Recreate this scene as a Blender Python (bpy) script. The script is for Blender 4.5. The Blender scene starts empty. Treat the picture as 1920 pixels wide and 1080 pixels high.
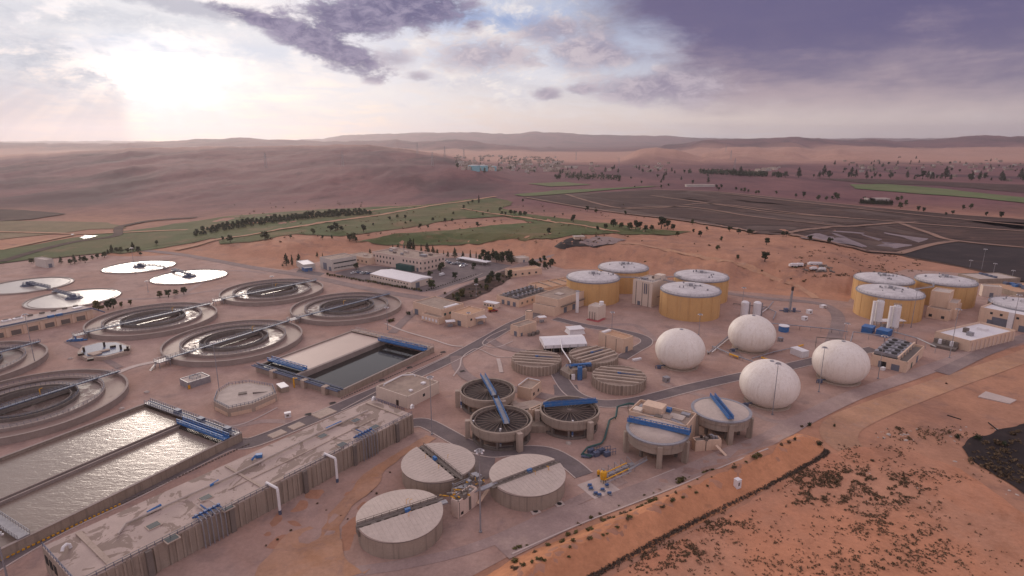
import bpy, math, random
import numpy as np
from math import sin, cos, pi, radians, sqrt, atan2
from mathutils import Vector, geometry

random.seed(11)
rng = np.random.default_rng(5)
S = bpy.context.scene
COL = S.collection

# ------------------------------------------------------------------ camera calibration
F, HOR, CH = 1100.0, 262.0, 100.0
PIT = math.atan((540 - HOR) / F)
CP, SP = cos(PIT), sin(PIT)

def ray(u, v):
    a, b = (u - 960) / F, (v - 540) / F
    return a, CP - b * SP, -(SP + b * CP)

def G(u, v, z=0.0):
    """photo position -> point of the horizontal plane at height z"""
    d = ray(u, v)
    t = (CH - z) / -d[2]
    return Vector((d[0] * t, d[1] * t, z))

def ZT(u, vb, vt, z0=0.0):
    """height of something standing at (u, vb) whose top shows at row vt"""
    Y = G(u, vb, z0).y
    b = (vt - 540) / F
    return CH - Y * (SP + b * CP) / (CP - b * SP)

# ------------------------------------------------------------------ terrain
def smooth(a, b, x):
    t = np.clip((x - a) / (b - a), 0, 1)
    return t * t * (3 - 2 * t)

_perm = np.random.default_rng(3).random((256, 256))
def vnoise(x, y):
    xi, yi = np.floor(x).astype(int), np.floor(y).astype(int)
    fx, fy = x - xi, y - yi
    fx, fy = fx * fx * (3 - 2 * fx), fy * fy * (3 - 2 * fy)
    g = lambda i, j: _perm[i % 256, j % 256]
    return (g(xi, yi) * (1 - fx) + g(xi + 1, yi) * fx) * (1 - fy) + (g(xi, yi + 1) * (1 - fx) + g(xi + 1, yi + 1) * fx) * fy
def fbm(x, y, n=5):
    s, a, t = 0, 1.0, 0
    for i in range(n):
        s = s + a * vnoise(x * 2 ** i + 17.3 * i, y * 2 ** i + 9.1 * i)
        t += a
        a *= 0.5
    return s / t

FOOT = [(300, 462), (365, 470), (440, 486), (540, 501), (600, 482), (700, 472), (850, 468), (960, 474), (1030, 490), (1060, 500), (1120, 500), (1240, 518),
        (1370, 541), (1460, 549), (1545, 557), (1585, 560), (1620, 520), (1700, 500), (1800, 508)]
_f = [G(*q) for q in FOOT]
FA, FY = np.array([q.x / q.y for q in _f]), np.array([q.y for q in _f])
HPU = np.array([0, 0.5, 5, 8, 8, 7, 7, 8, 11, 12, 11, 11, 11, 11, 9, 6, 2, 0, 0.])
HPD = np.array([60, 60, 60, 60, 60, 60, 60, 55, 45, 40, 50, 60, 60, 50, 40, 30, 30, 30, 30.])
BERM = [G(*q) for q in ((860, 1180), (1000, 1082), (1200, 982), (1400, 880), (1505, 836))]

_k = [G(*q) for q in ((700, 1180), (960, 1040), (1085, 985), (1180, 948), (1272, 912), (1360, 874), (1440, 842), (1490, 802), (1545, 776), (1600, 752), (1700, 716), (1800, 682), (1920, 646), (2100, 590))]
KX, KY = np.array([q.x for q in _k]), np.array([q.y for q in _k])

def seg_dist(x, y, P):
    best = np.full(np.shape(x), 1e9)
    for p, q in zip(P[:-1], P[1:]):
        dx, dy = q.x - p.x, q.y - p.y
        t = np.clip(((x - p.x) * dx + (y - p.y) * dy) / (dx * dx + dy * dy), 0, 1)
        best = np.minimum(best, np.hypot(x - p.x - t * dx, y - p.y - t * dy))
    return best

def crest(pts, D):
    A, Z = [], []
    for u, v in pts:
        d = ray(u, v)
        A.append(d[0] / d[1]); Z.append(CH + D * d[2] / d[1])
    return np.array(A), np.array(Z)

def base(pts):
    g = [G(*q) for q in pts]
    return np.array([q.x / q.y for q in g]), np.array([q.y for q in g])

RIDGES = []   # (crest, D, base polyline or width, gully amplitude, back width)
LB = base([(-900, 420), (0, 413), (250, 407), (480, 400), (700, 385), (850, 368), (950, 360), (1100, 352), (1500, 345)])
RIDGES.append((crest([(-1200, 320), (-500, 305), (-100, 297), (0, 295), (120, 286), (230, 280), (240, 277), (400, 275), (600, 273), (690, 271), (760, 279), (840, 292), (900, 306), (960, 330), (1000, 345)], 2700.), 2700., LB, 11., 1500.))
RIDGES.append((crest([(-900, 350), (0, 330), (120, 318), (250, 303), (340, 299), (440, 305), (500, 318), (560, 335), (640, 350)], 1900.), 1900., LB, 9., 900.))
RIDGES.append((crest([(300, 380), (400, 352), (480, 327), (620, 313), (740, 310), (840, 311), (900, 322), (960, 338), (1010, 352)], 1500.), 1500., LB, 6., 700.))
RIDGES.append((crest([(1140, 305), (1170, 293), (1200, 280), (1230, 276.5), (1272, 282), (1297, 289), (1340, 303)], 3300.), 3300., 900., 8., 700.))
RIDGES.append((crest([(1200, 312), (1247, 304), (1322, 285), (1360, 278), (1390, 275), (1440, 279), (1490, 277), (1530, 283), (1565, 280), (1665, 287), (1760, 292), (1900, 300), (2100, 305)], 4200.), 4200., 1700., 20., 1200.))
RIDGES.append((crest([(1230, 278), (1285, 270), (1330, 261), (1385, 260.5), (1440, 260), (1477, 256.5), (1515, 257), (1547, 260), (1580, 264), (1627, 261), (1665, 264), (1710, 264), (1752, 261), (1815, 257), (1865, 256), (1920, 255), (2200, 250), (2800, 262)], 6800.), 6800., 3000., 34., 2200.))
RIDGES.append((crest([(-900, 268), (200, 268), (300, 265), (430, 258.5), (520, 261), (600, 266), (697, 264), (745, 261), (775, 265), (855, 262), (905, 268), (960, 273), (1000, 277), (1015, 278), (1030, 274), (1055, 283)], 7000.), 7000., 2500., 30., 1500.))
RIDGES.append((crest([(-900, 266), (300, 264), (500, 263), (605, 261), (642, 254), (692, 251), (810, 248), (880, 248), (960, 252), (997, 246), (1047, 248), (1135, 253), (1197, 255), (1260, 255), (1322, 259), (1500, 259), (2800, 257)], 13500.), 13500., 4000., 25., 2500.))

def height(x, y):
    x, y = np.asarray(x, float), np.asarray(y, float)
    yy = np.maximum(y, 30.)
    a = x / yy
    n1 = fbm(x / 60 + 40, y / 60 + 40)
    # cut slope round the plant and the mound behind the yellow tanks
    fy = np.interp(a, FA, FY)
    hp = np.interp(a, FA, HPU)
    dd = np.interp(a, FA, HPD)
    wob = (fbm(x / 14 + 5, y / 14 + 3, 4) - .5) * 14 * smooth(0, 20, y - fy)
    up = smooth(0, 1, (y - fy + wob - 2) / dd)
    down = 1 - smooth(170, 420, y - fy) * (.55 + .45 * smooth(-.12, .10, a))
    h = hp * up * down * (1 + .5 * (n1 - .5) * smooth(0, 60, y - fy))
    er = np.abs(fbm(x / 11 + 3, y / 17 + 8, 4) - .5) * 2
    h = h - up * (1 - up) * 4 * (1.9 - er * 3.2) * np.clip(hp / 10., 0, 1) - up * down * np.clip(hp / 11., 0, 1) * (.9 - er * 1.8)
    # earth bank along the lower right edge
    d = seg_dist(x, y, BERM)
    h = h + 3.6 * np.exp(-(d / 4.4) ** 2) * (0.8 + .5 * fbm(x / 5, y / 5, 3))
    # trampled waste ground in front
    fr = smooth(12, 22, seg_dist(x, y, BERM)) * smooth(8, 16, x - np.interp(y, KY, KX)) * (1 - smooth(180, 260, y)) * smooth(30, 60, x)
    h = h + fr * (fbm(x / 15, y / 15, 2) - .5) * 1.0
    # hollow in front of the long concrete basin and the hollow at far right
    g = G(600, 975)
    h = h - 2.6 * np.exp(-(((x - g.x) / 7) ** 2 + ((y - g.y) / 10) ** 2))
    g = G(1950, 890)
    h = h - 1.2 * np.exp(-(((x - g.x) / 24) ** 2 + ((y - g.y) / 18) ** 4))
    for (A, Z), D, B, gul, W2 in (RIDGES if y.max() > 600 else []):
        z = np.interp(a, A, Z, left=Z[0], right=Z[-1])
        inside = smooth(A[0] - .05, A[0] + .02, a) * (1 - smooth(A[-1] - .02, A[-1] + .05, a)) if Z[0] < 60 or Z[-1] < 60 else 1.0
        z = np.maximum(z, 0) * inside
        z = z + D * .0016 * (fbm(a * 55 + D, a * 13 + 2., 4) - .5) * 2 * np.clip(z / 30., 0, 1)
        Yb = np.interp(a, B[0], B[1]) if isinstance(B, tuple) else D - B
        t = np.clip((y - Yb) / (D - Yb), 0, 1)
        pr = (0.55 * t + 0.45 * t * t * (3 - 2 * t)) * (1 - smooth(0, W2, y - D) * .8)
        k = D / 2600.
        hump = fbm(x / (520 * k) + D, y / (760 * k) + 3, 3) - .5
        r = z * pr * (1 + (.55 if D < 3000 else 1.5) * hump * (1 - smooth(.6, .95, t)))
        gl = (np.abs(fbm(x / (220 * k) + 7, y / (420 * k) + 2, 5) - .5) * 2 - .25)
        r = r + gul * 2.2 * gl * smooth(0, .25, t) * (1 - .75 * smooth(.75, 1, t)) * np.clip(z / 20., 0, 1)
        h = np.maximum(h, np.where(t > 0, r, -50.))
    return h

def hz(x, y):
    return float(height(np.array([x]), np.array([y]))[0])

def P(u, v, dz=0.0):
    """photo position -> point of the terrain"""
    d = ray(u, v)
    if d[2] >= -1e-4:
        return None
    z = 0.0
    for i in range(14):
        t = (CH - z) / -d[2]
        zn = hz(d[0] * t, d[1] * t)
        if abs(zn - z) < .02: break
        z = z + .6 * (zn - z)
    t = (CH - z) / -d[2]
    return Vector((d[0] * t, d[1] * t, hz(d[0] * t, d[1] * t) + dz))

# ------------------------------------------------------------------ materials
MATS = {}
def nodes(name):
    m = bpy.data.materials.new(name)
    m.use_nodes = True
    nt = m.node_tree
    return m, nt, nt.nodes['Principled BSDF']
class NT:
    """small node-writing helper"""
    def __init__(s, nt): s.t = nt
    def n(s, typ, **kw):
        q = s.t.nodes.new(typ)
        for k, v in kw.items(): setattr(q, k, v)
        return q
    def put(s, sock, v):
        if isinstance(v, bpy.types.NodeSocket): s.t.links.new(v, sock)
        elif v is not None: sock.default_value = v
    def m(s, op, a, b=None, c=None, clamp=False):
        q = s.n('ShaderNodeMath', operation=op, use_clamp=clamp)
        s.put(q.inputs[0], a); s.put(q.inputs[1], b)
        if c is not None: s.put(q.inputs[2], c)
        return q.outputs[0]
    def mix(s, f, a, b, mode='MIX'):
        q = s.n('ShaderNodeMix', data_type='RGBA', blend_type=mode)
        s.put(q.inputs[0], f)
        s.put(q.inputs[6], tuple(a) + (1,) if isinstance(a, tuple) and len(a) == 3 else a)
        s.put(q.inputs[7], tuple(b) + (1,) if isinstance(b, tuple) and len(b) == 3 else b)
        return q.outputs[2]
    def noise(s, vec, scale, detail=4, rough=.55, dist=0.):
        q = s.n('ShaderNodeTexNoise')
        s.put(q.inputs['Vector'], vec)
        q.inputs['Scale'].default_value = scale; q.inputs['Detail'].default_value = detail
        q.inputs['Roughness'].default_value = rough; q.inputs['Distortion'].default_value = dist
        return q.outputs['Fac']
    def ramp(s, x, a, b, lo=0., hi=1.):
        q = s.n('ShaderNodeMapRange', interpolation_type='SMOOTHSTEP')
        s.put(q.inputs[0], x)
        for i, v in enumerate((a, b, lo, hi)): s.put(q.inputs[i + 1], v)
        return q.outputs[0]
    def pos(s): return s.n('ShaderNodeNewGeometry').outputs['Position']
    def scale(s, vec, sc):
        q = s.n('ShaderNodeVectorMath', operation='MULTIPLY')
        s.put(q.inputs[0], vec); q.inputs[1].default_value = sc
        return q.outputs[0]
    def xyz(s, vec):
        q = s.n('ShaderNodeSeparateXYZ'); s.put(q.inputs[0], vec)
        return q.outputs
    def bump(s, h, strength, dist=.3):
        q = s.n('ShaderNodeBump'); s.put(q.inputs['Height'], h)
        q.inputs['Strength'].default_value = strength; q.inputs['Distance'].default_value = dist
        return q.outputs[0]

def weathered(name, c, c2=None, rough=.85, scale=.25, amt=.6, fine=2.5, streak=0., streak_c=None, bump=.25, metallic=0., spec=.3, bands=None):
    """two-tone worn surface with blotches, grain and (for walls) rain streaks"""
    m, nt, b = nodes(name)
    k = NT(nt)
    pos = k.pos()
    c2 = c2 or tuple(x * .72 for x in c)
    n1 = k.noise(pos, scale, 6, .62)
    col = k.mix(k.m('MULTIPLY', k.ramp(n1, .35, .68), amt), c, c2)
    n2 = k.noise(pos, fine, 3, .6)
    g = k.m('ADD', k.m('MULTIPLY', n2, .36), .82)
    gr = k.n('ShaderNodeCombineColor')
    for i in range(3): k.put(gr.inputs[i], g)
    col = k.mix(1., col, gr.outputs[0], 'MULTIPLY')
    if streak:
        sv = k.scale(pos, (1.1, 1.1, .05))
        n3 = k.ramp(k.noise(sv, 1.0, 4, .7), .48, .7)
        col = k.mix(k.m('MULTIPLY', n3, streak), col, streak_c or tuple(x * .45 for x in c))
    if bands:
        z = k.xyz(pos)[2]
        bz = k.m('ABSOLUTE', k.m('SUBTRACT', k.m('FRACT', k.m('DIVIDE', z, bands)), .5))
        col = k.mix(k.ramp(bz, .46, .5, 0, .35), col, tuple(x * .6 for x in c))
    k.put(b.inputs['Base Color'], col)
    b.inputs['Roughness'].default_value = rough
    b.inputs['Metallic'].default_value = metallic
    b.inputs['Specular IOR Level'].default_value = spec
    if bump: k.put(b.inputs['Normal'], k.bump(n2, bump, .15))
    MATS[name] = m
    return m

M = {}
M['concrete'] = weathered('concrete', (.36, .285, .225), (.27, .21, .165), streak=.55, scale=.12, bands=None)
M['concrete_pale'] = weathered('concrete_pale', (.44, .345, .275), (.35, .27, .215), streak=.3, scale=.15)
M['concrete_dark'] = weathered('concrete_dark', (.20, .165, .14), (.14, .115, .10), streak=.4)
M['coping'] = weathered('coping', (.33, .265, .23), (.25, .20, .17))
M['cream'] = weathered('cream_plaster', (.68, .495, .36), (.61, .44, .325), scale=.2, streak=.22, streak_c=(.36, .26, .19), amt=.4)
M['whitewall'] = weathered('white_plaster', (.66, .55, .45), (.60, .49, .40), scale=.2, streak=.2, streak_c=(.40, .32, .26), amt=.4)
M['pinkwall'] = weathered('pale_plaster', (.66, .51, .42), (.60, .47, .39), scale=.2, streak=.2, streak_c=(.45, .35, .29), amt=.4)
M['greywall'] = weathered('grey_plaster', (.55, .50, .44), (.48, .43, .38), scale=.2, streak=.2, amt=.4)
M['rooffelt'] = weathered('roof_felt', (.36, .27, .21), (.26, .195, .155), scale=.35, amt=.9)
M['roofpale'] = weathered('pale_roof', (.50, .42, .36), (.40, .33, .28), scale=.3, amt=.8)
M['whitesheet'] = weathered('white_sheet', (.74, .71, .70), (.66, .63, .62), scale=.3, rough=.5, amt=.5, bump=.08)
M['whitepaint'] = weathered('white_paint', (.76, .73, .71), (.62, .58, .54), scale=.5, rough=.5, amt=.4, bump=.05)
M['yellowtank'] = weathered('ochre_cladding', (.62, .375, .155), (.56, .335, .14), scale=.10, streak=.35, streak_c=(.40, .25, .13), amt=.8, rough=.7, bump=.1)
M['yellowpaint'] = weathered('yellow_paint', (.72, .36, .02), (.55, .27, .03), rough=.5, bump=.05)
M['blue'] = weathered('blue_paint', (.05, .125, .30), (.13, .15, .22), scale=.6, rough=.5, bump=.05)
M['brightblue'] = weathered('bright_blue', (.035, .15, .38), (.12, .17, .28), scale=.6, rough=.45, bump=.05)
M['steel'] = weathered('galvanised_steel', (.34, .33, .34), (.24, .23, .25), scale=.6, rough=.5, metallic=.4, bump=.05)
M['bluesteel'] = weathered('blue_grey_steel', (.115, .135, .20), (.09, .10, .145), scale=.6, rough=.55, metallic=.2, bump=.05)
M['dark'] = weathered('dark_recess', (.035, .03, .028), (.02, .018, .017), rough=.9)
M['rust'] = weathered('dark_scum', (.055, .035, .028), (.03, .02, .018), scale=.5, rough=.55)
M['spoke'] = weathered('scum_beam', (.20, .15, .12), (.13, .10, .085), scale=.6)
M['greendark'] = weathered('green_pipe', (.035, .095, .085), (.03, .07, .065), rough=.5, bump=.05)
M['holder'] = weathered('gas_holder_membrane', (.80, .73, .65), (.74, .66, .57), scale=.16, amt=.8, rough=.55, streak=.4, streak_c=(.56, .45, .35), bump=.03)
M['dome'] = weathered('tank_roof', (.62, .58, .56), (.46, .42, .41), scale=.3, amt=.8, rough=.6)
M['glass'] = weathered('window_glass', (.04, .05, .055), (.03, .035, .04), rough=.15, bump=0, spec=.6)
M['door'] = weathered('grey_door', (.17, .18, .21), (.13, .14, .17), rough=.6, bump=.05)
M['cyan'] = weathered('cyan_tank', (.25, .50, .53), (.20, .42, .46), rough=.6)
M['lid'] = weathered('tank_cover', (.50, .41, .35), (.44, .36, .305), scale=.2, amt=.6, rough=.7, fine=.9)
M['sandroof'] = weathered('sandy_roof', (.50, .30, .18), (.40, .25, .16), scale=.3)
M['redpad'] = weathered('red_pad', (.35, .08, .08), (.28, .08, .08))
M['bark'] = weathered('bark', (.10, .07, .05))
M['rock'] = weathered('pale_rock', (.50, .42, .36))
M['carwhite'] = weathered('car_white', (.75, .74, .73), (.7, .69, .68), rough=.35, bump=0, spec=.5)
M['cargrey'] = weathered('car_grey', (.22, .22, .24), (.2, .2, .22), rough=.35, bump=0, spec=.5)
M['carred'] = weathered('car_red', (.30, .05, .04), (.25, .05, .04), rough=.35, bump=0, spec=.5)
M['carblue'] = weathered('car_blue', (.05, .08, .18), (.05, .07, .15), rough=.35, bump=0, spec=.5)
M['tyre'] = weathered('tyre_rubber', (.02, .02, .02), rough=.9)

def leaf_mat(name, c, c2):
    m, nt, b = nodes(name)
    k = NT(nt)
    oi = k.n('ShaderNodeObjectInfo')
    n = k.noise(k.pos(), .9, 3, .6)
    col = k.mix(k.ramp(n, .35, .65), c, c2)
    hv = k.n('ShaderNodeHueSaturation')
    k.put(hv.inputs['Color'], col)
    k.put(hv.inputs['Value'], k.m('ADD', k.m('MULTIPLY', oi.outputs['Random'], .5), .75))
    k.put(b.inputs['Base Color'], hv.outputs[0])
    b.inputs['Roughness'].default_value = .8
    b.inputs['Specular IOR Level'].default_value = .15
    return m
M['leaf'] = leaf_mat('leaf', (.05, .062, .028), (.10, .105, .045))
M['leafdark'] = leaf_mat('leaf_dark', (.036, .046, .026), (.068, .076, .038))
M['leafgold'] = leaf_mat('leaf_olive', (.13, .105, .035), (.085, .082, .035))
M['scrub'] = leaf_mat('scrub_leaf', (.105, .072, .042), (.165, .108, .062))
M['drybrush'] = leaf_mat('dry_brush', (.075, .055, .042), (.12, .088, .066))

def mul_(k, a, b): return k.m('MULTIPLY', a, b)
def soil(name, ca, cb, cc=None, s1=.01, s2=.06, s3=.6, far=None, furrow=False, rough=.95, bump=.3):
    """natural ground: broad drift between two earths, patches of a third, grain"""
    m, nt, b = nodes(name)
    k = NT(nt)
    pos = k.pos()
    warp = k.noise(pos, s1, 6, .6, .6)
    col = k.mix(k.ramp(warp, .38, .62), ca, cb)
    if cc:
        p2 = k.ramp(k.noise(pos, s2, 7, .68, .4), .50, .70)
        col = k.mix(k.m('MULTIPLY', p2, .8), col, cc)
    n3 = k.noise(pos, s3, 5, .7)
    n4 = k.noise(pos, s3 * .12, 4, .65)
    n5_ = k.noise(pos, s3 * .02, 6, .7)
    g = k.m('ADD', k.m('ADD', k.m('ADD', k.m('MULTIPLY', n3, .55), k.m('MULTIPLY', n4, .62)), k.m('MULTIPLY', n5_, .5)), .165)
    gr = k.n('ShaderNodeCombineColor')
    for i in range(3): k.put(gr.inputs[i], g)
    col = k.mix(1., col, gr.outputs[0], 'MULTIPLY')
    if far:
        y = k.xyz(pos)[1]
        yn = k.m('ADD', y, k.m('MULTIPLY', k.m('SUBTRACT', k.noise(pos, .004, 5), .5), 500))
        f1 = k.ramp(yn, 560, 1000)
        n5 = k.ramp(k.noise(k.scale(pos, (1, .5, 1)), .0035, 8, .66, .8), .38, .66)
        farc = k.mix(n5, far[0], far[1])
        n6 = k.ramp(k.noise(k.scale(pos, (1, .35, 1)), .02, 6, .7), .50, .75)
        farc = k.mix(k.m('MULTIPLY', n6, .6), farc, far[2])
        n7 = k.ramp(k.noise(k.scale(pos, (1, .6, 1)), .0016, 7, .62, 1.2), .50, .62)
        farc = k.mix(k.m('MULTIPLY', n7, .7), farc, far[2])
        tan = mul_(k, k.ramp(yn, 2300, 3000), k.ramp(yn, 5600, 4800))  # lighter band painted across the mid-distance hills, standing in for sunlit slopes
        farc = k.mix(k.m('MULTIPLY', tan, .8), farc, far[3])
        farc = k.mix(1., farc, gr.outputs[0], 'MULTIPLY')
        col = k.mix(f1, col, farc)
    if furrow:
        fw = k.ramp(k.noise(k.scale(pos, (.012, .22, 1)), 1.0, 5, .65), .40, .62)
        col = k.mix(k.m('MULTIPLY', fw, .55), col, cc)
    k.put(b.inputs['Base Color'], col)
    b.inputs['Roughness'].default_value = rough
    b.inputs['Specular IOR Level'].default_value = .1
    if bump: k.put(b.inputs['Normal'], k.bump(n3, bump, .5))
    return m
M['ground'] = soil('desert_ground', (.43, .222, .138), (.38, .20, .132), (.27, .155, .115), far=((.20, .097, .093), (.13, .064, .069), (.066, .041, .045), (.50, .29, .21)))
M['yard'] = soil('gravel_yard', (.40, .275, .228), (.37, .235, .185), (.28, .195, .17), s1=.02, s2=.09, s3=.9)
M['orange'] = soil('orange_earth', (.54, .250, .130), (.48, .220, .115), (.39, .185, .10), s1=.05, s2=.2, s3=.8)
M['bareearth'] = soil('bare_earth', (.43, .25, .165), (.40, .215, .125), (.31, .19, .145), s1=.08, s2=.2, s3=.8)
M['waste'] = soil('waste_ground', (.50, .228, .13), (.46, .235, .148), (.36, .165, .095), s1=.03, s2=.08, s3=.9)
M['track'] = soil('dirt_track', (.47, .27, .165), (.44, .25, .16), (.40, .25, .18), s1=.05, s2=.2, s3=1.)
M['asphalt'] = soil('asphalt', (.185, .15, .145), (.165, .135, .13), (.22, .175, .16), s1=.06, s2=.15, s3=1.4, bump=.1)
M['asphalt_worn'] = soil('worn_asphalt', (.27, .205, .185), (.245, .185, .17), (.31, .23, .20), s1=.06, s2=.15, s3=1.4, bump=.1)
M['green'] = soil('green_field', (.085, .105, .04), (.125, .115, .05), (.21, .135, .075), s1=.008, s2=.03, s3=.3)
M['greenfar'] = soil('green_crop', (.115, .155, .06), (.15, .165, .075), (.17, .14, .075), s1=.006, s2=.02, s3=.2)
M['olive'] = soil('dry_field', (.20, .155, .085), (.23, .165, .10), (.15, .13, .07), s1=.008, s2=.03, s3=.3)
M['sludge'] = soil('dried_sludge', (.068, .043, .036), (.050, .034, .030), (.14, .085, .066), s1=.012, s2=.03, s3=.25, furrow=True)
M['lagoonbed'] = soil('lagoon_ground', (.125, .085, .068), (.10, .07, .06), (.17, .115, .088), s1=.012, s2=.04, s3=.25)
M['lagoonbank'] = soil('bank_soil', (.30, .19, .14), (.25, .16, .12), (.18, .115, .09), s1=.02, s2=.05, s3=.4)
M['sludgeblack'] = soil('wet_sludge', (.032, .024, .022), (.045, .033, .030), (.07, .048, .040), s1=.015, s2=.05, s3=.3, rough=.7)
M['paleflat'] = soil('pale_flat', (.28, .225, .225), (.25, .20, .20), (.09, .07, .072), s1=.02, s2=.03, s3=.3)
M['gravel'] = soil('grey_gravel', (.37, .27, .235), (.34, .245, .215), (.41, .30, .25), s1=.05, s2=.12, s3=1.2)
M['kerb'] = weathered('kerb_stone', (.52, .42, .37), (.44, .36, .31))

def water(name, c, rough=.08, wave=.05, wscale=.5, spec=.5, foam=None, foam_t=.6, stretch=(1, 1, 1), dist=.4):
    m, nt, b = nodes(name)
    k = NT(nt)
    pos = k.pos()
    v = k.scale(pos, stretch)
    h = k.m('ADD', k.noise(v, wscale, 4, .6, .8), k.m('MULTIPLY', k.noise(v, wscale * 3.7, 3, .6), .35))
    col = k.mix(k.noise(pos, .08, 4), c, tuple(x * 1.3 for x in c))
    if foam:
        f = k.ramp(k.noise(pos, .22, 6, .7, 1.2), foam_t, foam_t + .12)
        col = k.mix(f, col, foam)
        k.put(b.inputs['Roughness'], k.m('ADD', k.m('MULTIPLY', f, .6), rough))
    else:
        b.inputs['Roughness'].default_value = rough
    k.put(b.inputs['Base Color'], col)
    b.inputs['Specular IOR Level'].default_value = spec
    b.inputs['IOR'].default_value = 1.33
    k.put(b.inputs['Normal'], k.bump(h, wave, dist))
    return m
M['clearwater'] = water('clear_water', (.36, .32, .28), .30, .25, .5)
M['lanewater'] = water('rippled_water', (.19, .14, .11), .26, .28, .5, spec=.8, stretch=(.5, 1.3, 1))
M['darkwater'] = water('dark_water', (.030, .026, .024), .06, .05, .6)
M['ringwater'] = water('silted_water', (.20, .15, .125), .34, .15, .6, foam=(.30, .235, .20), foam_t=.46)
M['mudwater'] = water('muddy_channel', (.24, .165, .135), .6, .15, .5, foam=(.34, .27, .23), foam_t=.60)
M['innerwater'] = water('brown_water', (.12, .085, .07), .25, .1, .6, foam=(.22, .165, .14), foam_t=.55)
M['coverwater'] = water('frothy_water', (.42, .32, .265), .55, .35, 1.2, stretch=(1.4, .7, 1))
M['pond'] = water('bright_pond', (.3, .29, .28), .15, .1, .3)

def stained_roof():
    m, nt, b = nodes('stained_roof')
    k = NT(nt)
    pos = k.pos()
    base_ = k.mix(k.ramp(k.noise(pos, .12, 5), .35, .65), (.46, .355, .30), (.39, .30, .255))
    st = k.ramp(k.noise(k.scale(pos, (1, .8, 1)), .16, 6, .62, 1.0), .525, .545)
    col = k.mix(k.m('MULTIPLY', st, .8), base_, (.21, .15, .115))
    st2 = k.ramp(k.noise(pos, .55, 4, .6), .66, .68)
    col = k.mix(k.m('MULTIPLY', st2, .6), col, (.22, .155, .12))
    g = k.m('ADD', k.m('MULTIPLY', k.noise(pos, 2.5, 4, .7), .3), .86)
    gr = k.n('ShaderNodeCombineColor')
    for i in range(3): k.put(gr.inputs[i], g)
    k.put(b.inputs['Base Color'], k.mix(1., col, gr.outputs[0], 'MULTIPLY'))
    b.inputs['Roughness'].default_value = .85
    return m
M['stainroof'] = stained_roof()

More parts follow.
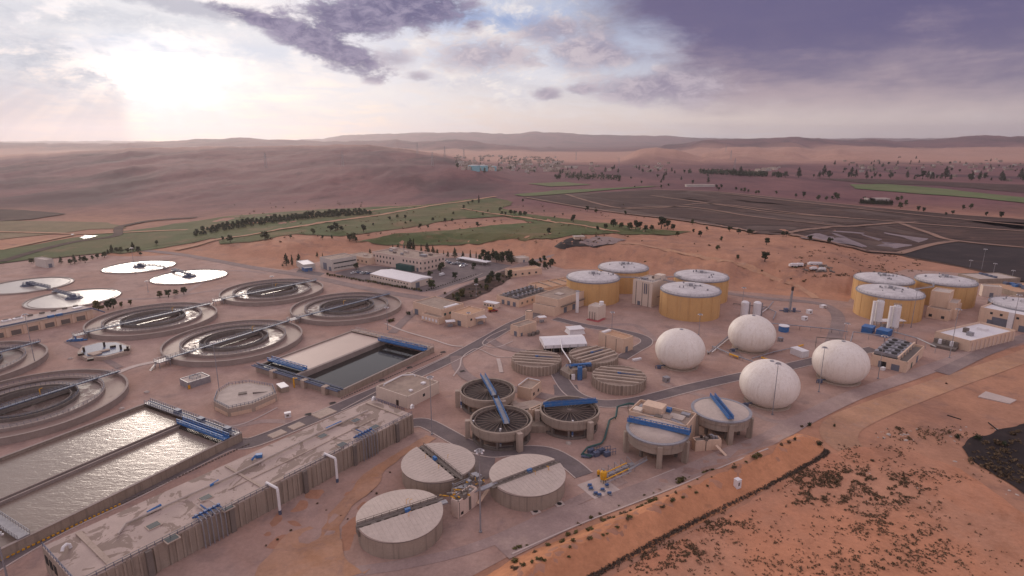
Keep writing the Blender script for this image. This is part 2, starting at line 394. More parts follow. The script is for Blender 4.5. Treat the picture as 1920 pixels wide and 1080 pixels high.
# ------------------------------------------------------------------ mesh building
ORG = {}
class MB:
    def __init__(s): s.v, s.f = [], []
    def add(s, vs, fs):
        n = len(s.v)
        s.v += [tuple(q) for q in vs]
        s.f += [tuple(i + n for i in f) for f in fs]
        return s
    def box(s, c, size, rz=0.):
        x, y, z = size[0] / 2, size[1] / 2, size[2] / 2
        cr, sr = cos(rz), sin(rz)
        vs = []
        for dz in (-z, z):
            for dx, dy in ((-x, -y), (x, -y), (x, y), (-x, y)):
                vs.append((c[0] + dx * cr - dy * sr, c[1] + dx * sr + dy * cr, c[2] + dz))
        return s.add(vs, [(3, 2, 1, 0), (4, 5, 6, 7), (0, 1, 5, 4), (1, 2, 6, 5), (2, 3, 7, 6), (3, 0, 4, 7)])
    def prism(s, pts, z0, z1):
        n = len(pts)
        ar = sum(pts[i][0] * pts[(i + 1) % n][1] - pts[(i + 1) % n][0] * pts[i][1] for i in range(n))
        if ar < 0: pts = pts[::-1]
        vs = [(p[0], p[1], z0) for p in pts] + [(p[0], p[1], z1) for p in pts]
        fs = [tuple(range(n - 1, -1, -1)), tuple(range(n, 2 * n))]
        fs += [(i, (i + 1) % n, n + (i + 1) % n, n + i) for i in range(n)]
        return s.add(vs, fs)
    def lathe(s, c, prof, n=48, cap0=True, cap1=True):
        """prof: list of (radius, z)"""
        vs, fs = [], []
        for r, z in prof:
            for i in range(n):
                t = 2 * pi * i / n
                vs.append((c[0] + r * cos(t), c[1] + r * sin(t), c[2] + z))
        for j in range(len(prof) - 1):
            for i in range(n):
                k = (i + 1) % n
                fs.append((j * n + i, j * n + k, (j + 1) * n + k, (j + 1) * n + i))
        if cap0: fs.append(tuple(range(n - 1, -1, -1)))
        if cap1: fs.append(tuple((len(prof) - 1) * n + i for i in range(n)))
        return s.add(vs, fs)
    def cyl(s, c, r, h, n=16, r2=None):
        return s.lathe(c, [(r, 0), (r if r2 is None else r2, h)], n)
    def ring(s, c, ri, ro, z0, z1, n=96, a0=0., a1=2 * pi):
        full = abs(a1 - a0 - 2 * pi) < 1e-6
        m = n if full else n + 1
        vs, fs = [], []
        for i in range(m):
            t = a0 + (a1 - a0) * i / n
            for r, z in ((ri, z0), (ro, z0), (ro, z1), (ri, z1)):
                vs.append((c[0] + r * cos(t), c[1] + r * sin(t), z))
        for i in range(n):
            k = (i + 1) % m
            for j in range(4):
                l = (j + 1) % 4
                fs.append((i * 4 + j, k * 4 + j, k * 4 + l, i * 4 + l))
        if not full:
            fs.append((0, 1, 2, 3)); fs.append((n * 4 + 3, n * 4 + 2, n * 4 + 1, n * 4))
        return s.add(vs, fs)
    def disc(s, c, r, n=64):
        return s.add([(c[0] + r * cos(2 * pi * i / n), c[1] + r * sin(2 * pi * i / n), c[2]) for i in range(n)], [tuple(range(n))])
    def beam(s, p, q, w, h, up=(0, 0, 1)):
        p, q = Vector(p), Vector(q)
        d = q - p
        if d.length < 1e-6: return s
        d.normalize()
        u = Vector(up)
        if abs(d.dot(u)) > .98: u = Vector((1, 0, 0))
        x = d.cross(u).normalized() * (w / 2)
        y = x.cross(d).normalized() * (h / 2)
        vs = [p - x - y, p + x - y, p + x + y, p - x + y, q - x - y, q + x - y, q + x + y, q - x + y]
        return s.add(vs, [(0, 1, 2, 3), (7, 6, 5, 4), (0, 4, 5, 1), (1, 5, 6, 2), (2, 6, 7, 3), (3, 7, 4, 0)])
    def tube(s, pts, r, n=8):
        pts = [Vector(p) for p in pts]
        rings = []
        for i, p in enumerate(pts):
            d = (pts[min(i + 1, len(pts) - 1)] - pts[max(i - 1, 0)]).normalized()
            u = Vector((0, 0, 1)) if abs(d.z) < .9 else Vector((1, 0, 0))
            x = d.cross(u).normalized(); y = x.cross(d)
            rings.append([p + (x * cos(2 * pi * k / n) + y * sin(2 * pi * k / n)) * r for k in range(n)])
        vs = [q for R in rings for q in R]
        fs = []
        for i in range(len(pts) - 1):
            for k in range(n):
                l = (k + 1) % n
                fs.append((i * n + k, i * n + l, (i + 1) * n + l, (i + 1) * n + k))
        fs.append(tuple(range(n - 1, -1, -1))); fs.append(tuple((len(pts) - 1) * n + k for k in range(n)))
        return s.add(vs, fs)
    def rail(s, pts, h=1.1, step=2.5, r=.05, closed=False):
        pts = [Vector(p) for p in pts]
        if closed: pts = pts + [pts[0]]
        for p, q in zip(pts[:-1], pts[1:]):
            L = (q - p).length
            n = max(1, round(L / step))
            for i in range(n + (0 if closed else 1)):
                b = p.lerp(q, i / n)
                s.beam(b, b + Vector((0, 0, h)), r * 1.6, r * 1.6)
            for hh in (h, h * .5):
                s.beam(p + Vector((0, 0, hh)), q + Vector((0, 0, hh)), r * 1.6, r * 1.6)
        return s
    def ringrail(s, c, R, z, h=1.1, n=48, r=.05, a0=0., a1=2 * pi):
        for i in range(n):
            t0, t1 = a0 + (a1 - a0) * i / n, a0 + (a1 - a0) * (i + 1) / n
            p = Vector((c[0] + R * cos(t0), c[1] + R * sin(t0), z)); q = Vector((c[0] + R * cos(t1), c[1] + R * sin(t1), z))
            s.beam(p, p + Vector((0, 0, h)), r * 1.6, r * 1.6)
            for hh in (h, h * .5): s.beam(p + Vector((0, 0, hh)), q + Vector((0, 0, hh)), r * 1.6, r * 1.6)
        return s
    def build(s, name, mat, parent=None, smooth=False, org=None, **props):
        me = bpy.data.meshes.new(name)
        if org is None:
            if parent is not None: org = ORG[parent.name]
            else:
                A = np.array(s.v)
                org = ((A[:, 0].min() + A[:, 0].max()) / 2, (A[:, 1].min() + A[:, 1].max()) / 2, A[:, 2].min())
        org = tuple(org)
        me.from_pydata([(x - org[0], y - org[1], z - org[2]) for x, y, z in s.v], [], s.f)
        me.materials.append(M[mat] if isinstance(mat, str) else mat)
        if smooth:
            me.shade_smooth()
            me.set_sharp_from_angle(angle=radians(35))
        me.update()
        o = bpy.data.objects.new(name, me)
        COL.objects.link(o)
        if parent is not None: o.parent = parent
        else: o.location = org
        ORG[o.name] = org
        for k, v in props.items(): o[k] = v
        return o

def thing(name, label, cat, loc, group=None):
    o = bpy.data.objects.new(name, None)
    o.empty_display_size = .5
    COL.objects.link(o)
    o.location = loc
    ORG[o.name] = tuple(loc)
    o['label'] = label; o['category'] = cat
    if group: o['group'] = group
    return o
def tag(o, label, cat, group=None):
    o['label'] = label; o['category'] = cat
    if group: o['group'] = group
    return o
def dup(root, loc, rz=0., sc=1., label=None, group=None):
    r = root.copy(); COL.objects.link(r)
    r.location = loc; r.rotation_euler = (0, 0, rz); r.scale = (sc,) * 3 if not isinstance(sc, tuple) else sc
    if label: r['label'] = label
    if group: r['group'] = group
    for ch in root.children:
        c = ch.copy(); COL.objects.link(c); c.parent = r
        for g in ch.children:
            d = g.copy(); COL.objects.link(d); d.parent = c
    return r

# ------------------------------------------------------------------ ground sheets
def sheet(name, pts, mat, off=.1, step=None, jit=0., world=False, kind='structure', edge=6.):
    """an irregular patch laid over the terrain"""
    W = [Vector(p) for p in pts] if world else [P(*q) for q in pts]
    poly = []
    for p, q in zip(W, W[1:] + W[:1]):
        L = (q - p).length
        n = max(1, int(L / edge))
        for i in range(n):
            b = p.lerp(q, i / n)
            if jit:
                t = Vector((-(q - p).y, (q - p).x, 0)).normalized()
                b = b + t * jit * (float(fbm(np.array([b.x / (jit * 6)]), np.array([b.y / (jit * 6)]), 4)[0]) - .5) * 2.4
            poly.append((b.x, b.y))
    xs, ys = [p[0] for p in poly], [p[1] for p in poly]
    vs = [Vector(p) for p in poly]
    if step:
        for X in np.arange(min(xs) + step / 2, max(xs), step):
            for Y in np.arange(min(ys) + step / 2, max(ys), step):
                vs.append(Vector((X + random.uniform(-.2, .2) * step, Y + random.uniform(-.2, .2) * step)))
    n = len(poly)
    r = geometry.delaunay_2d_cdt(vs, [(i, (i + 1) % n) for i in range(n)], [], 1, 1e-4)
    V = np.array([(q.x, q.y) for q in r[0]])
    Z = height(V[:, 0], V[:, 1]) + off
    me = bpy.data.meshes.new(name)
    fs = []
    for f in r[2]:
        a, b, c = (V[i] for i in f[:3])
        fs.append(tuple(f) if (b[0] - a[0]) * (c[1] - a[1]) - (b[1] - a[1]) * (c[0] - a[0]) > 0 else tuple(f[::-1]))
    me.from_pydata([(x, y, z) for (x, y), z in zip(V, Z)], [], fs)
    me.materials.append(M[mat])
    o = bpy.data.objects.new(name, me)
    COL.objects.link(o)
    o['kind'] = kind
    return o

def spline(pts, n=8):
    out = []
    for i in range(len(pts) - 1):
        p0, p1, p2, p3 = pts[max(i - 1, 0)], pts[i], pts[i + 1], pts[min(i + 2, len(pts) - 1)]
        for k in range(n):
            t = k / n
            out.append(.5 * ((2 * p1) + (p2 - p0) * t + (2 * p0 - 5 * p1 + 4 * p2 - p3) * t * t + (3 * p1 - p0 - 3 * p2 + p3) * t ** 3))
    return out + [pts[-1]]

def road(name, px, width, mat, off=.15, n=8, kerb=False, world=False, step=None):
    pts = spline([(Vector(q) if world else P(*q)) for q in px], n)
    ws = width if isinstance(width, (list, tuple)) else None
    L, R = [], []
    for i, p in enumerate(pts):
        d = pts[min(i + 1, len(pts) - 1)] - pts[max(i - 1, 0)]
        d = Vector((-d.y, d.x, 0)).normalized()
        w = width if not ws else np.interp(i / (len(pts) - 1), np.linspace(0, 1, len(ws)), ws)
        L.append(p + d * w / 2); R.append(p - d * w / 2)
    vs, fs = [], []
    m = 3
    for a, b in zip(L, R):
        for k in range(m + 1):
            q = a.lerp(b, k / m)
            vs.append((q.x, q.y))
    A = np.array(vs)
    Z = height(A[:, 0], A[:, 1]) + off
    for i in range(len(L) - 1):
        for k in range(m):
            a = i * (m + 1) + k
            fs.append((a, a + 1, a + m + 2, a + m + 1)[::-1])
    me = bpy.data.meshes.new(name)
    me.from_pydata([(x, y, z) for (x, y), z in zip(A, Z)], [], fs)
    me.materials.append(M[mat])
    o = bpy.data.objects.new(name, me); COL.objects.link(o); o['kind'] = 'structure'
    if kerb:
        for side in (L, R):
            mb = MB()
            for p, q in zip(side[:-1], side[1:]):
                mb.beam((p.x, p.y, hz(p.x, p.y) + .13), (q.x, q.y, hz(q.x, q.y) + .13), .4, .3)
            k = mb.build('kerb', 'kerb'); k['kind'] = 'structure'
    return o
# ------------------------------------------------------------------ the ground itself
def build_ground():
    na, ny = 620, 330
    A = np.concatenate([np.linspace(-1.9, -1.02, 60, endpoint=False), np.linspace(-1.02, 1.02, na), np.linspace(1.04, 1.9, 60)])
    Y = np.concatenate([np.array([-400., -150., 0., 40., 60.]), 75 * (15000 / 75.) ** np.linspace(0, 1, ny)])
    AA, YY = np.meshgrid(A, Y)
    XX = AA * np.where(YY > 150, YY, 150 + (150 - YY) * .6)
    ZZ = height(XX, YY)
    V = np.stack([XX, YY, ZZ], -1).reshape(-1, 3)
    n = len(A)
    i, j = np.meshgrid(np.arange(len(Y) - 1), np.arange(n - 1), indexing='ij')
    a = (i * n + j).ravel()
    Fc = np.stack([a, a + 1, a + n + 1, a + n], -1)
    me = bpy.data.meshes.new('ground')
    me.vertices.add(len(V)); me.vertices.foreach_set('co', V.ravel())
    me.loops.add(Fc.size); me.loops.foreach_set('vertex_index', Fc.ravel().astype(np.int32))
    me.polygons.add(len(Fc)); me.polygons.foreach_set('loop_start', np.arange(0, Fc.size, 4, dtype=np.int32))
    me.update(calc_edges=True)
    me.shade_smooth()
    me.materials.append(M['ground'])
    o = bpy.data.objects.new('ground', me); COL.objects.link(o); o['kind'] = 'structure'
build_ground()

# plant yard: gravel
KERB = [(960, 1040), (1085, 985), (1180, 948), (1272, 912), (1360, 874), (1440, 842), (1490, 802), (1545, 776), (1600, 752), (1700, 716), (1800, 682), (1920, 646), (2100, 590)]
sheet('plant_yard', [(-500, 1500), (-600, 800), (-500, 545), (-200, 500), (0, 481), (150, 476), (240, 481), (330, 478), (365, 483), (440, 494), (540, 507), (600, 490), (700, 478), (850, 474), (960, 480), (1030, 497),
      (1060, 505), (1120, 505), (1240, 522), (1370, 545), (1460, 553), (1545, 561), (1590, 566), (1620, 525), (1700, 505), (1800, 512), (1920, 530), (2300, 560)] + KERB[::-1] + [(700, 1180), (500, 1500)], 'yard', .06, step=5.5, edge=5)
sheet('bare_earth', [(470, 1085), (545, 1000), (650, 925), (710, 868), (770, 832), (800, 815), (815, 822), (770, 850), (735, 880), (715, 905), (662, 950), (640, 985), (650, 1040), (700, 1075), (640, 1100), (500, 1130)], 'bareearth', .2, step=2.5, jit=3.0, edge=1.2)
sheet('earth_bank', [(850, 1110), (965, 1049), (1090, 996), (1185, 958), (1277, 922), (1364, 884), (1444, 852), (1493, 813), (1535, 823), (1549, 847), (1500, 876), (1440, 914), (1340, 968), (1240, 1018), (1120, 1080), (1020, 1140)], 'orange', .1, step=2.2, jit=.7, edge=1.5)
sheet('waste_ground', [(1120, 1090), (1240, 1030), (1340, 980), (1440, 926), (1550, 858), (1600, 835), (1700, 840), (1800, 880), (1920, 965), (2200, 1100), (1900, 1200), (1000, 1200)], 'waste', .2, step=3, jit=2, edge=2.4)
road('dirt_track', [(2050, 612), (1920, 668), (1760, 724), (1640, 768), (1575, 803), (1600, 845), (1720, 880), (1840, 935), (1960, 1005), (2100, 1080)], [9, 9, 10, 12, 12, 9, 7, 6, 6], 'track', .12, n=10)

# roads of the plant
road('service_road', [(-260, 1240), (-100, 1118), (0, 1052), (120, 985), (250, 925), (420, 840), (480, 828), (605, 778), (695, 739), (767, 709), (855, 668), (917, 634), (957, 611), (985, 598), (1040, 570)], 7.5, 'asphalt', .13, kerb=True)
road('service_road', [(770, 795), (800, 795), (867, 830), (917, 848), (960, 846), (1022, 848), (1062, 866), (1095, 892)], 6.5, 'asphalt', .16, kerb=True)
road('service_road', [(893, 838), (908, 862), (900, 898)], [9, 7, 5], 'asphalt', .19)
road('service_road', [(1040, 690), (1070, 735), (1115, 755), (1160, 757), (1210, 749), (1297, 727), (1390, 706), (1440, 697), (1522, 678), (1590, 664), (1640, 655)], 6.5, 'asphalt', .17, kerb=True)
road('service_road', [(1045, 775), (1062, 745), (1060, 722)], [8, 10, 10], 'asphalt', .2)
road('service_road', [(855, 668), (860, 690), (885, 712), (930, 722), (985, 735), (1045, 748), (1115, 755)], 5.5, 'asphalt_worn', .21)
road('service_road', [(917, 636), (945, 652), (1000, 662)], 5, 'asphalt_worn', .22)
road('service_road', [(1165, 672), (1192, 656), (1212, 643), (1203, 632), (1160, 621), (1100, 612), (1040, 598)], 6, 'asphalt', .23, kerb=True)
road('perimeter_road', [(250, 468), (330, 476), (400, 488), (480, 503), (587, 520), (680, 540), (780, 557), (822, 559), (880, 536), (950, 508), (1000, 490), (1035, 478)], 8, 'asphalt_worn', .18)
road('perimeter_road', [(1240, 528), (1370, 551), (1440, 560), (1527, 568), (1560, 580), (1572, 600), (1562, 640), (1550, 655)], 7, 'asphalt_worn', .18)
road('service_road', [(822, 559), (790, 575), (760, 600), (735, 625)], 5, 'asphalt_worn', .2)
road('drain_channel', [(934, 673), (937, 684), (940, 699)], 1.8, 'kerb', .26)
road('kerb_line', [(850, 706), (862, 688), (866, 672), (880, 660), (897, 655), (935, 670), (990, 668)], .6, 'kerb', .26)
road('kerb_line', [(962, 640), (930, 652), (905, 645), (920, 630), (950, 617)], .6, 'kerb', .26)
road('kerb_line', [(722, 607), (760, 622), (808, 636), (845, 648), (868, 650)], 1.2, 'kerb', .24)
road('kerb_line', [(400, 788), (432, 800), (470, 790), (520, 765)], .7, 'kerb', .24)
road('kerb_line', [(640, 770), (720, 728), (790, 693), (842, 668)], .5, 'kerb', .3)
road('tyre_track', [(590, 820), (560, 796), (500, 790), (440, 800), (395, 806)], 3, 'gravel', .12)
road('tyre_track', [(1240, 720), (1290, 735), (1380, 760), (1450, 790), (1520, 785)], 3, 'gravel', .12)
road('tyre_track', [(1230, 640), (1190, 610), (1120, 612)], 4, 'gravel', .12)
road('tyre_track', [(640, 1075), (760, 1058), (880, 1030), (980, 990), (1080, 940), (1170, 900)], 3.5, 'gravel', .13)
road('tyre_track', [(330, 560), (420, 510), (500, 512)], 4, 'gravel', .13)
road('tyre_track', [(160, 560), (280, 560), (400, 545), (520, 525)], 4, 'gravel', .14)
road('footpath', [(165, 722), (205, 706), (250, 688), (295, 678)], 3.2, 'kerb', .2)
road('footpath', [(125, 640), (170, 660), (225, 690)], 3.0, 'asphalt_worn', .21)
road('service_road', [(1765, 700), (1830, 668), (1880, 648), (1930, 630)], 6, 'asphalt_worn', .2)
road('service_road', [(1370, 655), (1388, 672)], 4, 'asphalt_worn', .2)
sheet('car_park', [(625, 512), (690, 498), (800, 505), (828, 484), (880, 484), (960, 498), (905, 520), (815, 545), (790, 548), (660, 522)], 'asphalt', .1, edge=4)
for pl in ([(560, 505), (610, 512), (600, 518), (555, 511)],): sheet('car_park', pl, 'asphalt', .1, edge=4)
# painted lines of the car park and the inner drive
for (p, q) in (((812, 548), (868, 529)), ((868, 529), (905, 513))):
    road('kerb_line', [p, q], .5, 'kerb', .26)
road('gravel_track', [(940, 1035), (1080, 968), (1180, 930), (1280, 893), (1360, 857), (1440, 825), (1500, 790), (1600, 742), (1700, 707), (1800, 672), (1920, 634), (2100, 580)], [7, 7, 8, 8, 7, 7, 7, 7], 'gravel', .15)
# kerb between yard and bank
mb = MB()
kp = spline([P(*q) for q in KERB[:6]], 6)
for p, q in zip(kp[:-1], kp[1:]): mb.beam((p.x, p.y, p.z + .15), (q.x, q.y, q.z + .15), .45, .3)
mb.build('kerb', 'kerb')['kind'] = 'structure'
# concrete apron of the pump pad
# fields and far ground
sheet('green_field', [(-300, 480), (0, 472), (120, 472), (230, 477), (330, 462), (430, 440), (560, 424), (640, 408), (720, 396), (810, 384), (700, 388), (560, 396), (440, 405), (330, 420), (250, 432), (130, 447), (0, 470), (-200, 492)], 'green', .5, step=30, jit=6, edge=12)
sheet('green_field', [(-300, 500), (0, 496), (60, 488), (110, 484), (240, 470), (340, 456), (300, 440), (180, 444), (60, 462), (-100, 478), (-300, 492)], 'green', .7, step=20, jit=5, edge=10)
sheet('dry_field', [(-400, 470), (-100, 456), (0, 450), (110, 438), (170, 430), (240, 428), (200, 418), (100, 415), (0, 414), (-400, 425)], 'olive', .45, step=40, jit=6, edge=15)
sheet('dry_field', [(-300, 418), (0, 416), (60, 412), (125, 402), (60, 396), (0, 393), (-300, 392)], 'sludge', .9, step=40, jit=6, edge=15)
sheet('green_field', [(380, 447), (480, 432), (590, 412), (700, 400), (790, 386), (880, 374), (930, 372), (960, 380), (940, 392), (1000, 404), (1100, 416), (1180, 424), (1230, 430), (1300, 436), (1250, 442), (1150, 440), (1100, 436),
                      (1000, 417), (950, 405), (860, 412), (760, 428), (640, 442), (560, 440), (470, 454), (420, 456)], 'green', .6, step=14, jit=9, edge=8)
sheet('green_field', [(660, 455), (740, 440), (840, 432), (960, 422), (1060, 418), (1140, 432), (1130, 440), (1040, 448), (960, 450), (860, 458), (760, 460)], 'green', .7, step=10, jit=6, edge=6)
sheet('green_crop', [(960, 366), (1040, 358), (1180, 352), (1240, 349), (1180, 354), (1060, 364), (980, 369)], 'greenfar', 1.2, step=30, jit=8, edge=15)
sheet('green_crop', [(990, 345), (1060, 342), (1110, 347), (1030, 351)], 'greenfar', 1.2, step=30, jit=8, edge=15)
sheet('green_crop', [(1590, 346), (1660, 346), (1760, 354), (1860, 365), (2000, 380), (2100, 388), (1960, 386), (1840, 373), (1700, 362), (1600, 354)], 'greenfar', 1.2, step=30, jit=12, edge=15)
road('farm_track', [(-300, 434), (0, 436), (130, 439), (210, 438), (300, 434), (480, 419), (640, 400), (740, 390), (800, 386)], 6, 'track', .95)
road('farm_track', [(0, 470), (80, 453), (140, 441)], 7, 'track', .95)
road('farm_track', [(330, 470), (400, 452), (480, 440), (560, 426), (640, 414), (740, 399), (820, 385), (880, 377), (930, 369)], 7, 'track', 1.1)
road('farm_track', [(865, 392), (900, 398), (1000, 412), (1060, 420), (1125, 430), (1160, 436)], 5, 'track', 1.1)
road('dry_wash', [(0, 493), (70, 472), (140, 455), (215, 444), (222, 432), (230, 425), (290, 414), (370, 408)], 9, 'sludge', 1.0)
sheet('bright_pond', [(150, 447), (160, 443), (183, 444), (170, 448), (158, 450)], 'pond', 1.2, edge=5)
sheet('bright_pond', [(132, 441.3), (136, 440.3), (140, 441), (136, 442.3)], 'pond', 1.2, edge=5)
# drying lagoons: dark cells between pale banks
CELLS = [
 ('sludge', [(985, 371), (1060, 366), (1225, 388), (1160, 391), (1125, 392)]),
 ('sludge', [(1085, 366), (1220, 357), (1290, 358), (1265, 363), (1225, 367), (1330, 378), (1270, 386), (1190, 381)]),
 ('sludge', [(1240, 367), (1275, 364), (1580, 396), (1690, 416), (1450, 398), (1390, 389)]),
 ('sludge', [(1295, 361), (1345, 363), (1500, 382), (1610, 389), (1580, 393), (1400, 380)]),
 ('sludge', [(1180, 394), (1225, 391), (1270, 390), (1440, 410), (1560, 424), (1600, 424), (1485, 436), (1420, 437), (1330, 417)]),
 ('sludge', [(1290, 388), (1345, 385), (1450, 404), (1550, 416), (1660, 419), (1590, 422), (1470, 408)]),
 ('sludge', [(1600, 392), (1640, 392), (1800, 406), (2100, 424), (2100, 444), (1900, 428), (1740, 412)]),
 ('sludge', [(1660, 424), (1710, 422), (1900, 436), (2100, 450), (2100, 474), (1900, 462), (1760, 446)]),
 ('sludge', [(1530, 398), (1720, 417), (1900, 434), (2000, 436), (1850, 424), (1640, 404)]),
 ('sludgeblack', [(1810, 416), (1870, 416), (2100, 428), (2100, 436), (1900, 430)]),
 ('sludge', [(1480, 440), (1560, 427), (1620, 427), (1780, 450), (1755, 455), (1720, 461), (1690, 473), (1640, 475), (1560, 455)]),
 ('sludgeblack', [(1690, 478), (1745, 460), (1790, 455), (1900, 466), (2150, 480), (2150, 575), (1990, 545), (1910, 527), (1800, 500)]),
 ('sludge', [(1530, 335), (1640, 336), (1860, 345), (2100, 352), (2100, 372), (1920, 362), (1760, 348), (1620, 344)]),
]
sheet('lagoon_bed', [(982, 371), (1060, 364), (1225, 356), (1345, 360), (1640, 390), (1800, 404), (2100, 424), (2150, 480), (2150, 575), (1990, 546), (1910, 528), (1800, 502), (1688, 479), (1600, 462), (1540, 452), (1480, 441), (1415, 439), (1320, 420), (1125, 394)], 'lagoonbed', .5, step=40, jit=4, edge=9)
for bk in ([(985, 371), (1125, 395), (1320, 421), (1420, 438)], [(1060, 365), (1160, 391), (1275, 388)], [(1225, 356.5), (1345, 360.5), (1640, 390), (1800, 404), (2100, 424)], [(1220, 367.5), (1390, 391), (1450, 399.5), (1690, 418), (1900, 434), (2100, 449)],
           [(1280, 386), (1342, 383.5), (1500, 402), (1590, 410)], [(1160, 392), (1290, 389.5), (1440, 411), (1560, 424), (1620, 424.5)], [(1478, 439), (1560, 427), (1660, 421), (1720, 418)], [(1690, 421), (1740, 438), (1785, 452), (1920, 466), (2100, 478)], [(1686, 477), (1745, 461), (1790, 454)], [(1350, 363), (1500, 380), (1700, 402), (2000, 432)], [(1480, 441), (1560, 456), (1640, 474), (1690, 477)]):
    road('bank', bk, 7, 'lagoonbank', 1.3, n=14)
for mt, pl in CELLS: sheet('sludge_lagoon', pl, mt, .8, step=40, jit=5, edge=9)
sheet('pale_flat', [(1505, 449), (1570, 436), (1660, 437), (1740, 449), (1700, 461), (1640, 470), (1570, 456)], 'paleflat', 1.0, step=20, jit=7, edge=6)
road('dirt_track', [(1120, 455), (1200, 458), (1290, 478), (1400, 510), (1500, 540), (1530, 560)], 5, 'track', .25, n=14)
sheet('dark_spoil', [(1042, 462), (1070, 446), (1100, 447), (1140, 448), (1150, 458), (1100, 463), (1060, 466)], 'sludgeblack', .25, step=4, jit=3, edge=3)
sheet('car_park', [(1085, 455), (1120, 443), (1175, 450), (1150, 458), (1100, 460)], 'asphalt_worn', .4, step=4, edge=3)
sheet('wet_hollow', [(1800, 838), (1830, 820), (1880, 805), (1960, 790), (2200, 800), (2200, 1020), (1960, 948), (1880, 900), (1830, 870)], 'sludgeblack', .3, step=2, jit=1.2, edge=2.0)

# ------------------------------------------------------------------ camera
cam = bpy.data.cameras.new('camera')
cam.sensor_width = 36
cam.lens = 36 * F / 1920
cam.clip_start = .5; cam.clip_end = 80000
co = bpy.data.objects.new('camera', cam); COL.objects.link(co)
co.location = (0, 0, CH)
co.rotation_euler = (pi / 2 - PIT, 0, 0)
S.camera = co

# ------------------------------------------------------------------ sky, sun, air
SUN_AZ, SUN_EL = radians(-29), radians(13)
W = bpy.data.worlds.new('World'); S.world = W
W.use_nodes = True
nt = W.node_tree
k = NT(nt)
bg = nt.nodes['Background']
sky = k.n('ShaderNodeTexSky', sky_type='NISHITA')
sky.sun_disc = False
sky.sun_elevation = SUN_EL
sky.sun_rotation = SUN_AZ
sky.altitude = 600; sky.air_density = 1.0; sky.dust_density = 3.0
d = k.n('ShaderNodeTexCoord').outputs['Generated']
nv = k.n('ShaderNodeVectorMath', operation='NORMALIZE'); k.put(nv.inputs[0], d)
d = nv.outputs[0]
X, Y, Z = k.xyz(d)
az = k.m('ARCTAN2', X, Y)
el = k.m('ARCSINE', Z)
# cloud deck seen in perspective: divide the direction by its height
den = k.m('ADD', k.m('MAXIMUM', Z, 0.0), .10)
def vec(x, y, z=None):
    q = k.n('ShaderNodeCombineXYZ'); k.put(q.inputs[0], x); k.put(q.inputs[1], y)
    if z is not None: k.put(q.inputs[2], z)
    return q.outputs[0]
deck = vec(k.m('DIVIDE', X, den), k.m('DIVIDE', Y, den))
ang = vec(az, k.m('MULTIPLY', el, 2.0))
n_big = k.noise(deck, .55, 8, .58, .6)
n_deck = k.noise(deck, 1.6, 9, .60, .4)
n_mid = k.noise(ang, 5.0, 9, .60, .35)
n_fine = k.noise(ang, 12.0, 9, .64, .25)
n_st = k.noise(vec(az, k.m('MULTIPLY', el, 7.)), 3.2, 8, .62, .4)
n_edge = k.noise(ang, 30.0, 8, .68, .6)
def AE(u, v):
    q = ray(u, v)
    return atan2(q[0], q[1]), math.asin(q[2] / sqrt(q[0] ** 2 + q[1] ** 2 + q[2] ** 2))
def add(*a):
    r = a[0]
    for b_ in a[1:]: r = k.m('ADD', r, b_)
    return r
def mul(a, b_): return k.m('MULTIPLY', a, b_)
def cen(n, g): return mul(k.m('SUBTRACT', n, .5), g)
def blob(u, v, su, sv, rot=0.):
    """soft patch of sky centred on a bearing and elevation"""
    a0, e0 = AE(u, v)
    da = k.m('SUBTRACT', az, a0); de = k.m('SUBTRACT', el, e0)
    c, s_ = cos(rot), sin(rot)
    p = add(mul(da, c), mul(de, s_)); q = k.m('SUBTRACT', mul(de, c), mul(da, s_))
    p, q = k.m('DIVIDE', p, su), k.m('DIVIDE', q, sv)
    return k.m('POWER', 2.718, mul(add(mul(p, p), mul(q, q)), -1.0))
B = 10.0   # the background runs at strength 0.1
def C(r, g, b_): return (r * B, g * B, b_ * B)
# clear sky, paler to the horizon, blended with the physical sky
clear = k.mix(k.ramp(el, -.01, .15), C(.80, .70, .67), C(.47, .53, .71))
col = k.mix(.88, sky.outputs[0], clear)
# broken high cloud: white with blue showing between
veil = k.ramp(add(mul(n_deck, .5), mul(n_mid, .5), cen(n_fine, .25)), .40, .60)
col = k.mix(mul(veil, .82), col, C(.79, .78, .83))
grey = mul(k.ramp(add(n_st, cen(n_fine, .4)), .50, .66), k.ramp(el, .02, .07))
col = k.mix(mul(grey, .5), col, C(.46, .49, .61))
# light spilling round the hidden sun; last patch, out of view, added for water reflections
glow = add(mul(blob(340, 200, .28, .055), .30), mul(blob(300, 140, .105, .060), .70), mul(mul(blob(60, -170, .42, .095), k.ramp(el, .185, .26)), .9))
glow = mul(glow, add(.80, cen(n_mid, 1.6), cen(n_fine, 1.2)))
col = k.mix(k.m('MINIMUM', k.m('MAXIMUM', glow, 0.0), .96), col, k.mix(blob(295, 135, .075, .04), C(1.10, 1.09, 1.08), C(2.8, 2.6, 2.4)))
wisps = mul(k.ramp(add(n_fine, cen(n_edge, .3)), .49, .64), blob(900, 110, .40, .095))
col = k.mix(mul(wisps, .9), col, C(.90, .84, .82))
wl = mul(k.ramp(add(n_st, cen(n_fine, .3)), .46, .60), blob(140, 40, .34, .07))
col = k.mix(mul(wl, .7), col, C(.95, .94, .95))
cw = mul(k.ramp(add(n_fine, cen(n_edge, .5), cen(n_st, .5)), .44, .60), blob(960, 105, .16, .075))
col = k.mix(mul(cw, .95), col, k.mix(k.ramp(n_edge, .35, .65), C(.62, .58, .64), C(.96, .90, .86)))
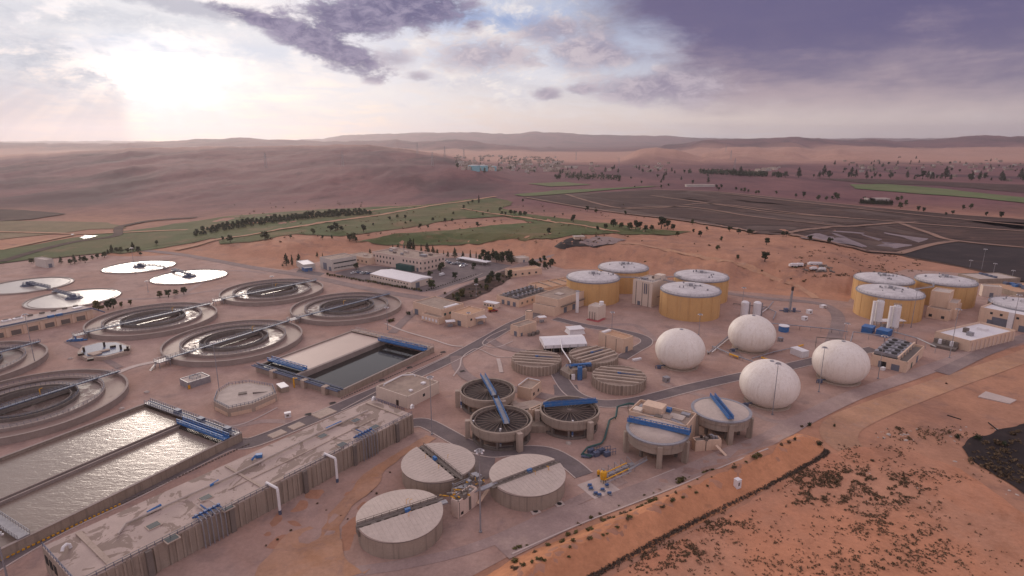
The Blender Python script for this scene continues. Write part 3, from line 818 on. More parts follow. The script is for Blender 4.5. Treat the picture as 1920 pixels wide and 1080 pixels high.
# blue gaps
gap = mul(blob(930, 36, .10, .016), k.ramp(n_fine, .60, .40))
col = k.mix(mul(gap, .85), col, C(.24, .35, .62))
col = k.mix(mul(mul(blob(70, 62, .15, .022), k.ramp(n_mid, .62, .42)), .7), col, C(.44, .56, .76))
col = k.mix(mul(mul(blob(450, 95, .16, .018), k.ramp(n_fine, .40, .60)), .5), col, C(.52, .60, .76))
# grey rain curtain at the left, with shafts slanting out of the bright gap
a1, e1 = AE(300, 100)
fan = k.m('DIVIDE', k.m('SUBTRACT', az, a1), k.m('ADD', k.m('MAXIMUM', k.m('SUBTRACT', e1, el), 0.0), .05))
shaft = k.ramp(k.noise(vec(fan, 0.37), 2.6, 3, .55), .36, .62)
cur = mul(blob(20, 225, .30, .060), k.ramp(az, AE(262, 220)[0], AE(215, 220)[0]))
col = k.mix(mul(cur, add(.55, mul(shaft, .40))), col, C(.46, .43, .52))
col = k.mix(mul(mul(blob(520, 235, .40, .055), shaft), .42), col, C(.93, .87, .82))
low = mul(k.m('MAXIMUM', blob(110, 120, .17, .040, -.15), mul(blob(60, 20, .22, .02), .8)), k.ramp(add(n_mid, cen(n_fine, .9), cen(n_edge, .4)), .40, .56))
col = k.mix(mul(low, .88), col, k.mix(k.ramp(n_edge, .35, .65), C(.37, .42, .52), C(.60, .63, .70)))
# the big purple deck at the right
edge = add(k.m('SUBTRACT', az, AE(1055, 0)[0]), cen(n_deck, .22), cen(n_mid, .24), cen(n_fine, .16), mul(k.m('SUBTRACT', el, .2), 1.0))
bot = add(el, cen(n_mid, .10), cen(n_st, .07), cen(n_fine, .04), mul(k.m('ABSOLUTE', k.m('SUBTRACT', az, .6)), -.05))
deckm = mul(mul(k.ramp(edge, -.08, .15), k.ramp(bot, -.03, .04)), k.ramp(az, 2.6, 1.6))
dz_ = add(el, cen(n_mid, .26), cen(n_deck, .14), cen(n_st, .17), cen(n_fine, .10))
dcol = k.mix(k.ramp(dz_, .0, .155), C(.41, .315, .365), C(.10, .085, .20))
lit = mul(k.ramp(add(n_fine, cen(n_st, .6)), .50, .72), k.ramp(el, .17, .03))
dcol = k.mix(mul(lit, .26), dcol, C(.62, .50, .50))
col = k.mix(mul(deckm, .95), col, dcol)
# thinner cloud running down to the right horizon, warm pale band left below it
rv = mul(k.ramp(az, .02, .8), k.ramp(el, .17, -.01))
col = k.mix(mul(rv, .40), col, C(.52, .43, .43))
warm = mul(blob(1330, 228, .55, .024), add(.75, cen(n_st, 1.2)))
col = k.mix(mul(warm, .85), col, C(.86, .73, .66))
# single dark clouds with torn edges
def cloud(parts, thr, c, soft=.3, amt=.95, g=1.0):
    f = parts[0]
    for p in parts[1:]: f = k.m('MAXIMUM', f, p)
    nz = add(cen(n_fine, 1.5 * g), cen(n_edge, .9 * g), cen(n_mid, .8 * g))
    v_ = mul(add(f, nz), k.ramp(f, .02, .40))
    return k.ramp(v_, thr, thr + soft), c, amt
shade = k.ramp(add(n_edge, cen(n_fine, .8)), .36, .66)
DK = k.mix(shade, C(.085, .08, .20), C(.27, .24, .37))
PK = k.mix(shade, C(.27, .235, .34), C(.52, .45, .52))
CL = [cloud([blob(1110, 95, .12, .04), blob(1230, 165, .16, .034), blob(1040, 60, .08, .03)], .34, PK, .6, .8),
      cloud([blob(728, 110, .06, .024), blob(700, 149, .026, .010), blob(785, 143, .034, .012), blob(905, 105, .11, .036)], .42, PK, .6, .8),
      cloud([blob(1030, 177, .040, .016, -.1), blob(1090, 168, .036, .012)], .38, PK, .5, .85),
      cloud([blob(430, 28, .15, .016, -.12), blob(380, 10, .12, .010)], .42, C(.34, .36, .46), .6, .7),
      cloud([blob(755, 10, .13, .042, -.08), blob(615, 85, .11, .030, -.36), blob(530, 48, .11, .013, -.22), blob(655, 38, .10, .036)], .30, DK, .42)]
for f, c_, a_ in CL: col = k.mix(mul(f, a_), col, c_)
# overcast overhead and behind: unseen, brightened for ground light, extra patch for water reflections
over = k.m('MAXIMUM', k.ramp(el, .27, .55), k.ramp(Y, .25, -.15))
ovc = k.mix(k.ramp(n_big, .35, .65), C(.72, .63, .71), C(.56, .49, .59))
q1, q2 = k.m('DIVIDE', add(az, .75), .55), k.m('DIVIDE', add(el, -.42), .30)
ovc = k.mix(mul(k.m('POWER', 2.718, mul(add(mul(q1, q1), mul(q2, q2)), -1.0)), .85), ovc, C(1.25, 1.12, 1.0))
col = k.mix(over, col, ovc)
nt.links.new(col, bg.inputs['Color'])
bg.inputs['Strength'].default_value = .1

sl = bpy.data.lights.new('sun', 'SUN')
sl.energy = 1.45; sl.angle = radians(15); sl.color = (1., .86, .74)
so = bpy.data.objects.new('sun', sl); COL.objects.link(so)
so.rotation_euler = (pi / 2 - SUN_EL, 0, pi - SUN_AZ)
so.location = (-200, 200, 400)

# the hazy air
HZ = MB().box((0, 7000, 196), (62000, 16400, 420))
hm = bpy.data.materials.new('haze_air'); hm.use_nodes = True
hn = hm.node_tree
hn.nodes.remove(hn.nodes['Principled BSDF'])
pv = hn.nodes.new('ShaderNodeVolumePrincipled')
pv.inputs['Color'].default_value = (.98, .90, .93, 1)
pv.inputs['Density'].default_value = 5.8e-5
pv.inputs['Anisotropy'].default_value = .58
hn.links.new(pv.outputs[0], hn.nodes['Material Output'].inputs['Volume'])
ho = HZ.build('haze', hm, None); ho['kind'] = 'stuff'

S.view_settings.view_transform = 'Standard'
S.view_settings.look = 'None'
S.view_settings.gamma = 1.0
S.view_settings.use_curve_mapping = False
S.view_settings.exposure = 0.04
S.render.engine = 'CYCLES'
S.cycles.max_bounces = 5
S.cycles.diffuse_bounces = 3
S.cycles.glossy_bounces = 2
S.cycles.use_denoising = True
# ================================================================== tanks
def V2(p): return Vector((p[0], p[1], 0))
def unit(p, q):
    d = Vector((q[0] - p[0], q[1] - p[1], 0)); return d.normalized()
def truss_bridge(mb, p, q, w, h, n=10, r=.12, deck=True):
    """walkway girder: deck, two side trusses"""
    p, q = Vector(p), Vector(q)
    d = unit(p, q); s = Vector((-d.y, d.x, 0)) * (w / 2)
    if deck: mb.beam(p, q, w, .18)
    for sg in (1, -1):
        a, b = p + s * sg, q + s * sg
        up = Vector((0, 0, h))
        mb.beam(a, b, .22, .35); mb.beam(a + up, b + up, r * 1.6, r * 1.6)
        for i in range(n):
            x, y = a.lerp(b, i / n), a.lerp(b, (i + 1) / n)
            mb.beam(x, x + up, r, r)
            if i % 2: mb.beam(x, y + up, r, r)
            else: mb.beam(x + up, y, r, r)
        mb.beam(b, b + up, r, r)

# ---- four settling tanks flush with the ground
def clarifier(cx, cy, end, label, back):
    t = thing('settling_tank', label, 'tank', (cx, cy, 0), 'flat round settling tanks')
    c = (cx, cy, 0); R = 26.
    mb = MB().ring(c, R - .5, R + .3, 0, .7, 96).ring(c, R - 2.4, R - 2.15, 0, .62, 96)
    mb.build('rim_wall', 'coping', t)
    MB().disc((cx, cy, .38), R - .45, 96).build('water', 'clearwater', t)
    hub = MB().cyl((cx, cy, 0), 3.6, 1.5, 24).ring(c, 4.2, 4.9, .4, .9, 32).cyl((cx, cy, 1.5), 1.4, 1.6, 12)
    hub.ringrail(c, 3.4, 1.5, 1.2, 14, .09)
    hub.build('hub_platform', 'bluesteel', t)
    e = Vector((end[0], end[1], 0)); d = (e - V2(c)).normalized()
    e = V2(c) + d * (R + 1.2)
    b = MB(); truss_bridge(b, V2(c) + Vector((0, 0, 1.9)), e + Vector((0, 0, 1.9)), 1.8, 1.4, 14, .16)
    b.build('scraper_bridge', 'bluesteel', t)
    w = MB().box((e.x, e.y, .95), (2.4, 2.4, 1.1), atan2(d.y, d.x)); 
    w.build('end_carriage', 'steel', t)
for cx, cy, e, lb in ((-301.8, 465., G(300, 504), 'flat white settling tank beside the trees at the far edge of the yard'),
                      (-242.2, 429.4, G(313, 507), 'flat white settling tank whose bridge points back toward its leftmost rim'),
                      (-340.9, 401.8, G(78, 541), 'flat white settling tank cut by the left edge of the picture'),
                      (-283.8, 366.8, G(88, 546), 'flat white settling tank right behind the long pump hall')):
    clarifier(cx, cy, e, lb, 0)

# ---- ring tanks
def ring_tank(cx, cy, e0, e1, label, davit_at=.5, stair=True, R=32.3):
    t = thing('ring_tank', label, 'tank', (cx, cy, 0), 'concentric ring tanks')
    c = (cx, cy, 0)
    z = 2.6
    MB().ring(c, R - .45, R + .1, 0, z, 120).ring(c, R - .6, R + .25, z, z + .16, 120).build('outer_wall', 'coping', t)
    MB().ring(c, 24.0, 24.5, 0, z + .2, 110).ring(c, 23.3, 24.0, z - .35, z - .15, 110).build('middle_wall', 'coping', t)
    MB().ring(c, 15.6, 16.0, 0, z + .2, 96).ring(c, 13.2, 13.5, 0, z + .1, 96).ring(c, 13.5, 15.6, .2, 1.15, 96).build('inner_wall', 'concrete_dark', t)
    MB().ring(c, 24.5, R - .45, .1, 1.5, 110).build('outer_channel', 'mudwater', t)
    MB().ring(c, 16.0, 24.0, .1, 1.55, 96).build('settling_water', 'ringwater', t)
    MB().disc((cx, cy, .9), 13.2, 64).build('inner_water', 'innerwater', t)
    MB().ringrail(c, 15.8, z + .2, 1.1, 60, .05).build('railing', 'bluesteel', t); MB().ringrail(c, 24.25, z + .2, 1.1, 80, .045).build('railing', 'bluesteel', t)
    # bridge on a diameter
    d = unit(e0, e1)
    p, q = V2(c) - d * (R + 1.6) + Vector((0, 0, z + .55)), V2(c) + d * (R + 1.0) + Vector((0, 0, z + .55))
    b = MB(); b.beam(p, q, 1.7, .35)
    s = Vector((-d.y, d.x, 0)) * .8
    b.rail([p + s + Vector((0, 0, .18)), q + s + Vector((0, 0, .18))], 1.1, 2.2, .06)
    b.rail([p - s + Vector((0, 0, .18)), q - s + Vector((0, 0, .18))], 1.1, 2.2, .06)
    b.build('walkway', 'bluesteel', t)
    # trough under the walkway
    MB().beam(V2(c) - d * 13.2 + Vector((0, 0, 2.0)), V2(c) + d * 13.2 + Vector((0, 0, 2.0)), 2.6, 1.3).build('feed_trough', 'concrete_dark', t)
    # stair landing at the near end
    lp = MB()
    o = p - d * 2.2
    lp.box((o.x, o.y, z + .3), (5.5, 4.2, .3), atan2(d.y, d.x))
    for i in range(7):
        k_ = o - d * (2.9 + i * .45)
        lp.box((k_.x, k_.y, z - .1 - i * .4), (.5, 1.6, .12), atan2(d.y, d.x))
    for sx in (-2.4, 2.4):
        for sy in (-1.8, 1.8):
            w = o + d * sx + Vector((-d.y, d.x, 0)) * sy
            lp.beam((w.x, w.y, 0), (w.x, w.y, z + .3), .25, .25)
    n_ = Vector((-d.y, d.x, 0)) * 2.0
    a = o + Vector((0, 0, .45 - .55 + .0))
    cs = [o - d * 2.7 + n_, o + d * 2.7 + n_, o + d * 2.7 - n_, o - d * 2.7 - n_]
    lp.rail([Vector((w.x, w.y, z + .45)) for w in cs], 1.1, 1.2, .06, closed=True)
    lp.build('stair_landing', 'steel', t)
    w = V2(c) + d * (davit_at * 15) + s * 1.3
    MB().beam((w.x, w.y, 2.5), (w.x, w.y, 5.6), .28, .28).beam((w.x, w.y, 5.6), (w.x + 1.3, w.y, 6.1), .22, .22).build('davit', 'yellowpaint', t)
ring_tank(-160.5, 381, G(412, 560, 3), G(571, 528, 3), 'ring tank farthest back, below the road to the white offices', .2)
ring_tank(-100., 342, G(575, 590, 3), G(718, 553, 3), 'ring tank with wide landing, nearest the grey roofed warehouse', -.1)
ring_tank(-202.5, 317, G(178, 622, 3), G(396, 571, 3), 'ring tank right of the long pump hall beside the small round trees', .75)
ring_tank(-140.2, 281, G(310, 674, 3), G(522, 608, 3), 'ring tank between the frothy basin and the small walled sump', .75)
ring_tank(-247.6, 245, G(-150, 712, 3), G(80, 648, 3), 'ring tank cut by the left picture edge beyond the small walled sump', .5)
ring_tank(-185.9, 208, G(-40, 783, 3), G(232, 696, 3), 'nearest ring tank, behind the twin bright water lanes', .3)

# ---- gas holders
def holder(u, v, label):
    R, zc, hb = 11.0, 7.7, 9.4
    g = G(u, v, zc)
    t = thing('gas_holder', label, 'gas holder', (g.x, g.y, 0), 'white balloon gas holders')
    prof = []
    for i in range(31):
        a = -math.asin(zc / hb) + (pi / 2 + math.asin(zc / hb)) * i / 30
        prof.append((max(R * cos(a), .05), zc + hb * sin(a)))
    MB().lathe((g.x, g.y, 0), prof, 64).build('membrane', 'holder', t, smooth=True)
    sm = MB()
    for k_ in range(20):
        th = 2 * pi * k_ / 20
        pts = [Vector((g.x + (r + .02) * cos(th), g.y + (r + .02) * sin(th), z)) for r, z in prof[:-2]]
        sm.tube(pts, .02, 4)
    sm.build('seam', 'holder', t)
    MB().ring((g.x, g.y, 0), 5.4, 8.6, 0, .4, 48).build('base_ring', 'concrete_pale', t)
    MB().cyl((g.x, g.y, zc + hb - .15), .8, .35, 16).build('crown_cap', 'steel', t)
    x, y = g.x - 10.2, g.y - 4.5
    MB().box((x, y, .9), (1.6, 1.2, 1.4)).tube([(x, y, 1.2), (x + 1.6, y + 1, 1.2), (x + 3, y + 1.6, .9)], .3).tube([(x - 1.6, y - .3, .3), (x - 1.6, y - .3, 1.5), (x, y, 1.5)], .22).build('blower', 'bluesteel', t)
holder(1275, 654.5, 'white gas holder ball alone at the left of the four')
holder(1409.5, 626, 'white gas holder ball farthest back, by the blue tank and grey silos')
holder(1442.5, 719.5, 'white gas holder ball closest to the viewer, by the earth bank')
holder(1576, 679, 'white gas holder ball next to the cooler roofed machine house')

# ---- digesters
def digester(cx, cy, R, H, label, wall='yellowtank', rise=2.2, rails=True):
    t = thing('digester', label, 'tank', (cx, cy, 0), 'round sludge digesters')
    c = (cx, cy, 0)
    MB().lathe(c, [(R, 0), (R, H)], 96, True, False).build('wall', wall, t, smooth=True)
    MB().ring(c, R - .4, R + .25, H - .5, H + .25, 96).build('rim', 'steel', t)
    prof = [(R - .3, H + .1)] + [(R * cos(a) , H + .1 + rise * sin(a)) for a in [pi / 2 * i / 10 for i in range(2, 10)]] + [(.4, H + rise + .1)]
    MB().lathe(c, prof, 96, False, True).build('roof', 'dome', t, smooth=True)
    sm = MB()
    for i in range(16):
        th = 2 * pi * i / 16 + .1
        sm.beam((cx + R * 1.005 * cos(th), cy + R * 1.005 * sin(th), 0), (cx + R * 1.005 * cos(th), cy + R * 1.005 * sin(th), H - .5), .12, .12)
    sm.build('seam', wall, t)
    MB().ringrail(c, R - .5, H + .25, 1.1, 44, .05).build('railing', 'steel', t)
    MB().ringrail(c, 3.0, H + rise, 1.1, 10, .06).build('railing', 'steel', t)
    f2 = MB().cyl((cx, cy, H + rise), 1.2, 1.4, 16)
    for i in range(7):
        a, r = random.uniform(0, 6.28), random.uniform(3, R * .75)
        zz = H + rise * sqrt(max(0, 1 - (r / R) ** 2))
        f2.cyl((cx + r * cos(a), cy + r * sin(a), zz), random.uniform(.25, .6), random.uniform(.6, 1.5), 10)
    f2.beam((cx + 2, cy, H + rise + .4), (cx + R, cy, H + .9), 1.0, .15)
    f2.build('roof_fitting', 'steel', t)
digester(52., 366.2, 16.9, 14.6, 'ochre digester left of the cream stair tower, in front')
digester(76.8, 396., 17.1, 14.6, 'ochre digester mostly hidden behind the cream stair tower')
digester(104.9, 334.1, 17.1, 14.6, 'large ochre digester nearest the white gas holders')
digester(122.2, 369.1, 16.9, 14.6, 'ochre digester tucked behind the large one, below the sandy mound')
digester(236.8, 363.8, 16.6, 14., 'ochre digester of the right group, partly hidden at the back left')
digester(220.2, 330.9, 17.1, 14., 'ochre digester of the right group with two white silos before it')
digester(273.1, 359.4, 16.4, 14., 'ochre digester of the right group behind the stepped cream block')
digester(292.5, 321., 17., 9., 'low grey concrete tank at the far right edge', 'concrete', 1.2)
# pipe bridges between the roofs and the tower
def pipe_bridge(pts, label, name='pipe_bridge', mat='steel', r=.25, post=True, w=1.2):
    m_ = MB()
    pts = [Vector(p) for p in pts]
    m_.tube(pts, r, 8)
    m_.tube([p + Vector((0, w * .5, .1)) for p in pts], r * .7, 6)
    m_.rail([p + Vector((0, -.4, .3)) for p in pts], 1.0, 2.5, .05)
    tag(m_.build(name, mat), label, 'pipework')
pipe_bridge([(68, 363, 15.3), (82, 361, 15.6)], 'grey pipe bridge from left digester roof to the stair tower')
pipe_bridge([(92, 361, 15.6), (108, 364, 15.4)], 'grey pipe bridge from stair tower to the right rear digester')
pipe_bridge([(93, 356, 15.4), (100, 349, 15.4)], 'short grey pipe bridge from stair tower to the large digester')
pipe_bridge([(236, 334, 14.6), (252, 340, 14.8), (258, 349, 14.8)], 'grey pipe bridge over the roofs of the right digester group')

# ---- lidded tanks
def lidded(cx, cy, a, label, R=11.0, H=4.9, vis=1):
    t = thing('covered_tank', label, 'tank', (cx, cy, 0), 'round concrete tanks under split covers')
    c = (cx, cy, 0)
    MB().ring(c, R - .35, R, 0, H, 96).build('wall', 'concrete', t)
    MB().ring(c, R, R + .07, H - .35, H + .02, 96).build('band', 'concrete_dark', t)
    MB().disc((cx, cy, H - 1.3), R - .35, 64).build('water', 'rust', t)
    g = 1.25     # half gap
    for sg in (1, -1):
        a0 = math.asin(g / (R + .2))
        n = 40
        out = []
        for i in range(n + 1):
            th = a0 + (pi - 2 * a0) * i / n
            out.append((cos(th) * (R + .2), sin(th) * (R + .2)))
        m_ = MB()
        ca, sa = cos(a), sin(a)
        def tr(x, y, z): 
            y *= sg
            return (cx + x * ca - y * sa, cy + x * sa + y * ca, z)
        # cover plates pitched gently up to the middle
        top = lambda x, y: H + .08 + .75 * (1 - abs(y) / R)
        vs, fs = [], []
        K = 8
        for i in range(n + 1):
            x, y = out[i]
            for j in range(K + 1):
                yy = g + (y - g) * j / K
                vs.append(tr(x, yy, top(x, yy)))
        for i in range(n):
            for j in range(K):
                q = i * (K + 1) + j
                f = (q, q + K + 1, q + K + 2, q + 1)
                fs.append(f if sg > 0 else f[::-1])
        # edge skirts
        m_.add(vs, fs)
        rim = [tr(x, y, H - .05) for x, y in out]; rt = [tr(x, y, top(x, y)) for x, y in out]
        m_.add(rim + rt, [(i, i + 1, n + 2 + i, n + 1 + i) for i in range(n)])
        lo = [tr(out[i][0], g, H - .3) for i in (0, n)]; hi = [tr(out[i][0], g, top(0, g)) for i in (0, n)]
        m_.add([lo[0], lo[1], hi[1], hi[0]], [(0, 1, 2, 3)])
        m_.build('cover', 'lid', t)
        rb = MB()
        for i in range(1, 18):
            x = -R + 2 * R * i / 18
            ym = sqrt(max((R + .2) ** 2 - x * x, 0))
            if ym > g + .8: rb.beam(tr(x, g, top(x, g) + .03), tr(x, ym, top(x, ym) + .0), .07, .05)
        rb.build('cover_rib', 'lid', t)
    # bridge, drive and pipes in the slot
    b = MB()
    def T(x, y, z): return Vector((cx + x * cos(a) - y * sin(a), cy + x * sin(a) + y * cos(a), z))
    b.beam(T(-R - .4, .55, H + .3), T(R + 1.5, .55, H + .3), .9, .2)
    b.rail([T(-R, 1.05, H + .4), T(R + 1.5, 1.05, H + .4)], 1.0, 2.2, .06)
    b.build('walkway', 'concrete_dark', t)
    pm = MB()
    for i in range(9):
        x = -R + 1.5 + i * 2.3
        pm.box(T(x, -.55, H - .1 + random.uniform(0, .3)), (random.uniform(.5, 1.5), .7, random.uniform(.4, .9)), a)
    pm.tube([T(-R + .5, -.2, H + .35), T(R, -.2, H + .35)], .16)
    pm.tube([T(-R + 2, -.9, H + .2), T(R - 1, -.9, H + .2)], .12)
    pm.box(T(-R + .1, 0, H - .8), (1.0, 2.3, 1.9), a)
    pm.build('slot_machinery', 'concrete_dark', t)
    MB().cyl(T(vis, -.3, H + .15), .75, .55, 16).box(T(vis, -.3, H + 1.0), (1.5, .8, .55), a).build('drive_unit', 'brightblue', t)
    st = MB()
    for i in range(3):
        x, y = random.uniform(-6, 6), random.choice((-1, 1)) * random.uniform(1.6, 3)
        st.beam(T(x, y, H), T(x, y, H + 1.9), .09, .09); st.beam(T(x, y, H + 1.9), T(x + .7, y, H + 2.1), .08, .08)
    st.build('hoist_arm', 'yellowpaint', t)
def ang(p, q): return atan2(q[1] - p[1], q[0] - p[0])
lidded(-22.4, 160.0, ang(G(798, 834, 5.4), G(880, 900, 5.4)), 'split covered tank beside the blue topped basin wall', vis=-1.5)
lidded(4.5, 153.4, ang(G(1047, 862, 5.4), G(925, 907, 5.4)), 'split covered tank next to the concrete pump pad', vis=-1.)
lidded(-29.3, 134.4, ang(G(672, 985, 5.4), G(826, 935, 5.4)), 'split covered tank nearest the viewer, largest in view', vis=2.)

# ---- open thickeners on ring beams
def thickener(cx, cy, p0, p1, label, R=10.5, H=7.0, part=1.0, posts=()):
    t = thing('open_thickener', label, 'tank', (cx, cy, 0), 'open thickeners with spoked scrapers')
    c = (cx, cy, 0)
    MB().lathe(c, [(3.2, 1.9), (R - .8, 3.0), (R - .3, 3.4), (R, 4.0), (R, H - 1.1), (R + .25, H - 1.0), (R + .25, H), (R - .35, H), (R - .35, H - 2.0)], 96, True, False).build('bowl', 'concrete', t)
    m_ = MB()
    for i in range(10):
        th = 2 * pi * i / 10 + .2
        m_.box((cx + (R - 1.0) * cos(th), cy + (R - 1.0) * sin(th), 1.6), (1.1, .7, 3.2), th)
    m_.ring(c, R - 1.4, R - .4, 0, .9, 64)
    m_.build('support', 'concrete_dark', t)
    MB().disc((cx, cy, H - 1.15), R - .4, 72).build('scum_surface', 'rust', t)
    sp = MB()
    sp.ring(c, R - 1.5, R - 1.15, H - 1.15, H - .45, 72)
    for i in range(24):
        th = 2 * pi * i / 24
        sp.beam((cx + .8 * cos(th), cy + .8 * sin(th), H - .75), (cx + (R - 1.6) * cos(th), cy + (R - 1.6) * sin(th), H - .95), .17, .2)
    sp.cyl((cx, cy, H - 1.1), .9, .7, 16)
    sp.build('spoke', 'spoke', t)
    b = MB()
    p, q = Vector(p0), Vector(p1)
    p.z = q.z = H + .25
    d = unit(p, q); n_ = Vector((-d.y, d.x, 0))
    for sg in (1, -1):
        a_, b_ = p + n_ * sg * .95, q + n_ * sg * .95
        b.beam(a_ + Vector((0, 0, .45)), b_ + Vector((0, 0, .45)), .14, .9)
        b.beam(a_ + Vector((0, 0, 1.2)), b_ + Vector((0, 0, 1.2)), .1, .1)
        L = (b_ - a_).length
        for i in range(int(L / 1.5) + 1):
            w = a_ + d * (i * 1.5)
            b.beam(w, w + Vector((0, 0, 1.2)), .1, .1)
    b.build('bridge_girder', 'brightblue', t)
    MB().beam(p, q, 1.8, .14).build('bridge_deck', 'steel', t)
    if posts:
        w_ = MB(); bl = MB()
        for u, v in posts:
            g = G(u, v)
            w_.tube([(g.x, g.y, 0), (g.x, g.y, H - .2)], .32, 8)
            bl.tube([(g.x, g.y, 1.3), (g.x, g.y, 2.8)], .38, 8)
        w_.build('overflow_pipe', 'whitepaint', t); bl.build('pipe_sleeve', 'blue', t)
    for k_, th in enumerate((pi * 1.02, -pi * .32)):
        x, y = cx + (R + 1.1) * cos(th), cy + (R + 1.1) * sin(th)
        MB().box((x, y, (H - .3) / 2), (1.7, 1.7, H - .3), th).build('stair_column', 'concrete_pale', t)
thickener(-9.4, 209.4, G(905, 703, 7.5), G(926, 740, 7.5), 'spoked open thickener furthest from us of the three, with blue bridge', posts=((865, 765),))
thickener(-3.7, 184.8, G(929, 746, 7.5), G(950, 793, 7.5), 'spoked open thickener beside the asphalt bend, with blue bridge', posts=((888, 822), (938.5, 838)))
thickener(20.6, 192.6, G(1020, 760, 7.5), G(1119, 752, 7.5), 'spoked open thickener with blue truss across it, near the green pipe', posts=((1073, 822),))

def covered_thickener(cx, cy, p0, p1, label, ribs, R=9.9, H=8.0, posts=()):
    t = thing('covered_thickener', label, 'tank', (cx, cy, 0), 'covered thickeners on tall columns')
    c = (cx, cy, 0)
    MB().lathe(c, [(2.5, 3.2), (R - .6, 4.1), (R - .1, 4.4), (R - .1, 6.4), (R + .15, 6.6), (R + .15, H - .3)], 96, True, False).build('bowl', 'concrete', t)
    MB().ring(c, R - .7, R + .3, H - .3, H + .1, 96).build('rim', 'bluesteel' if 0 else 'steel', t)
    MB().lathe(c, [(R - .7, H), (R * .5, H + .5), (.3, H + .75)], 96, False, True).build('cover', 'lid', t)
    m_ = MB()
    p, q = Vector(p0), Vector(p1); d = unit(p, q); n_ = Vector((-d.y, d.x, 0))
    if ribs:
        for i in range(-15, 16):
            x = i * .62
            y = sqrt(max((R - .8) ** 2 - x * x, 0))
            for s_ in (1, -1):
                if y > 1.4:
                    a_ = V2(c) + d * x + n_ * s_ * 1.0; b_ = V2(c) + d * x + n_ * s_ * y
                    za = H + .82 - .75 * (a_ - V2(c)).length / R; zb = H + .82 - .75 * (b_ - V2(c)).length / R
                    m_.beam((a_.x, a_.y, za), (b_.x, b_.y, zb), .12, .16)
        m_.build('cover_rib', 'lid', t)
    m_ = MB()
    for th in posts:
        x, y = cx + (R + .1) * cos(th), cy + (R + .1) * sin(th)
        m_.box((x, y, (H - .6) / 2), (1.8, 1.6, H - .6), th)
    m_.build('column', 'concrete', t)
    m_ = MB()
    for i in range(6):
        th = i * pi / 3 + .5
        m_.box((cx + 6.5 * cos(th), cy + 6.5 * sin(th), 2), (.9, .9, 4.), th)
    m_.cyl((cx, cy, 0), 3.2, 3.4, 24)
    m_.build('inner_support', 'concrete_dark', t)
    p.z = q.z = H + .85
    p = p - d * .3; q = q + d * .3
    b = MB(); truss_bridge(b, p, q, 1.7, 1.15, 22, .11, False)
    for sg in (1, -1): b.beam(p + n_ * sg * .85 + Vector((0, 0, .3)), q + n_ * sg * .85 + Vector((0, 0, .3)), .1, .6)
    b.build('bridge_girder', 'brightblue', t)
    MB().beam(p, q, 1.5, .14).build('bridge_deck', 'blue', t)
covered_thickener(47.7, 174.9, G(1179, 789, 8.6), G(1292, 814, 8.6), 'ribbed covered thickener with a long blue truss, near the pump pad', True, posts=(pi * 1.0, -pi * .23, -pi * .55, pi * .5))
covered_thickener(73.6, 189.7, G(1336, 744, 8.6), G(1370, 786, 8.6), 'smooth covered thickener with blue walkway, closest to the gas holder', False, posts=(pi * 1.1, -pi * .18, -pi * .5, pi * .45))

# ---- tanks with beamed concrete tops
def beamed(cx, cy, p0, p1, label, R=11.1, H=4.2):
    t = thing('beamed_tank', label, 'tank', (cx, cy, 0), 'round tanks with concrete beams across the top')
    c = (cx, cy, 0)
    MB().ring(c, R - .4, R, 0, H, 96).build('wall', 'concrete', t)
    d = unit(p0, p1); n_ = Vector((-d.y, d.x, 0))
    st = MB()
    for i in range(44):
        th = 2 * pi * i / 44
        st.box((cx + (R + .12) * cos(th), cy + (R + .12) * sin(th), H / 2), (.3, .45, H), th)
    st.build('pilaster', 'concrete_pale', t)
    MB().lathe(c, [(R - .4, H - .45), (R - .39, H - .4)], 64, False, True).build('top_slab', 'rooffelt', t)
    m_ = MB()
    for y in (-6.6, -3.1, -.2, 3.2, 6.6):
        x = sqrt(R * R - y * y) - .2
        m_.beam(V2(c) - d * x + n_ * y + Vector((0, 0, H + .05)), V2(c) + d * x + n_ * y + Vector((0, 0, H + .05)), 1.05, .8)
    m_.build('roof_beam', 'sandroof' if 0 else 'concrete_pale', t)
    m_ = MB()
    for y, x0, x1 in ((-1.6, -7, 6), (1.6, -6, 7.5), (-4.8, -5, 2)):
        a_, b_ = V2(c) + d * x0 + n_ * y, V2(c) + d * x1 + n_ * y
        m_.beam((a_.x, a_.y, H - .32), (b_.x, b_.y, H - .32), 1.5, .1)
    m_.build('slot', 'rust', t)
    a_ = V2(c) + n_ * 1.0
    MB().cyl((a_.x, a_.y, H - .3), .6, .8, 12).box((a_.x, a_.y, H + .75), (1.5, .7, .5), ang(p0, p1)).tube([(a_.x, a_.y, H + .6), (a_.x + d.x * 7, a_.y + d.y * 7, H + .6)], .12).build('drive_unit', 'blue', t)
beamed(11.1, 249.5, G(958, 672, 4), G(1050, 678, 4), 'beamed concrete tank below the white shed roof')
beamed(37.5, 254.5, G(1080, 672, 4), G(1140, 655, 4), 'beamed concrete tank beside the pale tower like building')
beamed(44.9, 229.7, G(1112, 698, 4), G(1208, 708, 4), 'beamed concrete tank closest to the inner road')
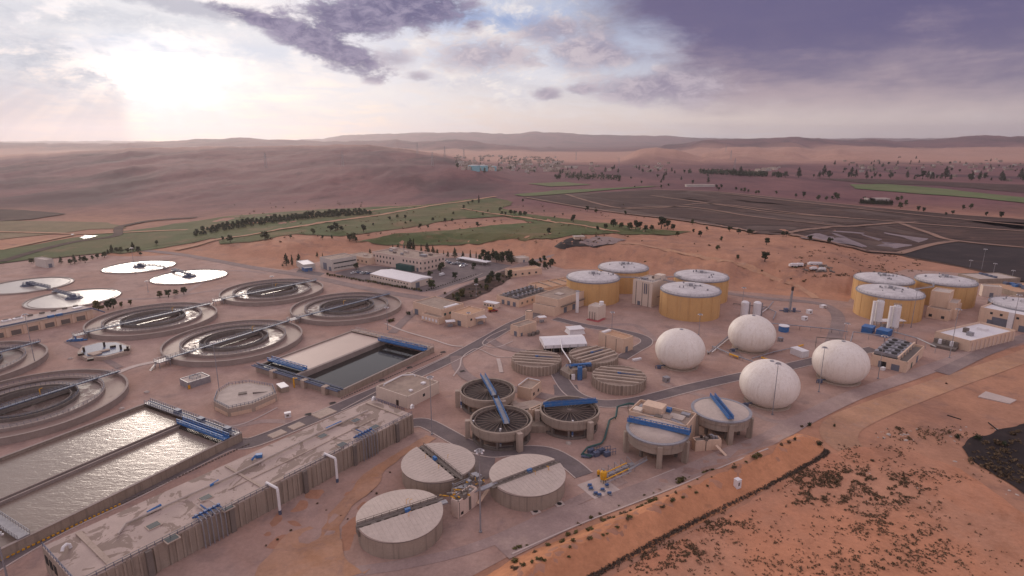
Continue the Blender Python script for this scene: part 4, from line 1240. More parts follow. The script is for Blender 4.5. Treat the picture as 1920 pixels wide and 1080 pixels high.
# ================================================================== long basins
def quad_walls(mb, Q, th, z0, z1, skip=()):
    for i in range(4):
        if i in skip: continue
        p, q = Q[i], Q[(i + 1) % 4]
        d = unit(p, q)
        a_, b_ = Vector((p[0], p[1], (z0 + z1) / 2)) - d * th / 2 * 0, Vector((q[0], q[1], (z0 + z1) / 2))
        mb.beam(a_, b_, th, z1 - z0)
def rect(A, B, D):
    """make A-B-C-D a true rectangle, near the given corners"""
    A, B, D = V2(A), V2(B), V2(D)
    e = (B - A).normalized(); n_ = Vector((-e.y, e.x, 0))
    w = (D - A).dot(n_)
    return [A, B, B + n_ * w, A + n_ * w]
def lerpq(Q, s, t, z=0):
    a_ = Q[0].lerp(Q[1], s); b_ = Q[3].lerp(Q[2], s)
    r = a_.lerp(b_, t); r.z = z
    return r

# ---- twin lanes of bright water (continues beyond the left edge)
zt = 3.0
A_, B_, D_ = G(285, 752, zt), G(452, 812, zt), G(0, 853, zt)
e_ = (D_ - A_).normalized()
D_ = A_ + e_ * ((D_ - A_).length + 45)
Q = rect(A_, B_, D_)             # A->B is the right-hand end, A->D runs left
t = thing('water_basin', 'twin lane concrete basin of bright rippled water at lower left', 'basin', (Q[0].lerp(Q[2], .5).x, Q[0].lerp(Q[2], .5).y, 0))
m_ = MB(); quad_walls(m_, Q, .6, -.4, zt); m_.build('wall', 'concrete', t)
W_ = (Q[1] - Q[0]).length; L_ = (Q[3] - Q[0]).length
m_ = MB(); quad_walls(m_, Q, .95, zt, zt + .14); m_.build('coping', 'coping', t)
bx = (Q[1] - Q[0]).normalized(); by = (Q[3] - Q[0]).normalized()
def TB(x, y, z): 
    r = Q[0] + bx * x + by * y; return Vector((r.x, r.y, z))
# divider: double wall with a channel
gm = G(332, 797, zt) - Q[0]
xm = gm.dot(bx)
m_ = MB()
for dx in (-1.0, 1.0): m_.beam(TB(xm + dx, 3.2, zt / 2), TB(xm + dx, L_ - .4, zt / 2), .5, zt)
m_.build('divider', 'coping', t)
MB().beam(TB(xm, 3.2, zt - 1.2), TB(xm, L_ - .4, zt - 1.2), 1.5, .2).build('divider_channel', 'dark', t)
for (x0, x1) in ((.3, xm - 1.25), (xm + 1.25, W_ - .3)):
    MB().add([TB(x0, 3.2, 2.1), TB(x1, 3.2, 2.1), TB(x1, L_ - .4, 2.1), TB(x0, L_ - .4, 2.1)], [(0, 1, 2, 3)]).build('water', 'lanewater', t)
m_ = MB().beam(TB(0, 1.6, zt + .2), TB(W_, 1.6, zt + .2), 2.6, .3)
m_.build('end_walkway', 'steel', t)
for y_ in (.5, 2.8): MB().rail([TB(0, y_, zt + .35), TB(W_, y_, zt + .35)], 1.1, 1.4, .07).build('railing', 'bluesteel', t)
MB().tube([TB(.5, 1.5, zt + .9), TB(W_ - .5, 1.5, zt + .9)], .22).build('inlet_pipe', 'bluesteel', t)
m_ = MB()
for f in (.36, .62, .9):
    m_.box(TB(W_ * f, 1.4, zt + .9), (2.6, 1.6, 1.3), atan2(bx.y, bx.x))
m_.build('gate_drive', 'bluesteel', t)
m_ = MB().beam(TB(xm + 6, 1.6, zt + .25), TB(xm + 6, 1.5, zt + .25), .4, .4)
b = MB(); truss_bridge(b, TB(xm - .6, 5.6, zt + .5), TB(W_ + .1, 5.6, zt + .5), 2.2, 1.5, 18, .14, True)
for sg in (-1.1, 1.1): b.beam(TB(xm - .6, 5.6 + sg, zt + .8), TB(W_ + .1, 5.6 + sg, zt + .8), .12, .7)
o = b.build('travelling_bridge', 'brightblue'); tag(o, 'blue travelling bridge over the near lane of bright water', 'bridge', 'blue travelling bridges')
g = MB()
for i in range(26):
    x = xm + 1.6 + i * (W_ - xm - 2.4) / 25
    g.beam(TB(x, 7.4, 2.2), TB(x, 6.7, zt + .35), .1, .1)
    g.beam(TB(x, 7.4, 2.2), TB(x + .5, 6.7, zt + .35), .1, .1)
g.beam(TB(xm + 1.4, 7.3, 2.3), TB(W_ - .5, 7.3, 2.3), .25, .15)
g.build('aerator_grid', 'dark', None); o = bpy.data.objects['aerator_grid']; tag(o, 'dark lattice hanging below the blue travelling bridge', 'grating')
# walkway at the front-left end, seen in the corner
gl = (G(10, 985, zt) - Q[0]).dot(by)
b = MB(); b.beam(TB(xm + 1.2, gl, zt + .3), TB(W_, gl, zt + .3), 2.6, .25); b.rail([TB(xm + 1.2, gl - 1.3, zt + .4), TB(W_, gl - 1.3, zt + .4)], 1.1, 1.5, .07)
b.rail([TB(xm + 1.2, gl + 1.3, zt + .4), TB(W_, gl + 1.3, zt + .4)], 1.1, 1.5, .07)
tag(b.build('travelling_bridge', 'steel'), 'pale railed bridge over the near lane at the left picture edge', 'bridge')
# striped kerb stones along its foot: alternate blocks
fp = [G(2, 1052), G(470, 832)]
n_st = 64
st = MB(); sy = MB()
for i in range(n_st):
    a_, b_ = fp[0].lerp(fp[1], i / n_st), fp[0].lerp(fp[1], (i + .55) / n_st)
    (sy if i < 26 else st).beam(a_ + Vector((0, 0, .25)), b_ + Vector((0, 0, .25)), .3, .5)
sy.build('kerb', 'yellowpaint')['kind'] = 'structure'; st.build('kerb', 'concrete_dark')['kind'] = 'structure'

# ---- basin with one frothy lane and one drained lane
zt = 2.7
A_, B_, D_ = G(480, 686, zt), G(631, 736, zt), G(667, 618, zt)
Q = rect(A_, D_, B_) 
bx = (Q[1] - Q[0]).normalized(); by = (Q[3] - Q[0]).normalized()   # x: away to the upper right, y: towards the viewer
LX, LY = (Q[1] - Q[0]).length, (Q[3] - Q[0]).length
def TB(x, y, z):
    r = Q[0] + bx * x + by * y; return Vector((r.x, r.y, z))
cc = TB(LX / 2, LY / 2, 0)
t = thing('frothy_basin', 'rectangular basin, one lane pale and full, the other dark and drained', 'basin', cc)
ym = (G(725, 635, zt) - Q[0]).dot(by); ym = .5 * (ym + (G(565, 698, zt) - Q[0]).dot(by))
m_ = MB(); quad_walls(m_, Q, .55, -.2, zt); m_.build('wall', 'concrete', t)
m_ = MB(); quad_walls(m_, Q, .9, zt, zt + .13); m_.beam(TB(0, ym, zt - 1.3), TB(LX, ym, zt - 1.3), 1.5, 2.7); m_.build('coping', 'coping', t)
x0 = (G(512, 673, zt) - Q[0]).dot(bx); x1 = (G(667, 622, zt) - Q[0]).dot(bx)
MB().add([TB(x0, .3, zt - .35), TB(LX - 3.5, .3, zt - .35), TB(LX - 3.5, ym - .8, zt - .35), TB(x0, ym - .8, zt - .35)], [(0, 1, 2, 3)]).build('frothy_water', 'coverwater', t)
MB().add([TB(.3, ym + .8, .35), TB(LX - 3.5, ym + .8, .35), TB(LX - 3.5, LY - .3, .35), TB(.3, LY - .3, .35)], [(0, 1, 2, 3)]).build('dark_water', 'darkwater', t)
MB().add([TB(.3, .3, zt - .6), TB(x0, .3, zt - .6), TB(x0, ym - .8, zt - .6), TB(.3, ym - .8, zt - .6)], [(0, 1, 2, 3)]).build('inlet_water', 'darkwater', t)
MB().beam(TB(x0, .3, zt - .3), TB(x0, ym - .8, zt - .3), .3, .7).build('baffle', 'coping', t)
m_ = MB().beam(TB(LX - 1.6, 0, zt + .2), TB(LX - 1.6, LY, zt + .2), 3.6, .28)
for i in range(9): m_.box(TB(LX - 1.6, LY * (i + .5) / 9, zt + .45), (2.2, 2.6, .25), atan2(bx.y, bx.x))
m_.build('far_walkway', 'concrete_pale', t)
for x_ in (LX, LX - 3.3): MB().rail([TB(x_, 0, zt + .3), TB(x_, LY, zt + .3)], 1.1, 1.8, .06).build('railing', 'steel', t)
m_ = MB()
for dx in (-.2, -1.3, 1.4): m_.tube([TB(dx, -1, zt + .45), TB(dx, LY + .5, zt + .45)], .32)
m_.rail([TB(.9, -1, zt + .4), TB(.9, LY, zt + .4)], 1.0, 2.0, .06)
m_.build('inlet_pipe', 'bluesteel', t)
m_ = MB()
for f in (.24, .62, .86): m_.box(TB(-.6, LY * f, zt * .62), (2.6, 2.2, zt * 1.4), atan2(bx.y, bx.x))
m_.build('inlet_chamber', 'concrete_pale', t)
w = TB(-3, LY * .55, 0); MB().beam((w.x, w.y, 0), (w.x, w.y, 4.4), .5, .5).beam((w.x, w.y, 4.2), (w.x + 1.6, w.y, 4.2), .3, .3).build('davit', 'yellowpaint', t)
pc = MB()
for i in range(12):
    a_ = TB(3 + i * (LX - 6) / 11, LY + .05, 0)
    pc.beam((a_.x, a_.y, 0), (a_.x, a_.y, zt - .1), .5, .5)
pc.build('pilaster', 'concrete', t)
for pa, pb, lb in (((x0 - 2.2, -.2), (x0 - 2.2, ym - .2), 'blue slatted travelling bridge at the near end of the pale lane'), ((LX - 6.5, ym - .5), (LX - 6.5, LY + .2), 'blue travelling bridge over the far end of the drained lane')):
    b = MB(); truss_bridge(b, TB(pa[0], pa[1], zt + .6), TB(pb[0], pb[1], zt + .6), 2.3, 1.3, 18, .13, True)
    for sg in (-1.15, 1.15): b.beam(TB(pa[0] + sg, pa[1], zt + .8), TB(pb[0] + sg, pb[1], zt + .8), .12, .7)
    tag(b.build('travelling_bridge', 'brightblue'), lb, 'bridge', 'blue travelling bridges')
# stones and covers beside its wall
fp = [G(640, 748), G(830, 664)]
st = MB()
for i in range(46):
    a_, b_ = fp[0].lerp(fp[1], i / 46), fp[0].lerp(fp[1], (i + .5) / 46)
    st.beam(a_ + Vector((0, 0, .3)), b_ + Vector((0, 0, .3)), .3, .4)
st.build('kerb', 'concrete_dark')['kind'] = 'structure'

# ---- long covered basin in front
zr = 7.0
A_, B_, D_ = G(697, 748, zr), G(790, 769, zr), G(78, 1025, zr)
Q = rect(A_, D_, B_)
bx = (Q[1] - Q[0]).normalized(); by = (Q[3] - Q[0]).normalized()   # x: toward lower left, y: toward the front wall
LX, LY = (Q[1] - Q[0]).length, abs((Q[3] - Q[0]).length)
def TB(x, y, z):
    r = Q[0] + bx * x + by * y; return Vector((r.x, r.y, z))
def UV(u, v, z=zr):
    g = G(u, v, z) - Q[0]; return g.dot(bx), g.dot(by)
t = thing('covered_basin', 'long concrete basin with stained flat roof and ribbed walls', 'basin', TB(LX / 2, LY / 2, 0))
m_ = MB(); m_.prism([TB(0, 0, 0)[:2], TB(LX, 0, 0)[:2], TB(LX, LY, 0)[:2], TB(0, LY, 0)[:2]], -5, zr - .06); m_.build('wall', 'concrete', t)
MB().prism([TB(.1, .1, 0)[:2], TB(LX - .1, .1, 0)[:2], TB(LX - .1, LY - .1, 0)[:2], TB(.1, LY - .1, 0)[:2]], zr - .05, zr).build('roof', 'stainroof', t)
m_ = MB()
nb = 62
for i in range(nb):
    if i % 8 == 3: continue
    a_ = TB(1 + (LX - 2) * i / (nb - 1), LY + .14, 0); m_.box((a_.x, a_.y, (zr - 5.2) / 2), (.5, .3, zr + 4.6), atan2(bx.y, bx.x))
m_.build('wall_rib', 'concrete', t)
m_ = MB()
for f in (.08, .26, .44, .66, .86):
    a_ = TB(LX * f, LY + .4, 0); m_.box((a_.x, a_.y, (zr - 5) / 2), (1.3, .9, zr + 4.9), atan2(bx.y, bx.x))
m_.build('buttress', 'concrete_dark', t)
m_ = MB()
for i in range(3): 
    a_ = TB(LX + .03, LY * (.10 + .13 * i), 0); m_.box((a_.x, a_.y, 4.3), (.2, 1.6, 2.2), atan2(bx.y, bx.x))
m_.build('opening', 'dark', t)
for a_, b_ in (((LX - .2, .2), (LX - .2, LY - .2)), ((LX * .55, LY - .2), (LX - .4, LY - .2)), ((.2, LY - .3), (LX * .5, LY - .3)), ((.2, .2), (.2, LY * .6))):
    MB().rail([TB(a_[0], a_[1], zr), TB(b_[0], b_[1], zr)], 1.1, 1.7, .06).build('railing', 'bluesteel', t)
m_ = MB()
for f in (.035, .56, .93): m_.beam(TB(LX * f, 1.0, zr + .14), TB(LX * f, LY - 1.5, zr + .14), 1.2 if f > .9 else .7, .3)
m_.beam(TB(LX * .1, LY * .62, zr + .08), TB(LX * .62, LY * .62, zr + .08), .35, .2)
m_.beam(TB(LX * .3, LY - 1.2, zr + .15), TB(LX, LY - 1.2, zr + .15), 1.2, .3)
m_.build('roof_kerb', 'concrete_pale', t)
hm_, fr = MB(), MB()
for u, v in ((288, 986), (322, 1011), (386, 934), (426, 953), (605, 818), (641, 834), (667, 789), (703, 801)):
    x, y = UV(u, v)
    a_ = TB(x, y, zr + .14); hm_.box(a_, (2.6, 2.1, .22), atan2(bx.y, bx.x)); fr.box((a_.x, a_.y, zr + .09), (3.2, 2.7, .2), atan2(bx.y, bx.x))
fr.build('hatch_frame', 'concrete_pale', t); hg = hm_.build('hatch_grating', 'glass', t)
m_ = MB()
for u, v, w_, l_ in ((520, 815, 5, 3.4), (556, 800, 4.5, 3.4), (608, 776, 7, 5)):
    x, y = UV(u, v); m_.box(TB(x, y, zr + .25), (w_, l_, .35), atan2(bx.y, bx.x))
m_.build('roof_slab', 'concrete_pale', t)
# roof pipe line
x_, y_ = UV(560, 835)
y0 = UV(400, 925)[1]
m_ = MB()
m_.tube([TB(*UV(690, 772), zr + .5), TB(*UV(600, 813), zr + .5), TB(*UV(430, 897), zr + .5), TB(*UV(262, 973), zr + .5), TB(*UV(236, 985), zr + .45), TB(*UV(222, 1003), zr + .35)], .3)
m_.build('roof_pipe', 'roofpale', t)
m_ = MB()
for a_, b_ in (((394, 914), (410, 904)), ((277, 964), (302, 950)), ((612, 806), (640, 793))):
    m_.tube([TB(*UV(*a_), zr + .5), TB(*UV(*b_), zr + .5)], .38)
m_.build('pipe_sleeve', 'brightblue', t)
m_ = MB()
for u, v in ((124, 1032), (700, 752), (772, 767)):
    x, y = UV(u, v)
    m_.tube([TB(x - 1, y - .3, zr), TB(x - .9, y - .2, zr + .9), TB(x - .3, y, zr + 1.5), TB(x + .5, y + .3, zr + 1.3), TB(x + .9, y + .6, zr + .6)], .36)
m_.build('roof_vent', 'whitepaint', t)
# manifolds: blue pipe clusters hung over the wall
for u, v in ((413, 985), (690, 822)):
    x, y = UV(u, v)
    m1, m2 = MB(), MB()
    for i in range(6):
        xx = x - 3.4 + i * 1.15
        m1.tube([TB(xx, LY - 2.6, zr + .3), TB(xx, LY - 2.4, zr + 1.0), TB(xx, LY - .6, zr + 1.0)], .2)
        m1.box(TB(xx, LY - 2.0, zr + 1.1), (.6, .7, .7), atan2(bx.y, bx.x))
        m2.tube([TB(xx, LY - .7, zr + 1.0), TB(xx, LY + .7, zr + .8), TB(xx, LY + .9, zr - .6), TB(xx, LY + .9, -2.2)], .17)
    m1.tube([TB(x - 4, LY - 2.7, zr + .6), TB(x + 3, LY - 2.7, zr + .6)], .28)
    m1.tube([TB(x - 1, LY - 2.7, zr + .6), TB(x - 1, LY - 6.5, zr + .6)], .22)
    r_ = thing('pipe_manifold', 'blue and white pipe manifold over the basin wall, ' + ('nearer the viewer' if u < 500 else 'toward the white building'), 'pipework', TB(x, LY - 2, zr), 'pipe manifolds on the basin roof')
    m1.build('valve_bank', 'blue', r_); m2.build('drop_pipe', 'steel', r_)
    fm = MB(); c0 = TB(x + .5, LY - 6.5, zr + .5)
    fm.tube([TB(x - 3.5, LY - 2.8, zr + .5), TB(x - 3.5, LY - 7, zr + .5), TB(x - 2.4, LY - 8, zr + .5), TB(x - .4, LY - 8, zr + .5), TB(x - .4, LY - 2.8, zr + .5)], .16)
    fm.build('loop_pipe', 'roofpale', r_)
for u0, v0, u1, v1, lb in ((513, 918, 540, 978, 'bent white drop pipe on the basin wall nearest the viewer'), (612, 857, 638, 914, 'bent white drop pipe on the basin wall beside the pipe manifold')):
    x, y = UV(u0, v0)
    a_ = TB(x, LY - 1.5, zr + .9); e0 = TB(x - .2, LY + 3.2, zr + .9)
    o_ = MB().tube([TB(x, LY - 1.9, zr + .1), a_, TB(x - .1, LY + 2.6, zr + .95), e0, TB(x - .2, LY + 3.4, zr + .4), TB(x - .2, LY + 3.4, -1.0)], .38, 12)
    r_ = thing('drop_pipe', lb, 'pipe', (e0.x, e0.y, -1.5), 'white drop pipes on the basin wall')
    o_.build('pipe', 'whitepaint', r_)
    f_ = TB(x - .2, LY + 3.4, 0)
    MB().tube([(f_.x, f_.y, -2.6), (f_.x, f_.y, 1.2)], .42, 12).build('pipe_foot', 'bluesteel', r_)
m_ = MB(); x, y = UV(486, 858)
m_.box(TB(x, y, zr + .7), (1.9, 1.3, 1.0), .3).tube([TB(x, y, zr + .7), TB(x + 1.2, y, zr + 1.1), TB(x + 2.4, y, zr + .3)], .3)
tag(m_.build('roof_valve', 'brightblue'), 'bright blue valve box on the stained basin roof', 'valve')

# ---- long pump hall at the left
zr = 5.5
A_, B_ = G(-30, 642), G(176, 597)
dirx = (B_ - A_).normalized(); nrm = Vector((-dirx.y, dirx.x, 0))
L_ = (B_ - A_).length; dep = 15.
def TB(x, y, z):
    r = A_ + dirx * x + nrm * y; return Vector((r.x, r.y, z))
t = thing('pump_hall', 'long low pump hall with columned front beside the settling tanks', 'building', TB(L_ / 2, dep / 2, 0))
MB().prism([TB(0, 0, 0)[:2], TB(L_, 0, 0)[:2], TB(L_, dep, 0)[:2], TB(0, dep, 0)[:2]], 0, zr - .3).build('wall', 'cream', t)
MB().prism([TB(-.4, -.5, 0)[:2], TB(L_ + .4, -.5, 0)[:2], TB(L_ + .4, dep + .3, 0)[:2], TB(-.4, dep + .3, 0)[:2]], zr - .3, zr).build('roof', 'roofpale', t)
m_ = MB()
n_c = 6
for i in range(n_c):
    x = 2.5 + i * (L_ - 5) / n_c
    a_ = TB(x + (L_ - 5) / n_c / 2, -.03, 1.7); m_.box(a_, ((L_ - 5) / n_c - 3.2, .12, 2.6), atan2(dirx.y, dirx.x))
m_.build('wall_panel', 'concrete_dark', t)
m_ = MB()
for i in range(n_c + 1):
    a_ = TB(2.5 + i * (L_ - 5) / n_c, -.35, 2.4); m_.box(a_, (1.4, .7, 4.8), atan2(dirx.y, dirx.x))
m_.build('column', 'cream', t)
m_ = MB()
for y in (.6, 1.6): m_.tube([TB(0, y, zr + .5), TB(L_, y, zr + .5)], .3)
m_.tube([TB(L_, 1.6, zr + .5), TB(L_ + 5, -3, zr - 2.5)], .4)
m_.build('roof_pipe', 'bluesteel', t)
m_ = MB()
for i in range(9): m_.box(TB(3 + i * (L_ - 6) / 8, dep - 1.2, zr + .45), (2.2, 1.4, .9), atan2(dirx.y, dirx.x))
m_.build('roof_fan', 'concrete_dark', t)
m_ = MB()
for x in (8, 14, 19, 46): m_.box(TB(x, 9 + (x % 5), zr + .3), (4.2, 2.4, .6), atan2(dirx.y, dirx.x))
m_.build('roof_box', 'whitesheet', t)
m_ = MB()
for x in (L_ * .6, L_ * .68): m_.box(TB(x, .4, zr + .8), (3, 1.2, 1.2), atan2(dirx.y, dirx.x))
m_.build('roof_motor', 'brightblue', t)
# ================================================================== buildings
def bldg(name, label, cat, A, B, C, h, wall='cream', roof='rooffelt', z0=0., par=.5, group=None, gz=0.):
    """A-B and B-C are the two faces in view, given by their feet"""
    A, B, C = (G(*q, gz) if len(q) == 2 else Vector(q) for q in (A, B, C))
    for q in (A, B, C): q.z = 0
    e1 = (A - B).normalized(); L1 = (A - B).length
    n_ = Vector((-e1.y, e1.x, 0))
    w = (C - B).dot(n_)
    if w < 0: n_ = -n_; w = -w
    Cn = B + n_ * w; Dn = A + n_ * w
    ce = B.lerp(Dn, .5)
    t = thing(name, label, cat, (ce.x, ce.y, z0), group)
    Q = [A, B, Cn, Dn]
    mb = MB()
    mb.prism([q[:2] for q in Q], z0, z0 + h)
    if par:
        for i in range(4):
            p, q = Q[i], Q[(i + 1) % 4]
            d = (q - p).normalized(); inn = (ce - p.lerp(q, .5)); inn = (inn - d * inn.dot(d)).normalized() * .15
            mb.beam(p + inn + Vector((0, 0, z0 + h + par / 2 + .002)), q + inn + Vector((0, 0, z0 + h + par / 2 + .002)), .3, par)
    mb.build('wall', wall, t)
    ins = [ce + (q - ce) * (1 - .62 / max((q - ce).length, 1)) for q in Q] if par else [ce + (q - ce) * 1.02 for q in Q]
    MB().prism([q[:2] for q in ins], z0 + h + .004, z0 + h + (.06 if par else .25)).build('roof', roof, t)
    return dict(t=t, Q=Q, e1=-e1, n=n_, L1=L1, L2=w, h=h, z0=z0, ce=ce)
def face(bd, f, s, z):
    """point on face f (0: A-B, 1: B-C) at fraction s and height z"""
    Q = bd['Q']
    p = Q[f].lerp(Q[f + 1], s); p.z = bd['z0'] + z
    d = (Q[f + 1] - Q[f]).normalized()
    out = Vector((d.y, -d.x, 0))
    if out.dot(p - bd['ce']) < 0: out = -out
    return p, d, out
def opening(bd, f, s, z, w, h, mat='door', name='door', dp=.12):
    p, d, out = face(bd, f, s, z)
    c = p + out * (dp / 2 - .02) + Vector((0, 0, h / 2))
    return MB().box(c, (w, dp, h), atan2(d.y, d.x)).build(name, mat, bd['t'])
def roofbox(bd, s, t_, size, mat='steel', name='roof_unit', dz=.06):
    Q = bd['Q']; p = Q[0].lerp(Q[1], s).lerp(Q[3].lerp(Q[2], s), t_)
    return MB().box((p.x, p.y, bd['z0'] + bd['h'] + dz + size[2] / 2), size, atan2(bd['e1'].y, bd['e1'].x)).build(name, mat, bd['t'])
def RP(bd, s, t_, z=0):
    Q = bd['Q']; p = Q[0].lerp(Q[1], s).lerp(Q[3].lerp(Q[2], s), t_); p.z = bd['z0'] + bd['h'] + z
    return p

# offices
b = bldg('office_block', 'two storey white office block with rows of small windows', 'building', (699, 494), (793, 511), (826, 499), 9.4, 'pinkwall', 'rooffelt', par=.8)
for i in range(15):
    s = .04 + i * .066
    if not .50 < s < .60: opening(b, 0, s, 6.2, 1.3, 1.7, 'glass', 'window')
    if s < .42 or s > .92: opening(b, 0, s, 2.2, 1.3, 1.7, 'glass', 'window')
for i in range(6):
    for z in (2.0, 6.2): opening(b, 1, .1 + i * .16, z, 1.3, 1.7, 'glass', 'window')
p, d, out = face(b, 0, .70, 0)
MB().box(p + out * 2.0 + Vector((0, 0, 2.2)), (17, 4, 4.4), atan2(d.y, d.x)).build('entrance_porch', 'greendark', b['t'])
opening(b, 0, .90, 0, 2, 3, 'door')
for s, t_, sz in ((.15, .5, (3, 2, 1.2)), (.3, .35, (2.4, 2, 1.2)), (.42, .6, (4, 2.4, 1.5)), (.47, .3, (2, 2, 1.4)), (.8, .5, (6, 3, 1.6)), (.83, .75, (3, 2, 1.2)), (.62, .8, (2.5, 2, 1.1)), (.08, .75, (6, 4, 1.5))):
    roofbox(b, s, t_, sz, random.choice(('steel', 'roofpale', 'concrete_dark')))
q = RP(b, .32, .7); MB().beam(q, q + Vector((0, 0, 6)), .25, .25).beam(q + Vector((-1, 0, 4.5)), q + Vector((1, 0, 4.5)), .12, .12).build('antenna', 'steel', b['t'])
b = bldg('office_annex', 'low tan annex between the office block and the grey hall', 'building', (652, 489), (692, 497), (712, 490), 5.2, 'cream', 'rooffelt')
for i in range(5): opening(b, 0, .12 + i * .19, 1.5, 1.4, 1.6, 'glass', 'window')
roofbox(b, .5, .5, (3, 3, 1), 'roofpale')
b = bldg('workshop_hall', 'tall grey workshop hall with ribbon windows under its eaves', 'building', (601, 503), (624, 509), (663, 499), 8.8, 'greywall', 'rooffelt')
for i in range(7): opening(b, 1, .12 + i * .13, 5.6, 3.0, 1.0, 'glass', 'window')
for i in range(7): opening(b, 1, .12 + i * .13, 2.0, 2.6, .8, 'glass', 'window')
opening(b, 0, .4, 0, 5, 5.5, 'door'); opening(b, 0, .8, 0, 3.4, 3.2, 'door')
b = bldg('store_shed', 'small pale store shed left of the grey workshop hall', 'building', (556, 499), (569, 507), (584, 500), 4.2, 'greywall', 'whitesheet', par=.3)
opening(b, 1, .5, 0, 2.5, 2.6, 'door')
b = bldg('site_cabin', 'little blue site cabin at the corner of the office road', 'cabin', (566, 507), (572, 510), (582, 506), 2.8, 'blue', 'steel', par=0)
opening(b, 1, .5, 0, 1, 2, 'door')
b = bldg('warehouse', 'long low white warehouse with pale sheet roof', 'building', (695, 525), (771, 542), (802, 530), 4.6, 'whitewall', 'whitesheet', par=0)
for i in range(13): opening(b, 0, .05 + i * .072, 2.6, 1.2, .9, 'glass', 'window')
opening(b, 1, .3, 0, 3.6, 3.6, 'door'); opening(b, 1, .75, 1.8, 1.5, 1.1, 'glass', 'window')
Q = b['Q']
m_ = MB(); z = 4.86
mid0, mid1 = Q[0].lerp(Q[3], .5), Q[1].lerp(Q[2], .5)
c0 = [Vector((q.x, q.y, z)) for q in Q]; r0, r1 = Vector((mid0.x, mid0.y, z + 1.3)), Vector((mid1.x, mid1.y, z + 1.3))
m_.add([c0[0], c0[1], c0[2], c0[3], r0, r1], [(0, 1, 5, 4), (2, 3, 4, 5), (0, 4, 3), (1, 2, 5)])
m_.build('gable', 'whitesheet', b['t'])
# car port
q = [G(858, 490), G(912, 499)]
d = (q[1] - q[0]).normalized(); n_ = Vector((-d.y, d.x, 0))
t = thing('carport', 'long flat white carport at the back of the car park', 'carport', q[0].lerp(q[1], .5))
m_ = MB().beam(q[0] + Vector((0, 0, 3)) + n_ * 3, q[1] + Vector((0, 0, 3)) + n_ * 3, 7, .3); m_.build('roof', 'whitesheet', t)
m_ = MB()
for i in range(8):
    w = q[0].lerp(q[1], i / 7); m_.beam(w + n_ * .3, w + n_ * .3 + Vector((0, 0, 2.85)), .2, .2); m_.beam(w + n_ * 5.6, w + n_ * 5.6 + Vector((0, 0, 2.85)), .2, .2)
m_.build('post', 'steel', t)
b = bldg('guard_house', 'tan guard house below the cut slope beside the dark shrubs', 'building', (947, 516), (958, 521), (995, 506), 4.6, 'cream', 'sandroof')
for i in range(4): opening(b, 1, .15 + i * .22, 1.4, 1.6, 1.4, 'glass', 'window')
b = bldg('gate_lodge', 'tiny pale lodge at the top of the office drive', 'building', (961, 489), (972, 493), (985, 488), 3.4, 'whitewall', 'roofpale')
opening(b, 1, .5, 0, 1.6, 2.2, 'door')
b = bldg('valve_house', 'pale valve house alone at the left behind the settling tanks', 'building', (67, 499), (88, 503), (99, 500), 6.4, 'greywall', 'roofpale')
opening(b, 1, .5, 0, 2.5, 3.2, 'door')
# middle of the plant
b = bldg('blower_house', 'wide cream blower house with a white skylight strip', 'building', (775, 588), (829, 604), (857, 588), 6.9, 'cream', 'rooffelt')
roofbox(b, .9, .55, (2.2, 10, .5), 'whitesheet', 'skylight')
for i in range(4): opening(b, 1, .14 + i * .22, 3.4, 1.4, 1.4, 'greendark', 'louvre')
opening(b, 0, .12, 0, 3.2, 3.4, 'door')
bb = bldg('switch_room', 'low cream switch room against the front of the blower house', 'building', (790, 600), (823, 609), (829, 604), 3.6, 'cream', 'rooffelt')
for i in range(5): opening(bb, 0, .1 + i * .19, 1.0, 1.6, 1.6, 'whitesheet', 'shutter')
b = bldg('dosing_house', 'square cream dosing house with a plain flat roof', 'building', (846, 607), (877, 615), (903, 601), 6.6, 'cream', 'sandroof')
opening(b, 0, .5, 0, 2.6, 3.0, 'door'); opening(b, 1, .2, 3.5, 1.4, 1.2, 'glass', 'window')
def canopy(u, v, w, l, h, label, rz=.3, mat='whitesheet'):
    g = G(u, v); t = thing('canopy', label, 'canopy', g, 'white flat canopies')
    MB().box((g.x, g.y, h), (w, l, .25), rz).build('roof', mat, t)
    m_ = MB()
    for sx in (-.42, .42):
        for sy in (-.42, .42):
            x, y = sx * w, sy * l; m_.beam((g.x + x * cos(rz) - y * sin(rz), g.y + x * sin(rz) + y * cos(rz), 0), (g.x + x * cos(rz) - y * sin(rz), g.y + x * sin(rz) + y * cos(rz), h - .12), .2, .2)
    m_.box((g.x, g.y, .7), (w * .5, l * .4, 1.4), rz)
    m_.build('post', 'steel', t)
canopy(844.5, 612, 5.2, 4, 3.2, 'small white canopy in front of the square dosing house')
canopy(900, 607, 6.5, 6.5, 4.2, 'larger white canopy right beside the dosing house')
canopy(1016, 604, 4.6, 3.6, 3.2, 'little white canopy by the cream silo stub')
b = bldg('portable_cabin', 'white portable cabin on the drive beside the shrub strip', 'cabin', (906, 575), (930, 579), (933, 575), 2.8, 'whitewall', 'whitesheet', par=0)
for i in range(4): opening(b, 0, .15 + i * .22, 1.1, .9, .9, 'glass', 'window')
